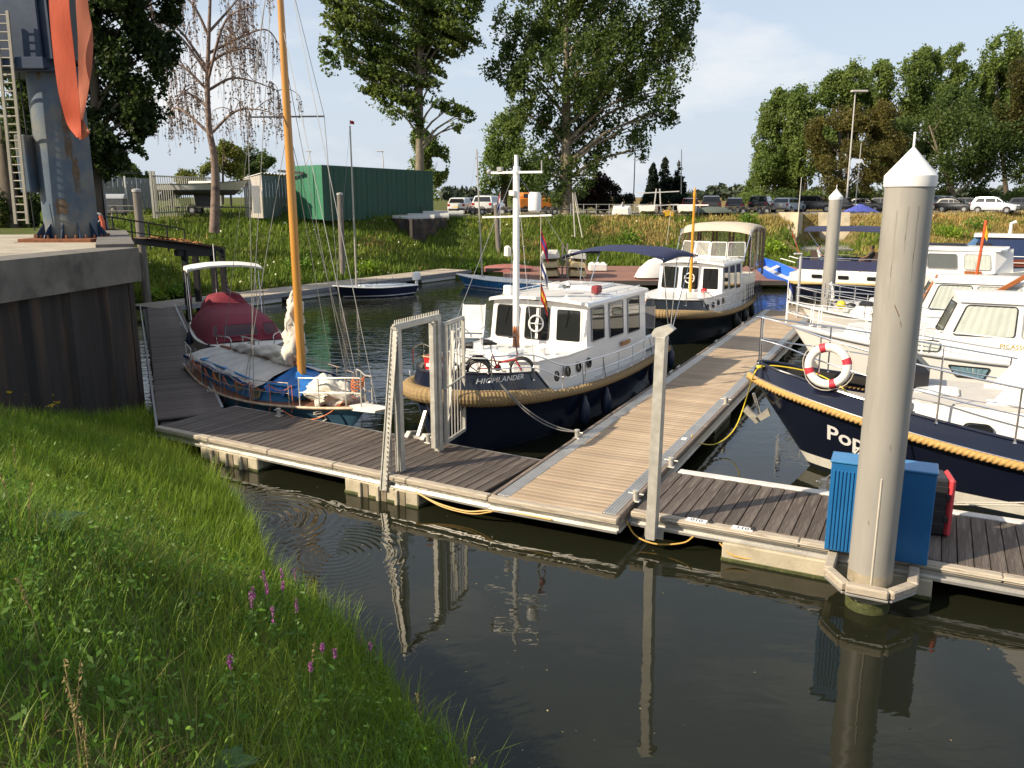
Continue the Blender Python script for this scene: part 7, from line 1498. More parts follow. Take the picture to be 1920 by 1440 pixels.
# ------------------------------------------------------------------ the car park on the far bank
def Qg(px, Y, dz=0.0): w = Q(px, 400, Y); return Vector((w.x, Y, max(3.0, gz(w.x, Y))+dz))
CARM = {}
def carpaint(n, c): return mat('car_paint_'+n, c, .28, .25, var=.03, coat=.6)
def car_meshes(kind):
    """side profile lofted across the width: body, glasshouse, glass"""
    if kind in CARM: return CARM[kind]
    Lc, Wc, Hc, bon, wh = {'hatch': (4.0, 1.74, 1.48, .94, .31), 'suv': (4.6, 1.88, 1.68, 1.08, .35), 'estate': (4.7, 1.82, 1.47, .95, .32), 'mpv': (4.2, 1.76, 1.62, 1.02, .31), 'mini': (3.7, 1.70, 1.40, .92, .30)}[kind]
    x0, x1 = -Lc/2, Lc/2
    low = [(x0+.05, .32), (x0, .55), (x0+.04, bon-.02), (x0+.35, bon+.03), (x1-1.15, bon+.02), (x1-.25, bon-.14), (x1, .62), (x1-.04, .32)]
    rr = []
    def ring(k, ins): return [Vector((x*(1-.02*k), k, z)) for x, z in low]
    body = MB(); rings = []
    for y, s_ in ((-Wc/2, .94), (-Wc/2+.03, .985), (-Wc/2+.12, 1.0), (0, 1.012), (Wc/2-.12, 1.0), (Wc/2-.03, .985), (Wc/2, .94)):
        rings.append([Vector((x*s_, y, .32+(z-.32)*s_)) for x, z in low])
    body.loft(rings)
    ws, rs = x1-1.15, x0+.12          # windscreen foot, rear window foot
    top = [(rs, bon), (rs+(.30 if kind != 'estate' else .45), Hc-.07), (rs+.75, Hc), (ws-1.05, Hc-.01), (ws-.72, Hc-.07), (ws+.1, bon)]
    roof = MB(); rings = [[Vector((x, y, z)) for x, z in top] for y in ()]
    for s_, inset, zz in ((-1, .05, 1),):
        pass
    A = [[Vector((x, sy*(Wc/2-.04-(z-bon)*.30), z)) for x, z in top] for sy in (-1, 1)]
    roof.loft([A[0], [Vector((v.x, v.y*.8, v.z+.015)) for v in A[0]], [Vector((v.x, v.y*.8, v.z+.015)) for v in A[1]], A[1]])
    def wy(x, z): return Wc/2-.04-(z-bon)*.30
    wins = []
    for sy in (-1, 1):
        for xa, xb, xc, xd in ((rs+.22, rs+1.15, rs+1.15, rs+.50), (rs+1.22, ws-.75, ws-.85, rs+1.22), (ws-.68, ws-.02, ws-.70, ws-.80)):
            z0, z1 = bon+.05, Hc-.13; b = MB(); b.add([(xa, sy*(wy(0, z0)+.008), z0), (xb, sy*(wy(0, z0)+.008), z0), (xc, sy*(wy(0, z1)+.008), z1), (xd, sy*(wy(0, z1)+.008), z1)], [(0, 1, 2, 3)]); wins.append(('side_window', b))
    def band(xa, za, xb, zb, nm, f0=.1, f1=.9):
        b = MB(); pa, pb = (lerp(xa, xb, f0), lerp(za, zb, f0)), (lerp(xa, xb, f1), lerp(za, zb, f1)); o = .02 if xa < 0 else .02
        sg = -1 if xa < 0 else 1
        b.add([(pa[0]+sg*.015, -(wy(0, pa[1])-.08), pa[1]+.012), (pa[0]+sg*.015, wy(0, pa[1])-.08, pa[1]+.012), (pb[0]+sg*.015, wy(0, pb[1])-.10, pb[1]+.012), (pb[0]+sg*.015, -(wy(0, pb[1])-.10), pb[1]+.012)], [(0, 1, 2, 3)]); wins.append((nm, b))
    band(ws+.1, bon, ws-.72, Hc-.07, 'windscreen'); band(rs, bon, rs+(.30 if kind != 'estate' else .45), Hc-.07, 'rear_window')
    wheel = MB(); M_ = Matrix.Rotation(R(90), 3, 'X'); wheel.lathe([(wh*.55, -.09), (wh*.92, -.10), (wh, -.06), (wh, .06), (wh*.92, .10), (wh*.55, .09)], 20, (0, 0, 0), 0, M_)
    rim = MB(); rim.lathe([(wh*.6, -.10), (wh*.55, -.085), (.05, -.07), (.05, .07), (wh*.55, .085), (wh*.6, .10)], 16, (0, 0, 0), 0, M_)
    arch = MB()
    for sx in (x0+.75, x1-.85):
        for sy in (-1, 1): arch.lathe([(wh*1.15, -.012), (wh*1.15, .012)], 18, (sx, sy*(Wc/2-.002), wh+.02), 0, M_)
    CARM[kind] = (Lc, Wc, Hc, bon, wh, body.mesh('body', [carpaint('tmp', (.1, .1, .1))]), roof.mesh('roof', [MATS['car_paint_tmp']]), [(n, b.mesh(n, PANE_D, 0)) for n, b in wins], wheel.mesh('wheel', RUBBER), rim.mesh('rim', mat('alloy', (.5, .5, .5), .3, .8)), arch.mesh('wheel_arch', BLACK))
    return CARM[kind]
PLATE = mat('yellow_plate', (.70, .48, .03), .5); LAMP_R = mat('tail_lamp', (.35, .01, .012), .25); LAMP_W = mat('head_lamp', (.62, .62, .60), .12)
def car(label, kind, paint, px, Y, rz, group='cars parked on the far bank'):
    Lc, Wc, Hc, bon, wh, mb_, mr, wins, mw, mrim, march = car_meshes(kind); p = Qg(px, Y)
    t = thing('parked_car', label, 'car', p, R(rz), group)
    for nm, m in (('body', mb_), ('roof', mr)):
        m2 = m.copy(); m2.materials.clear(); m2.materials.append(paint); link(nm, m2, t)
    for n, m in wins: link(n, m, t)
    link('wheel_arch', march, t)
    for sx in (-Lc/2+.75, Lc/2-.85):
        for sy in (-1, 1): w_ = link('wheel', mw, t, (sx, sy*(Wc/2-.08), wh)); link('rim', mrim, w_)
    for sy in (-1, 1):
        b = MB(); b.box((-Lc/2+.02, sy*(Wc/2-.16), bon-.14), (.08, .24, .20), .03); b.build('tail_lamp', LAMP_R, t)
        b = MB(); b.box((Lc/2-.10, sy*(Wc/2-.26), bon-.25), (.20, .36, .13), .04); b.build('headlamp', LAMP_W, t)
        b = MB(); b.box((Lc/2-1.25, sy*(Wc/2+.06), bon+.10), (.10, .16, .12), .03); b.build('mirror', paint, t)
    b = MB(); b.box((-Lc/2-.005, 0, .62), (.025, .50, .11)); b.build('number_plate', PLATE, t); b = MB(); b.box((Lc/2+.005, 0, .50), (.025, .50, .11)); b.build('number_plate', PLATE, t)
    b = MB(); b.box((Lc/2-.02, 0, .66), (.06, .9, .14), .02); b.build('grille', BLACK, t); b = MB(); b.box((-Lc/2+.02, 0, .42), (.1, Wc*.86, .12), .03); b.box((Lc/2-.02, 0, .38), (.1, Wc*.86, .12), .03); b.build('bumper', BLACK, t)
    return t
DK = carpaint('black', (.012, .013, .016)); DG = carpaint('graphite', (.045, .047, .05)); SV = carpaint('silver', (.42, .44, .46)); WH = carpaint('white', (.72, .72, .70)); BR = carpaint('bronze', (.12, .095, .08)); GB = carpaint('grey_green', (.12, .16, .16)); LB = carpaint('light_silver', (.50, .54, .58))
for a in (('white hatchback seen from behind, leftmost of the parked cars', 'hatch', WH, 866, 80, 78), ('silver car parked just right of the white hatchback', 'hatch', SV, 890, 84, 40), ('white estate with open rear beside the boat trailers', 'suv', WH, 917, 76, 75),
          ('bronze grey car seen from behind, first in the row right of the white boats', 'suv', BR, 1332, 84, 78), ('graphite car seen from behind, second in the row above the brown bank', 'hatch', DG, 1378, 85, 72), ('black car seen from behind, third in the row above the brown bank', 'suv', DK, 1427, 86, 64),
          ('silver grey estate parked beside a black off-roader above the concrete ramp', 'estate', SV, 1478, 86, 50), ('black off-roader facing the water right above the concrete ramp', 'suv', DK, 1528, 88, -38), ('graphite car half hidden behind the slim mooring pile', 'hatch', DG, 1586, 92, -50),
          ('black car behind the blue tarpaulin', 'mini', DK, 1626, 91, -40), ('dark car half hidden left of the thick mooring pile', 'hatch', DK, 1664, 93, -35), ('grey green off-roader behind the dark small car right of the thick pile', 'suv', GB, 1776, 99, -30),
          ('dark small car in front of the grey green off-roader', 'mini', DK, 1790, 89, -40), ('graphite car half hidden behind the silver people carrier', 'hatch', DG, 1822, 98, -35), ('silver people carrier facing the water at the far right', 'mpv', LB, 1864, 86, -42), ('black car cut by the right frame edge', 'hatch', DG, 1926, 90, -30),
          ('red hatchback seen past the ochre mast', 'hatch', carpaint('red', (.20, .02, .02)), 1292, 85, 80)): car(*a)
ov = Qg(1000, 90); t = thing('orange_van', 'orange van cab behind the boat trailers under the big poplar', 'van', ov, R(15)); VO = mat('orange_paint', (.55, .19, .03), .35); b = MB(); b.box((0, 0, .95), (3.6, 1.75, 1.1), .12); b.build('body', VO, t); b = MB(); b.box((-.2, 0, 1.75), (2.6, 1.6, .6), .18); b.build('cab', VO, t)
for x in (-.9, .1): b = MB(); b.box((x, -.81, 1.72), (.8, .02, .36), .005); b.build('side_window', PANE_D, t)
for x in (-1.1, 1.1):
    for y in (-.8, .8): b = MB(); b.lathe([(.33, -.1), (.33, .1)], 18, (x, y, .33), 0, Matrix.Rotation(R(90), 3, 'X')); b.build('wheel', RUBBER, t)
for i, (px, Y, rz, lb) in enumerate(((905, 72.5, 30, 'empty dark boat trailer in front of the white cars'), (960, 73, -20, 'empty dark boat trailer left of the poplar trunk'), (1045, 74, 15, 'empty dark boat trailer right of the orange van'), (722, 69, 10, 'dark flat trailer by the end of the green shed'))): trailer(lb, Qg(px, Y, .02), R(rz), 4.6)
def tframe(label, px, Y, h=2.3, m=None):
    t = thing('boat_stand', label, 'stand', Qg(px, Y)); m = m or mat('white_stand', (.55, .54, .52), .5)
    for x in (-.22, .22): b = MB(); b.bar((x*1.6, 0, 0), (x*.7, 0, h), .09, .09); b.build('leg', m, t)
    for z in (h*.36, h*.86): b = MB(); b.bar((-1.9, 0, z-.08), (1.9, 0, z+.10), .07, .09); b.build('arm', m, t)
    return t
tframe('white tall tee shaped rack beside the white upturned dinghies', 1232, 76)
for px, lb, nm in ((1166, 'white upturned dinghy on the bank edge left of its twin', 0), (1215, 'white upright dinghy on the bank edge beside the tall rack', 1), (1288, 'white dinghy stern partly hidden by the ochre mast', 1)):
    t = thing('dinghy', lb, 'dinghy', Qg(px, 74.2, .12), R(80)); small_hull(t, 3.0, 1.75, .75, mat('white_dinghy', (.70, .68, .64), .4), inverted=nm == 0, taper=.86)
    if nm == 0: b = MB(); b.bar((-1.1, 0, .72), (1.1, 0, .92), .06, .2); b.build('skeg', MATS['white_dinghy'], t)
t = thing('kayak', 'orange yellow kayak lying on the bank edge by the tall rack', 'kayak', Qg(1254, 73.6, .2), R(65)); b = MB(); b.tube([(-1.6, 0, .15), (-1.2, 0, .08), (0, 0, 0), (1.2, 0, .08), (1.6, 0, .16)], [.04, .2, .32, .2, .04], 12); b.build('hull', mat('kayak_orange', (.62, .30, .03), .4), t); b = MB(); b.lathe([(.22, .26), (.26, .32)], 14, (0, 0, 0)); b.build('cockpit_rim', BLACK, t)
t = thing('wire_fence', 'low post and rail fence along the bank edge by the dinghies', 'fence', (0, 0, 0)); pp_ = [Qg(px, 73.4) for px in range(1070, 1330, 24)]
for p in pp_: b = MB(); b.bar(p-Vector((0, 0, .2)), p+Vector((0, 0, 1.0)), .07, .07); b.build('post', GREYT, t)
for dz in (.95, .5):
    b = MB(); b.tube([p+Vector((0, 0, dz)) for p in pp_], .022, 5); b.build('rail', GREYT, t)
t = thing('sign', 'small white notice board low on the bank edge fence', 'sign', Qg(1126, 73.0, -.2)); b = MB(); b.box((0, 0, .15), (.62, .03, .24), .004); b.build('board', WHITE, t)
for x in (-.25, .25): b = MB(); b.bar((x, 0, -.3), (x, 0, .03), .04, .04); b.build('leg', GREYT, t)
t = thing('covered_boat', 'flat grey green boat under a tarpaulin on the bank edge', 'boat', Qg(1337, 74.5, .1), R(5))
b = MB(); b.sheet([[Vector((x, .9*c*(1-abs(x)/3.2), .15+.55*(1-abs(c)**2)*(1-abs(x)/4))) for c in (-1, -.6, 0, .6, 1)] for x in (-2, -1.2, -.4, .4, 1.2, 2)], (0, 0, -.03)); b.build('tarpaulin', mat('grey_green_tarp', (.09, .11, .09), .8, bump=.4, bscale=4), t, smooth=70); b = MB(); b.tube([(-1.9, 0, .1), (1.9, 0, .1)], .18, 8); b.build('hull', BLACK, t)
rt_ = random.Random(11)
for i, px in enumerate((1372, 1394, 1416, 1440)): trailer('dark launching trolley on the bank edge, %s of the row' % ('leftmost', 'second', 'third', 'rightmost')[i], Qg(px, 75+.4*i, .02), R(rt_.uniform(-40, 40)), 2.6, W_=1.3)
t = thing('blue_tarpaulin', 'crumpled bright blue tarpaulin on the bank above the concrete ramp', 'tarpaulin', Qg(1612, 82, .05), R(8)); b = MB(); b.sheet([[Vector((lerp(-1.5, 1.5, i/9), lerp(-.9, .9, j/6), (.12+.55*math.sin(math.pi*i/9)*math.sin(math.pi*j/6))*(1+.35*math.sin(i*2.1+j*1.7)))) for j in range(7)] for i in range(10)], (0, 0, -.02)); b.build('cloth', mat('royal_blue_tarp', (.07, .09, .36), .6, bump=.5, bscale=4), t, smooth=70)
# concrete ramp walls
rw = thing('ramp_wall', 'pale concrete retaining walls of the old ramp in the grassy bank', 'wall', (0, 0, 0))
def wallq(pts, th, nm, m):
    b = MB(); n = Vector((0, 1, 0)); K = len(pts); b.add([tuple(p) for p in pts]+[tuple(p+n*th) for p in pts], [tuple(range(K)), tuple(range(2*K-1, K-1, -1))]+[(i, (i+1) % K, K+(i+1) % K, K+i) for i in range(K)]); return b.build(nm, m, rw)
WALLC = mat('cream_concrete', (.40, .34, .24), .85, var=.18, scale=1.2, col2=(.28, .25, .19), bump=.3, bscale=6)  # cream concrete of the wing and back walls
wallq([Q(1462, 398, 74), Q(1498, 398, 72), Q(1493, 462, 71), Q(1487, 462, 71)], .5, 'wing_wall', WALLC); wallq([Q(1498, 400, 72.2), Q(1506, 400, 80), Q(1504, 455, 80), Q(1495, 462, 71.2)], .3, 'wing_wall', WALLC)
wallq([Q(1538, 398, 79), Q(1594, 398, 78), Q(1592, 470, 77), Q(1538, 470, 78)], .5, 'back_wall', WALLC); wallq([Q(1500, 398, 81), Q(1540, 398, 80), Q(1540, 470, 80), Q(1500, 470, 81)], .5, 'back_wall', mat('stained_concrete', (.22, .21, .19), .9, var=.3, scale=1, col2=(.10, .10, .09)))
b = MB(); b.add([tuple(Q(1490, 468, 69)), tuple(Q(1600, 468, 69)), tuple(Q(1596, 450, 79)), tuple(Q(1500, 450, 80))], [(0, 1, 2, 3)]); b.sheet([[Q(1490, 468, 69), Q(1600, 468, 69)], [Q(1500, 450, 80), Q(1596, 450, 79)]], (0, 0, -.4)); b.v = b.v[4:]; b.f = [tuple(i-4 for i in f) for f in b.f[1:]]; b.m = b.m[1:]; b.build('ramp_floor', MATS['stained_concrete'], rw)
# tall poles
def pole(name, label, px, pyb, tp, Y, r=.07, m=None, head=None, cat='pole'):
    a, c = Q(px, pyb, Y), Q(tp[0], tp[1], Y); t = thing(name, label, cat, (a.x, Y, a.z)); b = MB(); b.tube([(0, 0, 0), (c.x-a.x, 0, c.z-a.z)], [r, r*.6], 8); b.build('shaft', m or mat('pale_pole', (.50, .48, .44), .5, .2), t)
    if head == 'lamp': b = MB(); b.box((c.x-a.x+.4, 0, c.z-a.z+.05), (1.7, .5, .22), .05); b.build('lamp_head', MATS['pale_pole'], t)
    if head == 'small': b = MB(); b.box((c.x-a.x-.3, 0, c.z-a.z+.02), (.9, .25, .12), .04); b.build('lamp_head', MATS['pale_pole'], t)
    return t
RUSTP = mat('red_primer_pole', (.22, .12, .09), .6)
pole('flood_light', 'tall pale floodlight mast in front of the brown tree', 1586, 392, (1604, 172), 92, .11, head='lamp', cat='lamp post'); pole('flagpole', 'slim pale flagpole right of the floodlight mast', 1603, 392, (1615, 268), 88, .06); pole('flagpole', 'short pale pole above the concrete ramp wall', 1497, 400, (1503, 332), 74, .05)
pole('street_lamp', 'far street lamp behind the green shed', 720, 330, (717, 284), 110, .08, head='small', cat='lamp post'); pole('flagpole', 'slim dark pole between the poplar and the conifers', 1188, 372, (1192, 252), 84, .06, m=mat('dark_pole', (.16, .15, .14), .5)); pole('flagpole', 'pale pole beside the conifers', 1277, 372, (1278, 280), 88, .06, head=None)
pole('street_lamp', 'far street lamp between the green shed and the yellow green tree', 570, 318, (582, 284), 140, .08, head='small', cat='lamp post')
pole('flagpole', 'thin pale pole leaning by the white cars', 1075, 405, (1074, 362), 73, .04); pole('flagpole', 'thin grey pole with the leaning ladder on the bank edge', 1088, 410, (1078, 360), 72.5, .04)
t = thing('leaning_mast', 'pair of grey masts leaning on the bank above the dinghy rack', 'mast', (0, 0, 0)); 
for a_, c_ in (((1078, 445, 66), (1074, 362, 71)), ((1092, 446, 66), (1076, 364, 71))): b = MB(); b.tube([Q(*a_), Q(*c_)], .05, 8); b.build('spar', MATS['alu_spar'], t)
t = thing('light_bracket', 'yellow flag on a thin rod above the beige canopy boat', 'flag', (0, 0, 0)); fp = Q(1249, 460, 48); b = MB(); b.tube([fp, Q(1258, 395, 48)], .015, 5); b.build('rod', ROPE_W, t); b = MB(); b.sheet([[Q(1246+4*i, 396+1.5*math.sin(i*2), 48), Q(1247+4*i, 405+1.5*math.sin(i*2+1), 48)] for i in range(5)], (0, .01, 0)); b.build('cloth', FY, t)

# ------------------------------------------------------------------ trees
def leafmat(n, c, c2, isl=.4, tr=.6, sc=.35): return mat(n, c, .55, var=.15, scale=sc, col2=c2, island=isl, trans=tr, c2lo=.42, c2hi=.6, spec=.35)
POP = leafmat('poplar_leaves', (.095, .15, .030), (.16, .205, .045)); POPD = leafmat('dark_poplar_leaves', (.070, .112, .026), (.12, .165, .036)); MAPLE = leafmat('dark_maple_leaves', (.028, .052, .014), (.06, .09, .022))
YG = leafmat('yellow_green_leaves', (.16, .19, .035), (.20, .20, .04)); DKG = leafmat('dull_green_leaves', (.080, .125, .032), (.115, .16, .04)); BRN = leafmat('brownish_leaves', (.125, .115, .030), (.18, .155, .038)); WIL = leafmat('silver_green_leaves', (.15, .215, .050), (.21, .27, .07))
CON = leafmat('conifer_needles', (.014, .028, .014), (.022, .038, .018)); PUR = leafmat('purple_leaves', (.030, .014, .014), (.022, .028, .012)); IVY = leafmat('ivy_leaves', (.045, .075, .016), (.10, .13, .03))
BARK = mat('bark', (.085, .066, .048), .9, var=.3, scale=3, stretch=(3, 3, .5), bump=.6, bscale=12); BARKP = mat('pale_bark', (.20, .165, .115), .85, var=.3, scale=3, stretch=(3, 3, .6), col2=(.09, .075, .055), bump=.5, bscale=10); BIRCHB = mat('birch_bark', (.20, .14, .11), .8, var=.3, scale=4, col2=(.07, .05, .045), bump=.4)
def noise3(p, f, seed):
    r = np.random.default_rng(seed); out = np.zeros(len(p))
    for k in range(5):
        d = r.normal(size=3); d /= np.linalg.norm(d); out += np.sin(p @ d*f*(1+.35*k)+r.uniform(0, 6.28))
    return out/2.2
def leaves_mesh(pts, size, rng, droop=0.0, aspect=.62, vari=.5):
    n = len(pts); d = rng.normal(size=(n, 3)); d[:, 2] -= droop*1.5; d /= np.linalg.norm(d, axis=1)[:, None]
    e = rng.normal(size=(n, 3)); e -= (e*d).sum(1)[:, None]*d; e /= np.linalg.norm(e, axis=1)[:, None]
    s = size*(1+vari*(rng.random(n)-.5)*2)[:, None]; a = pts-d*s*.5; b = pts+e*s*aspect*.5; c = pts+d*s*.5; f = pts-e*s*aspect*.5
    v = np.stack([a, b, c, f], 1).reshape(-1, 3); me = bpy.data.meshes.new('leaves'); me.vertices.add(4*n); me.vertices.foreach_set('co', v.ravel().astype(np.float32)); me.loops.add(4*n); me.loops.foreach_set('vertex_index', np.arange(4*n, dtype=np.int32)); me.polygons.add(n); me.polygons.foreach_set('loop_start', np.arange(0, 4*n, 4, dtype=np.int32)); me.update(calc_edges=True); return me
def lobe_points(lobes, n, rng, gap=.15, f=1.6, seed=1, shell=.45):
    vol = np.array([r[3]*r[4]*r[5] for r in lobes])**.8; vol /= vol.sum(); out = []
    for l, w in zip(lobes, vol):
        k = int(n*w*1.9)+8; p = rng.normal(size=(k, 3)); p /= np.linalg.norm(p, axis=1)[:, None]; rad = (shell+(1-shell)*rng.random(k))**.6*(1+.12*rng.normal(size=k)); q = np.array(l[:3])+p*rad[:, None]*np.array(l[3:6]); out.append(q)
    q = np.concatenate(out); m = noise3(q, f, seed) > gap-.35; q = q[m]
    if len(q) > n: q = q[rng.permutation(len(q))[:n]]
    return q
LEAFN, LEAFS = 2.4, .64
def tree(name, label, px, pyb, Y, lobes_px, leafm, n=6000, size=.35, trunk=None, bark=BARK, r=.25, gap=.2, f=1.2, depth=1.0, droop=.1, zb=None, group=None, trunk_top=None, limbs=True, seed=1, shell=.4, bend=0.0, sub=6):
    """lobes_px: (x, y, rx, ry) of each leaf mass in the photo, built round at the tree's own distance Y"""
    base = Q(px, pyb, Y); gz_ = max(gz(base.x, Y), .2) if zb is None else zb; k = Y/(_c*FOC); rng = np.random.default_rng(seed); t = thing(name, label, 'tree', (base.x, Y, gz_), 0, group); lob = []
    for i, (x, y, rx, ry) in enumerate(lobes_px):
        c = Q(x, y, Y); dy = rng.uniform(-.5, .5)*depth*rx*k*1.6; lob.append((c.x-base.x, dy, c.z-gz_, rx*k, max(rx*k*.8*depth, .6), ry*k))
    big = lob; lob = []
    for l in big:                        # each leaf mass breaks up into smaller clumps
        lob.append((l[0], l[1], l[2], l[3]*.85, l[4]*.85, l[5]*.85))
        for _ in range(sub):
            v = rng.normal(size=3); v /= np.linalg.norm(v); r3 = rng.uniform(.32, .52); m3 = (l[3]+l[5])/2; lob.append((l[0]+v[0]*l[3]*.68, l[1]+v[1]*l[4]*.68, l[2]+v[2]*l[5]*.68, lerp(l[3], m3, .6)*r3, max(l[4]*r3, .4), lerp(l[5], m3, .6)*r3*1.1))
    tt = Q(trunk_top[0], trunk_top[1], Y) if trunk_top else Vector((base.x+lob[0][0], Y, gz_+max(l[2] for l in lob)*.8)); tv = Vector((tt.x-base.x, 0, tt.z-gz_))
    b = MB(); pts = [Vector((tv.x*s+bend*math.sin(math.pi*s), .15*math.sin(s*5), tv.z*s)) for s in [i/8 for i in range(9)]]; b.tube([pts[0]-Vector((0, 0, .4))]+pts, [r*1.35]+[lerp(r*1.15, r*.30, (i/8)**.8) for i in range(9)], 12); b.build('trunk', bark, t)
    if limbs:
        b = MB()
        for l in big:
            zt = l[2]-l[5]*.3; s = min(.95, max(.18, (zt-.35*abs(l[0]-tv.x*.6))/max(tv.z, .1)*.85)); q = Vector((tv.x*s+bend*math.sin(math.pi*s), 0, tv.z*s)); e = Vector(l[:3]); rr = r*(.36-.22*s)
            b.tube([q, q.lerp(e, .4)+Vector((0, 0, .10*(e-q).length)), q.lerp(e, .75)+Vector((.02*l[3], 0, .08*(e-q).length)), e+Vector((0, 0, l[5]*.2))], [rr, rr*.75, rr*.45, rr*.15], 7)
            for j in range(3):
                a = rng.uniform(0, 6.28); e2 = e+Vector((math.cos(a)*l[3]*.75, math.sin(a)*l[4]*.6, rng.uniform(-.3, .5)*l[5])); s2 = q.lerp(e, .6)+Vector((0, 0, .08*(e-q).length)); b.tube([s2, s2.lerp(e2, .5)+Vector((0, 0, .1)), e2], [rr*.4, rr*.28, rr*.08], 5)
        b.build('limb', bark, t)
    p = lobe_points(lob, int(n*LEAFN), rng, gap, f, seed, shell); me = leaves_mesh(p, size*LEAFS, rng, droop); me.materials.append(leafm); link('crown', me, t); return t
# the two big poplars
tree('poplar_tree', 'tall poplar with bare lower trunk rising behind the green shed', 785, 330, 76, [(672, 30, 53, 52), (640, 100, 31, 44), (700, 110, 41, 52), (735, 165, 34, 60), (742, 205, 24, 31), (760, 60, 52, 65), (800, -30, 77, 72), (850, 40, 45, 52), (880, 75, 26, 29), (705, -40, 60, 65), (820, 190, 17, 26), (845, 205, 17, 21), (870, 215, 19, 26), (855, 235, 12, 16), (770, 130, 26, 52), (795, 100, 26, 78), (880, -20, 34, 52), (840, 105, 15, 14), (690, 150, 26, 31), (815, 150, 21, 21), (765, 180, 29, 44), (805, 60, 38, 65), (780, 230, 14, 29), (800, 140, 21, 39), (745, 110, 29, 44), (830, 20, 34, 65), (720, 70, 34, 65), (660, 60, 34, 65), (640, 20, 31, 52), (860, 50, 31, 60), (780, 180, 19, 52), (720, 130, 26, 57), (840, 70, 22, 39)],
     POP, n=21000, size=.46, r=.42, bark=BARKP, gap=.42, f=3.0, trunk_top=(787, -60), seed=3, zb=4.1)
tree('poplar_tree', 'broad dark poplar in the middle with drooping branches over the car park', 1062, 400, 78, [(1110, 30, 130, 70), (960, 60, 44, 50), (950, 130, 44, 38), (1000, 150, 60, 60), (1080, 130, 80, 70), (1160, 100, 80, 70), (1230, 60, 60, 60), (1260, 120, 42, 46), (1215, 170, 56, 50), (1150, 190, 60, 60), (1060, 210, 60, 60), (1240, 215, 32, 30), (1195, 240, 38, 40), (1200, 285, 22, 20), (1120, 260, 50, 50), (1040, 280, 54, 60), (1020, 335, 40, 40), (1090, 330, 40, 44), (1280, 20, 40, 40), (1240, -40, 90, 60), (1080, -50, 120, 60), (990, 215, 36, 40), (1255, 175, 26, 20), (1040, 365, 34, 24), (980, 100, 40, 40), (1290, 80, 22, 20)],
     POPD, n=27000, size=.46, r=.56, bark=BARKP, gap=.36, f=2.4, trunk_top=(1062, 20), seed=5, zb=3.9)
tree('willow_tree', 'rounded silver green tree behind the broad poplar', 945, 380, 104, [(945, 260, 42, 46), (930, 320, 40, 46), (965, 310, 46, 50), (960, 225, 28, 26), (985, 350, 50, 30)], WIL, n=7000, size=.5, r=.4, gap=.0, f=1.0, seed=6, zb=3.8)
tree('young_poplar', 'young pale poplar beside the bare poplar trunk behind the shed', 805, 390, 92, [(800, 275, 28, 34), (790, 320, 32, 34), (820, 310, 24, 40), (815, 350, 22, 26), (800, 245, 12, 18)], WIL, n=4000, size=.45, r=.2, gap=.05, seed=7, zb=3.8)
# dark maple behind the crane
tree('maple_tree', 'dark broad maple behind the crane column on the left', 178, 420, 43, [(215, 40, 80, 70), (160, 110, 60, 70), (260, 120, 70, 60), (300, 85, 40, 40), (230, 190, 60, 60), (190, 250, 60, 60), (225, 285, 46, 36), (265, 215, 40, 40), (290, 165, 36, 30), (175, 310, 50, 40), (240, -30, 110, 60), (320, 30, 26, 22), (325, -10, 30, 30), (60, 60, 80, 90), (40, 180, 60, 80), (20, 290, 50, 60), (240, 250, 40, 30), (60, -50, 90, 60)],
     MAPLE, n=24000, size=.36, r=.42, gap=.10, f=2.2, trunk_top=(180, 60), seed=8, zb=4.1)
tree('ivy_clad_tree', 'ivy covered tree trunk left of the crane ladder', 22, 450, 40, [(20, 330, 26, 60), (10, 400, 24, 50), (35, 270, 26, 50), (60, 320, 16, 60), (50, 400, 18, 40), (20, 220, 40, 40)], IVY, n=6000, size=.24, r=.5, gap=.1, f=2.5, seed=9, zb=4.1, limbs=False)
tree('leafy_tree', 'yellow green tree beyond the birch on the left bank', 415, 385, 96, [(420, 295, 30, 30), (400, 330, 26, 30), (440, 330, 22, 30), (425, 270, 14, 18), (350, 335, 24, 18), (325, 350, 20, 14)], YG, n=3600, size=.42, r=.2, gap=.12, seed=10, zb=4.0)
tree('round_tree', 'dark round tree behind the grey shed', 478, 385, 125, [(480, 300, 34, 30), (460, 318, 24, 24), (500, 318, 22, 22)], DKG, n=3500, size=.5, r=.3, gap=-.1, seed=11, zb=3.9)
tree('bush', 'low dark bush behind the grey fence on the left', 245, 372, 88, [(245, 322, 22, 14), (262, 330, 16, 10)], DKG, n=900, size=.4, r=.12, gap=-.1, seed=12, zb=4.0)
# conifers and shrubs
for i, (px, top, w_, lb) in enumerate(((1225, 306, 22, 'dark conifer, leftmost of the clump by the tall rack'), (1247, 296, 24, 'tallest dark conifer in the middle of the clump'), (1272, 303, 22, 'dark conifer, rightmost of the clump beside the pale pole'))):
    lobes = [(px, lerp(top+4, 372, (j+.5)/7), lerp(3, w_, (j+.7)/7), 9) for j in range(7)]; tree('conifer', lb, px, 385, 90+i, lobes, CON, n=2600, size=.34, r=.14, gap=-.1, f=2.5, droop=.3, seed=20+i, zb=3.85, trunk_top=(px, top-3), limbs=False)
tree('purple_shrub', 'dark purple leaved shrub right of the broad poplar', 1122, 392, 82, [(1110, 350, 26, 26), (1140, 360, 24, 24), (1125, 335, 16, 16), (1100, 375, 22, 16), (1150, 378, 16, 14)], PUR, n=3500, size=.32, r=.12, gap=.05, seed=24, zb=3.85)
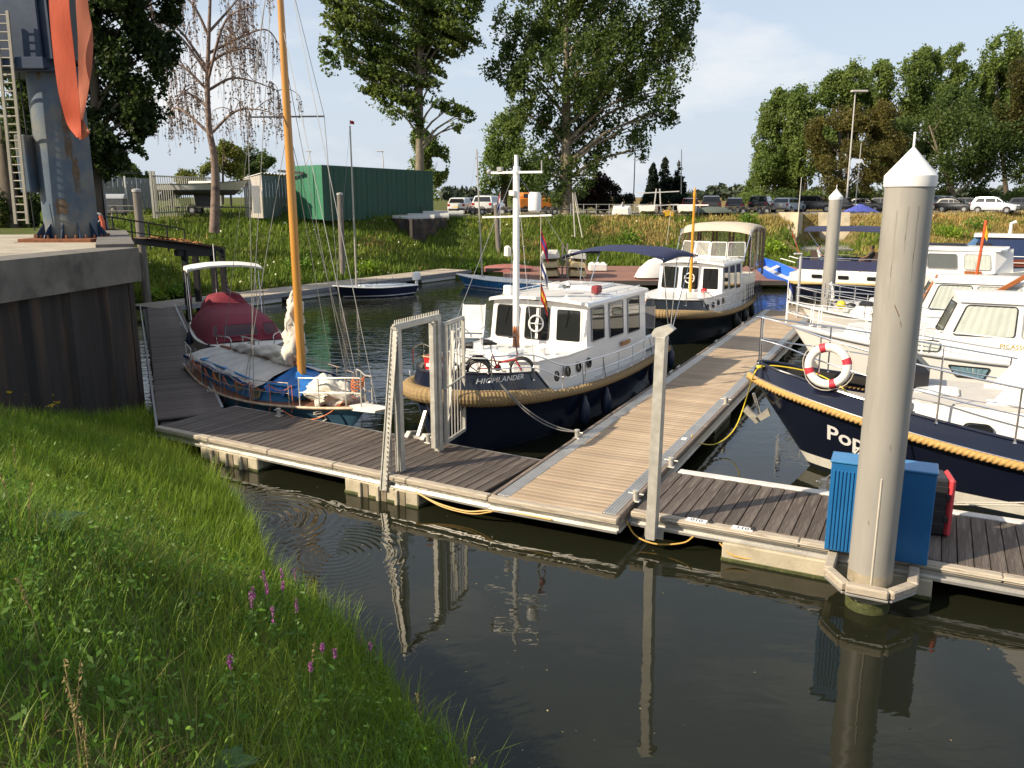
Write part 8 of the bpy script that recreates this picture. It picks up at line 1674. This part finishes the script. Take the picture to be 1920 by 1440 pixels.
for i in range(6): tree('hedge_shrub', 'dark clipped hedge section behind the bank fence, %s' % ('nearest the poplar', 'second from the poplar', 'third from the poplar', 'third from the conifers', 'second from the conifers', 'under the conifers')[i], 1100+34*i, 392, 86, [(1100+34*i, 378, 20, 16)], CON, n=900, size=.3, r=.06, gap=-.3, seed=30+i, zb=3.85, group='hedge behind the bank fence', limbs=False)
# the row of poplars on the right
row = [('silver green poplar at the left end of the right-hand tree row', 1452, 395, 112, [(1455, 220, 34, 40), (1445, 270, 36, 44), (1470, 185, 26, 26), (1430, 320, 34, 40), (1470, 300, 34, 50), (1425, 350, 26, 26)], WIL, 8500),
       ('second poplar of the right-hand row', 1512, 395, 110, [(1510, 185, 32, 34), (1500, 240, 38, 50), (1520, 290, 40, 50), (1490, 330, 36, 44)], WIL, 7500),
       ('third poplar of the right-hand row, behind the floodlight mast', 1580, 395, 114, [(1572, 175, 40, 36), (1600, 155, 34, 34), (1570, 230, 46, 50), (1620, 200, 40, 50)], WIL, 7500),
       ('fourth poplar with two pointed tops in the right-hand row', 1690, 395, 112, [(1650, 160, 38, 40), (1700, 150, 36, 46), (1728, 120, 20, 28), (1750, 125, 24, 32), (1675, 215, 46, 50), (1730, 190, 44, 50), (1690, 280, 60, 60)], WIL, 10000),
       ('fifth poplar of the right-hand row above the thick pile', 1790, 395, 113, [(1770, 125, 32, 36), (1755, 200, 50, 56), (1810, 165, 40, 46), (1800, 230, 46, 50)], WIL, 8500),
       ('tallest poplar at the right edge of the tree row', 1890, 395, 112, [(1870, 110, 36, 40), (1895, 85, 30, 34), (1910, 140, 50, 56), (1870, 180, 44, 50), (1900, 230, 50, 50)], WIL, 9000)]
for i, (lb, px, pb, Y, lobes, m, n) in enumerate(row): tree('poplar_tree', lb, px, pb, Y, lobes, m, n=int(n*1.25), size=.52, r=.32, gap=-.04, f=1.3, seed=40+i, zb=3.85, group='poplar row on the right')
tree('maple_tree', 'brown tinged round tree in front of the poplar row', 1588, 395, 98, [(1590, 235, 50, 44), (1560, 270, 46, 46), (1625, 265, 56, 50), (1670, 240, 44, 44), (1600, 320, 60, 46), (1660, 310, 50, 44), (1555, 330, 38, 36), (1640, 215, 40, 30), (1690, 290, 34, 40)], BRN, n=13000, size=.42, r=.32, gap=.0, f=1.2, seed=50, zb=3.85)
tree('maple_tree', 'large dark green tree behind the cars on the right', 1797, 395, 100, [(1740, 250, 56, 50), (1800, 260, 60, 56), (1860, 250, 60, 60), (1760, 320, 50, 36), (1840, 315, 60, 44), (1900, 300, 50, 50), (1800, 200, 54, 50), (1720, 310, 40, 40), (1930, 240, 50, 60)], DKG, n=14000, size=.46, r=.32, gap=-.02, f=1.2, seed=51, zb=3.85, bark=BARKP)
tree('maple_tree', 'olive tree leaning in at the right frame edge', 1935, 395, 98, [(1915, 160, 40, 50), (1930, 230, 40, 50), (1900, 200, 30, 34)], leafmat('olive_leaves', (.085, .09, .02), (.12, .105, .03)), n=4500, size=.42, r=.25, gap=.0, seed=52, zb=3.85)
for i in range(9): tree('hedge_shrub', 'low green shrub behind the parked cars, %s' % ('at the row start', 'second along', 'third along', 'fourth along', 'fifth along', 'sixth along', 'seventh along', 'eighth along', 'at the right edge')[i], 1410+62*i, 395, 104, [(1405+62*i, 372, 34, 14), (1430+62*i, 378, 26, 12)], DKG if i % 2 else YG if i == 6 else WIL, n=900, size=.42, r=.08, gap=-.3, seed=60+i, zb=3.85, group='shrubs behind the parked cars', limbs=False)
# bare weeping birch
bt_ = Q(400, 432, 54); birch = thing('birch_tree', 'nearly bare birch with hanging brown twigs on the left bank', 'tree', (bt_.x, 54, bt_.z)); kb = 54/(_c*FOC); rb = random.Random(9)
def bpt(x, y, dy=0.0): q = Q(x, y, 54); return Vector((q.x-bt_.x, dy, q.z-bt_.z))
b = MB(); tp_ = [bpt(*p) for p in ((402, 436), (404, 350), (401, 290), (392, 240), (389, 160), (391, 80), (394, 0), (397, -70))]; b.tube(smooth_path(tp_, 4), [lerp(.34, .06, (i/28)**.7) for i in range(29)], 12); b.build('trunk', BIRCHB, birch)
limbs_ = [((391, 255), (440, 210), (480, 205), (520, 215)), ((392, 250), (350, 215), (320, 200), (300, 215)), ((389, 170), (430, 145), (470, 150), (510, 165)), ((390, 170), (350, 130), (325, 120), (310, 140)), ((390, 120), (430, 100), (480, 95), (505, 120)), ((390, 140), (350, 80), (310, 40), (280, 10)), ((392, 60), (420, 20), (440, -10), (470, -20)), ((392, 70), (370, 20), (345, -10), (320, -20)), ((391, 100), (440, 70), (490, 50), (515, 80)), ((389, 200), (360, 180), (330, 170), (310, 190)), ((390, 150), (420, 60), (450, 30), (500, 20)), ((390, 130), (340, 60), (300, 30), (270, 40))]
lm = MB(); tw = MB(); LP_ = []
for L4 in limbs_:
    dy = rb.uniform(-1.6, 1.6); path = smooth_path([bpt(x, y, dy*i/3) for i, (x, y) in enumerate(L4)], 6); lm.tube(path, [lerp(.10, .025, i/(len(path)-1)) for i in range(len(path))], 6); LP_ += path[3:]
    for j in range(5):
        q = path[rb.randrange(4, len(path))]; e = q+Vector((rb.uniform(-1.6, 1.6), rb.uniform(-1, 1), rb.uniform(-.2, .9))); pth = smooth_path([q, q.lerp(e, .5)+Vector((0, 0, .25)), e, e+Vector((.1, 0, -.5))], 3); lm.tube(pth, [lerp(.03, .012, i/(len(pth)-1)) for i in range(len(pth))], 4); LP_ += pth[2:]
lm.build('limb', BIRCHB, birch)
lf = []
for k in range(900):
    q = rb.choice(LP_); L = rb.uniform(.6, 2.6); dx, dy = rb.uniform(-.25, .25), rb.uniform(-.25, .25); p1 = q+Vector((dx*.6, dy*.6, -L*.4)); p2 = q+Vector((dx, dy, -L)); tw.tube([q, p1, p2], .0075, 3, cap=False)
    if rb.random() < .72:
        for j in range(int(L*9)): c = q.lerp(p1, rb.random()) if rb.random() < .35 else p1.lerp(p2, rb.random()); lf.append((c.x+rb.uniform(-.06, .06), c.y+rb.uniform(-.06, .06), c.z))
o = tw.build('hanging_twigs', mat('brown_twig', (.13, .075, .055), .9), birch, smooth=0); o['kind'] = 'stuff'
me = leaves_mesh(np.array(lf), .13, np.random.default_rng(4), .7); me.materials.append(mat('withered_leaves', (.22, .16, .12), .85, island=.4, trans=.2)); o = link('withered_leaves', me, birch); o['kind'] = 'stuff'
# trees on the near bank beside the viewer: they stand outside the frame and shade the foreground; the low one is added to darken the bank
for i, (x, y, lb) in enumerate(((-20, -3, 'broad tree on the near bank left of the viewer'), (-26, 3.5, 'broad tree further along the near bank'), (-17, -10, 'broad tree behind the viewer on the near bank'), (-21, 9, 'low unseen tree added left of the quay to shade the bank'))):
    t = thing('shade_tree', lb, 'tree', (x, y, 3.6)); rng = np.random.default_rng(70+i); lob = [(rng.uniform(-2.6, 2.6), rng.uniform(-2.6, 2.6), rng.uniform(4.0, 9.5) if i < 3 else rng.uniform(2.5, 3.7), 2.4, 2.4, 1.8) for _ in range(16)]; b = MB(); b.tube([(0, 0, -.5), (.1, 0, 3), (0, .1, 8)], [.42, .34, .12], 12); b.build('trunk', BARK, t)
    b = MB()
    for l in lob[::2]: b.tube([(0, 0, min(6, l[2]*.55)), Vector(l[:3])*.6+Vector((0, 0, 1.6)), l[:3]], [.14, .09, .03], 6)
    b.build('limb', BARK, t); me = leaves_mesh(lobe_points(lob, 8000, rng, .0, 1.2, 70+i), .42, rng); me.materials.append(DKG); link('crown', me, t)
# far woods along the horizon
lob = []
rng = np.random.default_rng(80)
for px0, px1, top, Y in ((835, 895, 357, 420), (1325, 1395, 352, 380), (190, 330, 352, 300), (560, 760, 358, 450), (1250, 1330, 362, 480), (1395, 1920, 358, 330), (900, 1100, 360, 430), (-80, 190, 330, 260)):
    for px in range(px0, px1, 14): c = Q(px+rng.uniform(-5, 5), top+rng.uniform(2, 10), Y+rng.uniform(-25, 25)); k = Y/FOC; lob.append((c.x, c.y, c.z-4*k, 12*k, 12*k, rng.uniform(9, 16)*k))
me = leaves_mesh(lobe_points(lob, 11000, rng, -.6, .1, 81), 2.6, rng, vari=.6); me.materials.append(leafmat('far_wood_leaves', (.055, .075, .045), (.075, .095, .055), .3, .2, .02)); link('far_wood', me, kind='stuff')
# ------------------------------------------------------------------ grass and weeds
def heights(x0, x1, y0, y1, st):
    nx, ny = int((x1-x0)/st)+2, int((y1-y0)/st)+2; H = np.array([[gz(x0+i*st, y0+j*st) for i in range(nx)] for j in range(ny)])
    def f(x, y):
        u = np.clip((x-x0)/st, 0, nx-1.001); v = np.clip((y-y0)/st, 0, ny-1.001); i = u.astype(int); j = v.astype(int); u = u-i; v = v-j
        return (H[j, i]*(1-u)+H[j, i+1]*u)*(1-v)+(H[j+1, i]*(1-u)+H[j+1, i+1]*u)*v
    return f
def in_view(x, y, z, m=60):
    d = y*_c-(z-CAM_H)*_s; px = 960+FOC*x/np.maximum(d, .1); py = 720-FOC*(y*_s+(z-CAM_H)*_c)/np.maximum(d, .1)
    return (d > .3) & (px > -m) & (px < 1920+m) & (py > -m) & (py < 1440+m)
def blades_mesh(name, x, y, z, L, W, lean, rng, seg=3):
    """bent blades: seg pieces, the last one a point"""
    n = len(x); a = rng.uniform(0, 2*np.pi, n); dx, dy = np.cos(a), np.sin(a); px, py = -dy, dx; cols = []
    for k in range(seg+1):
        t = k/seg; w = W*(1-t**1.6)*.5; h = L*(t-.28*lean*t*t); o = L*lean*t*t*.75; cx, cy, cz = x+dx*o, y+dy*o, z+h-.02
        if k < seg: cols += [np.stack([cx-px*w, cy-py*w, cz], 1), np.stack([cx+px*w, cy+py*w, cz], 1)]
        else: cols.append(np.stack([cx, cy, cz], 1))
    V = np.stack(cols, 1); m = V.shape[1]; base = (np.arange(n)*m)[:, None]; quads = np.concatenate([base+np.array([2*k, 2*k+1, 2*k+3, 2*k+2]) for k in range(seg-1)], 0) if seg > 1 else np.zeros((0, 4), int); tris = base+np.array([2*seg-2, 2*seg-1, 2*seg])
    me = bpy.data.meshes.new(name); me.vertices.add(n*m); me.vertices.foreach_set('co', V.reshape(-1).astype(np.float32)); li = np.concatenate([quads.ravel(), tris.ravel()]).astype(np.int32); me.loops.add(len(li)); me.loops.foreach_set('vertex_index', li)
    st = np.concatenate([np.arange(0, 4*len(quads), 4), 4*len(quads)+np.arange(0, 3*len(tris), 3)]).astype(np.int32); me.polygons.add(len(st)); me.polygons.foreach_set('loop_start', st); me.update(calc_edges=True); return me
GR1 = mat('fresh_grass', (.20, .31, .024), .5, var=.2, scale=.7, col2=(.31, .38, .04), island=.4, trans=.45, spec=.3); GR2 = mat('deep_grass', (.12, .225, .024), .55, var=.25, scale=.8, col2=(.19, .275, .034), island=.45, trans=.4, spec=.3); GR3 = mat('dry_grass', (.32, .25, .11), .7, var=.2, scale=.8, col2=(.16, .15, .05), island=.4, trans=.3, spec=.2)
WEED = mat('weed_leaves', (.10, .20, .026), .5, var=.2, scale=.9, col2=(.15, .25, .038), island=.4, trans=.35, spec=.3)
rng = np.random.default_rng(101); hN = heights(-14, 4, 1.0, 24, .25)
def near_pts(n, dmin=-.25, dmax=5.5, near=1.0):
    x = rng.uniform(-13.5, 3, n); y = 1.5+22*rng.random(n)**near; d = -(0.83*(x+.55)+.55*(y-7.0)); z = hN(x, y); ok = (d > dmin) & (d < dmax+rng.uniform(-.4, .4, n)) & in_view(x, y, z, 90) & (z > -.12)
    px, py = x-QC.x, y-QC.y; s1 = -(px*(-QD1.y)+py*QD1.x); ok &= ~((s1 > -.15) & ((px*QD1.x+py*QD1.y) > -12) & ((px*QD1.x+py*QD1.y) < 5.4)); return x[ok], y[ok], z[ok], d[ok]
# tall bright grass along the water and in the sunny strip
x, y, z, d = near_pts(300000, -.2, 3.6); far_k = np.clip((y-6.5)/5, 0, 1); keep = rng.random(len(x)) < np.clip(.25+far_k*.9-np.maximum(0, d-2.2)*.5, .12, 1); x, y, z, d = x[keep], y[keep], z[keep], d[keep]; n = len(x)
L = rng.uniform(.18, .48, n)*(1+.55*np.exp(-np.maximum(d, 0)*2)); me = blades_mesh('fresh_grass', x, y, z, L, rng.uniform(.007, .015, n), rng.uniform(.2, .95, n), rng); me.materials.append(GR1); link('fresh_grass', me, kind='stuff')
x, y, z, d = near_pts(330000, -.1, 6.5, .85); keep = rng.random(len(x)) < .75; x, y, z, d = x[keep], y[keep], z[keep], d[keep]; n = len(x)
L = rng.uniform(.12, .40, n); me = blades_mesh('deep_grass', x, y, z, L, rng.uniform(.006, .013, n), rng.uniform(.3, 1.1, n), rng); me.materials.append(GR2); link('deep_grass', me, kind='stuff')
x, y, z, d = near_pts(90000, 1.2, 6.5, .85); nn_ = np.sin(x*1.7+y*.9)+np.sin(y*1.3-x*.6+2)+np.maximum(0, d-2.4)*.9; keep = rng.random(len(x)) < np.clip(nn_*.45, 0, .95); x, y, z, d = x[keep], y[keep], z[keep], d[keep]; n = len(x)
me = blades_mesh('dry_grass', x, y, z, rng.uniform(.15, .5, n), rng.uniform(.004, .008, n), rng.uniform(.3, 1.2, n), rng); me.materials.append(GR3); link('dry_grass', me, kind='stuff')
x, y, z, d = near_pts(26000, -.22, .55, 1.0); keep = rng.random(len(x)) < np.where(y < 11, .55, .3); x, y, z, d = x[keep], y[keep], z[keep], d[keep]; n = len(x)
me = blades_mesh('reed_grass', x, y, z, rng.uniform(.35, .75, n), rng.uniform(.009, .016, n), rng.uniform(.2, .9, n), rng, 4); me.materials.append(GR1); link('reed_grass', me, kind='stuff')
# broad leaved weeds, thickest low in the frame
x, y, z, d = near_pts(60000, .05, 4.6, .7); wk = np.clip(1.25-(y-3)/9, .05, 1)*np.clip(.6+.5*np.sin(x*2.1+1)*np.sin(y*1.8), .1, 1); keep = rng.random(len(x)) < wk*.34; x, y, z, d = x[keep], y[keep], z[keep], d[keep]; P_ = []
for k in range(13):
    h = rng.uniform(.04, .42, len(x)); a = rng.uniform(0, 6.28, len(x)); r_ = rng.uniform(.02, .12, len(x)); P_.append(np.stack([x+np.cos(a)*r_, y+np.sin(a)*r_, z+h], 1))
me = leaves_mesh(np.concatenate(P_), .052, rng, .35, .42, .6); me.materials.append(WEED); link('weeds', me, kind='stuff')
# far bank: rough grass in tufts, straw coloured towards the right
hF = heights(-46, 76, 40, 96, 1.0); n0 = 420000; x = rng.uniform(-45, 75, n0); y = rng.uniform(41, 94, n0); z = hF(x, y); z2 = hF(x, y+1.0); ok = in_view(x, y, z, 10) & (z > .02) & ((z < 3.78) | ((x < -9) & (y < 90))) & (rng.random(n0) < np.where(z < 3.78, 1, .25)); x, y, z = x[ok], y[ok], z[ok]
nz_ = np.sin(x*.33+1.1)*np.sin(y*.41+x*.12)+.6*np.sin(x*.9+y*.7)*np.sin(y*1.3-.5*x); dry = (nz_+(x-14)*.035+(z-1.6)*.30+rng.normal(0, .35, len(x))) > .62; dry &= x > -22
for nm, sel, mm, Lr in (('bank_grass', ~dry, mat('bank_grass', (.14, .21, .028), .6, var=.25, scale=.25, col2=(.22, .26, .04), island=.4, trans=.4, spec=.2), (.22, .60)), ('bank_straw', dry, mat('bank_straw', (.38, .30, .10), .75, var=.25, scale=.3, col2=(.38, .25, .09), island=.35, trans=.3, spec=.15), (.2, .55))):
    xs_, ys_, zs__ = x[sel], y[sel], z[sel]; n = len(xs_); L = rng.uniform(*Lr, n)*(1+.7*np.exp(-zs__*2.2)); me = blades_mesh(nm, xs_, ys_, zs__, L, rng.uniform(.05, .11, n), rng.uniform(.1, .9, n), rng, 2); me.materials.append(mm); link(nm, me, kind='stuff')
k_ = rng.random(len(x)) < .006; p = np.stack([x[k_], y[k_], z[k_]+rng.uniform(.25, .55, k_.sum())], 1); me = leaves_mesh(p, .13, rng, 0, .9, .5); me.materials.append(mat('white_wild_flowers', (.55, .52, .40), .8, island=.2)); link('wild_flowers', me, kind='stuff')
# bushes of taller weeds on the bank
for i, (px, py, Y, r_, m_) in enumerate(((560, 470, 54, .7, GR2), (1180, 430, 68, .9, GR2), (880, 480, 60, .6, GR2), (1450, 455, 66, .8, GR1), (1420, 480, 64, .7, GR2), (1400, 440, 72, .8, GR2), (690, 500, 56, .6, GR1), (1830, 420, 78, 1.0, GR2), (1780, 445, 74, .9, GR1), (330, 500, 46, .5, GR2), (285, 520, 44, .5, GR1), (900, 490, 61, .5, GR1))):
    c = Q(px, py, Y); g0_ = gz(c.x, Y); t = thing('bank_bush', 'clump of tall weeds on the far bank, %s' % ('left of the timber pile', 'above the dinghy rack', 'beside the brown timber pile', 'left of the ramp wall', 'above the blue rowing boat', 'behind the beige canopy', 'behind the navy dinghy', 'right of the thick pile high up', 'right of the thick pile lower down', 'under the black gangway', 'beside the quay corner pile', 'at the end of the far pontoon')[i], 'bush', (c.x, Y, max(.1, g0_)), 0, 'weed clumps on the far bank'); n = 420
    q = rng.normal(size=(n, 3))*np.array([r_*.6, r_*.5, r_*.35])+np.array([0, 0, r_*.45]); q[:, 2] = np.abs(q[:, 2]); me = leaves_mesh(q, .26, rng, -.2, .4); me.materials.append(m_); link('foliage', me, t); b = MB(); b.tube([(0, 0, -.1), (0, 0, r_*.5)], .02, 5); b.build('stem', GR2, t)
# flowers and stalks that can be counted
def hit(px, py, h):
    u = (px-960)/FOC; v = (py-720)/FOC; t = 1.0
    while t < 40:
        q = Vector((t*u, t*(_c-v*_s), CAM_H-t*(v*_c+_s)))
        if q.z-max(gz(q.x, q.y), 0) <= h: return q
        t += .02
    return q
PURP = mat('loosestrife_purple', (.38, .11, .32), .7, var=.2, island=.35, trans=.3); STEM = mat('plant_stem', (.07, .11, .03), .6)
rf = random.Random(77)
FLOWERS = ((495, 1078), (528, 1074), (553, 1074), (474, 1110), (500, 1100), (556, 1130), (511, 1146), (470, 1118), (628, 1226), (694, 1212), (604, 1216), (431, 1241), (582, 1252), (530, 1098))
for i, (px, py) in enumerate(FLOWERS):
    h = .62; q = hit(px, py, h); t = thing('purple_flower', 'purple loosestrife spike in the grass at the water edge', 'flower', (q.x, q.y, q.z-h), rf.uniform(0, 6), 'purple flower spikes on the near bank'); H_ = h+.04; b = MB(); b.tube([(0, 0, -.05), (.02, 0, H_*.5), (0, 0, H_)], .005, 5); b.build('stem', STEM, t)
    Ls = rf.uniform(.10, .17) if i < 8 else rf.uniform(.06, .10); q_ = np.array([[rf.gauss(0, .008), rf.gauss(0, .008), H_-Ls+Ls*1.1*rf.random()] for _ in range(70)]); me = leaves_mesh(q_, .018, rng, -.2, .7); me.materials.append(PURP); link('flower_spike', me, t)
    q_ = np.array([[rf.gauss(0, .05), rf.gauss(0, .05), H_*rf.uniform(.2, .75)] for _ in range(26)]); me = leaves_mesh(q_, .075, rng, .1, .3); me.materials.append(WEED); link('leaves', me, t)
YEL = mat('ragwort_yellow', (.62, .42, .02), .7, var=.2, island=.25, trans=.2)
for px, py in ((14, 736), (44, 738), (96, 742), (108, 754), (98, 760), (30, 730)):
    h = .5; q = hit(px, py, h); t = thing('yellow_flower', 'yellow ragwort head in the grass below the quay wall', 'flower', (q.x, q.y, q.z-h), rf.uniform(0, 6), 'yellow flowers below the quay wall'); b = MB(); b.tube([(0, 0, -.05), (.03, 0, .5)], .006, 5); b.build('stem', STEM, t); q_ = np.array([[.03+rf.gauss(0, .035), rf.gauss(0, .035), .5+rf.gauss(0, .012)] for _ in range(26)]); me = leaves_mesh(q_, .030, rng, 0, .9); me.materials.append(YEL); link('flower_head', me, t)
for px, py, hh in ((118, 1252, .75), (128, 1250, .7), (60, 1080, .6), (22, 830, .7), (10, 860, .7), (40, 905, .6), (155, 1370, .5), (680, 1170, .6), (575, 1200, .6), (790, 1290, .7), (870, 1430, .5)):
    q = hit(px, py, hh); t = thing('grass_stalk', 'tall dry seeding grass stalk rising from the near bank', 'grass stalk', (q.x, q.y, q.z-hh), rf.uniform(0, 6), 'dry seed stalks on the near bank'); b = MB(); b.tube([(0, 0, -.05), (.03, 0, hh*.6), (.09, 0, hh)], [.004, .003, .002], 4); b.build('stem', GR3, t); q_ = np.array([[.03+.06*u+rf.gauss(0, .008), rf.gauss(0, .008), hh*(.6+.4*u)] for u in [rf.random() for _ in range(40)]]); me = leaves_mesh(q_, .028, rng, .3, .35); me.materials.append(GR3); link('seed_head', me, t)
def big_leaf(px, py, size, lb):
    q = hit(px, py, .16); t = thing('dock_plant', lb, 'plant', (q.x, q.y, q.z-.16), rf.uniform(0, 6))
    for k in range(6):
        a = k*1.05+rf.uniform(-.3, .3); g = []
        for i in range(7):
            s = i/6; w = size*.28*math.sin(math.pi*min(1, .08+s*.92))**.7; c = Vector((math.cos(a), math.sin(a), 0))*size*s; z = .05+size*(.55*s-.45*s*s); e = Vector((-math.sin(a), math.cos(a), 0)); g.append([c+e*w*j+Vector((0, 0, z-.04*size*(1-abs(j))+.03*size*math.sin(i*2.2)*abs(j))) for j in (-1, -.5, 0, .5, 1)])
        b = MB(); b.sheet(g, (0, 0, -.002)); b.build('leaf', mat('dock_leaf', (.055, .12, .02), .45, var=.2, scale=6, trans=.3), t, smooth=70)
big_leaf(404, 1424, .26, 'large leaved dock plant at the bottom of the near bank'); big_leaf(95, 965, .34, 'pale broad leaved dock plant on the left of the near bank'); big_leaf(150, 930, .30, 'broad leaved dock plant halfway up the near bank'); big_leaf(345, 1105, .2, 'small dock plant in the middle of the near bank')

# bits of leaf and scum drifting by the bank
x = rng.uniform(-9, 8, 2600); y = rng.uniform(5, 18, 2600); d = (0.83*(x+.55)+.55*(y-7.0)); keep = (d > .1) & (rng.random(2600) < np.exp(-d*.9)*.6+.012); x, y = x[keep], y[keep]
b = MB()
for a, c in zip(x, y):
    r_ = random.uniform(.006, .022); th_ = random.uniform(0, 6.28); u = Vector((math.cos(th_), math.sin(th_), 0))*r_; v = Vector((-math.sin(th_), math.cos(th_), 0))*r_*.6; o = Vector((a, c, .004)); b.add([o-u, o+v, o+u, o-v], [(0, 1, 2, 3)])
b.build('floating_leaves', mat('drifting_leaf', (.22, .19, .09), .7, island=.5), None, smooth=0, kind='stuff')
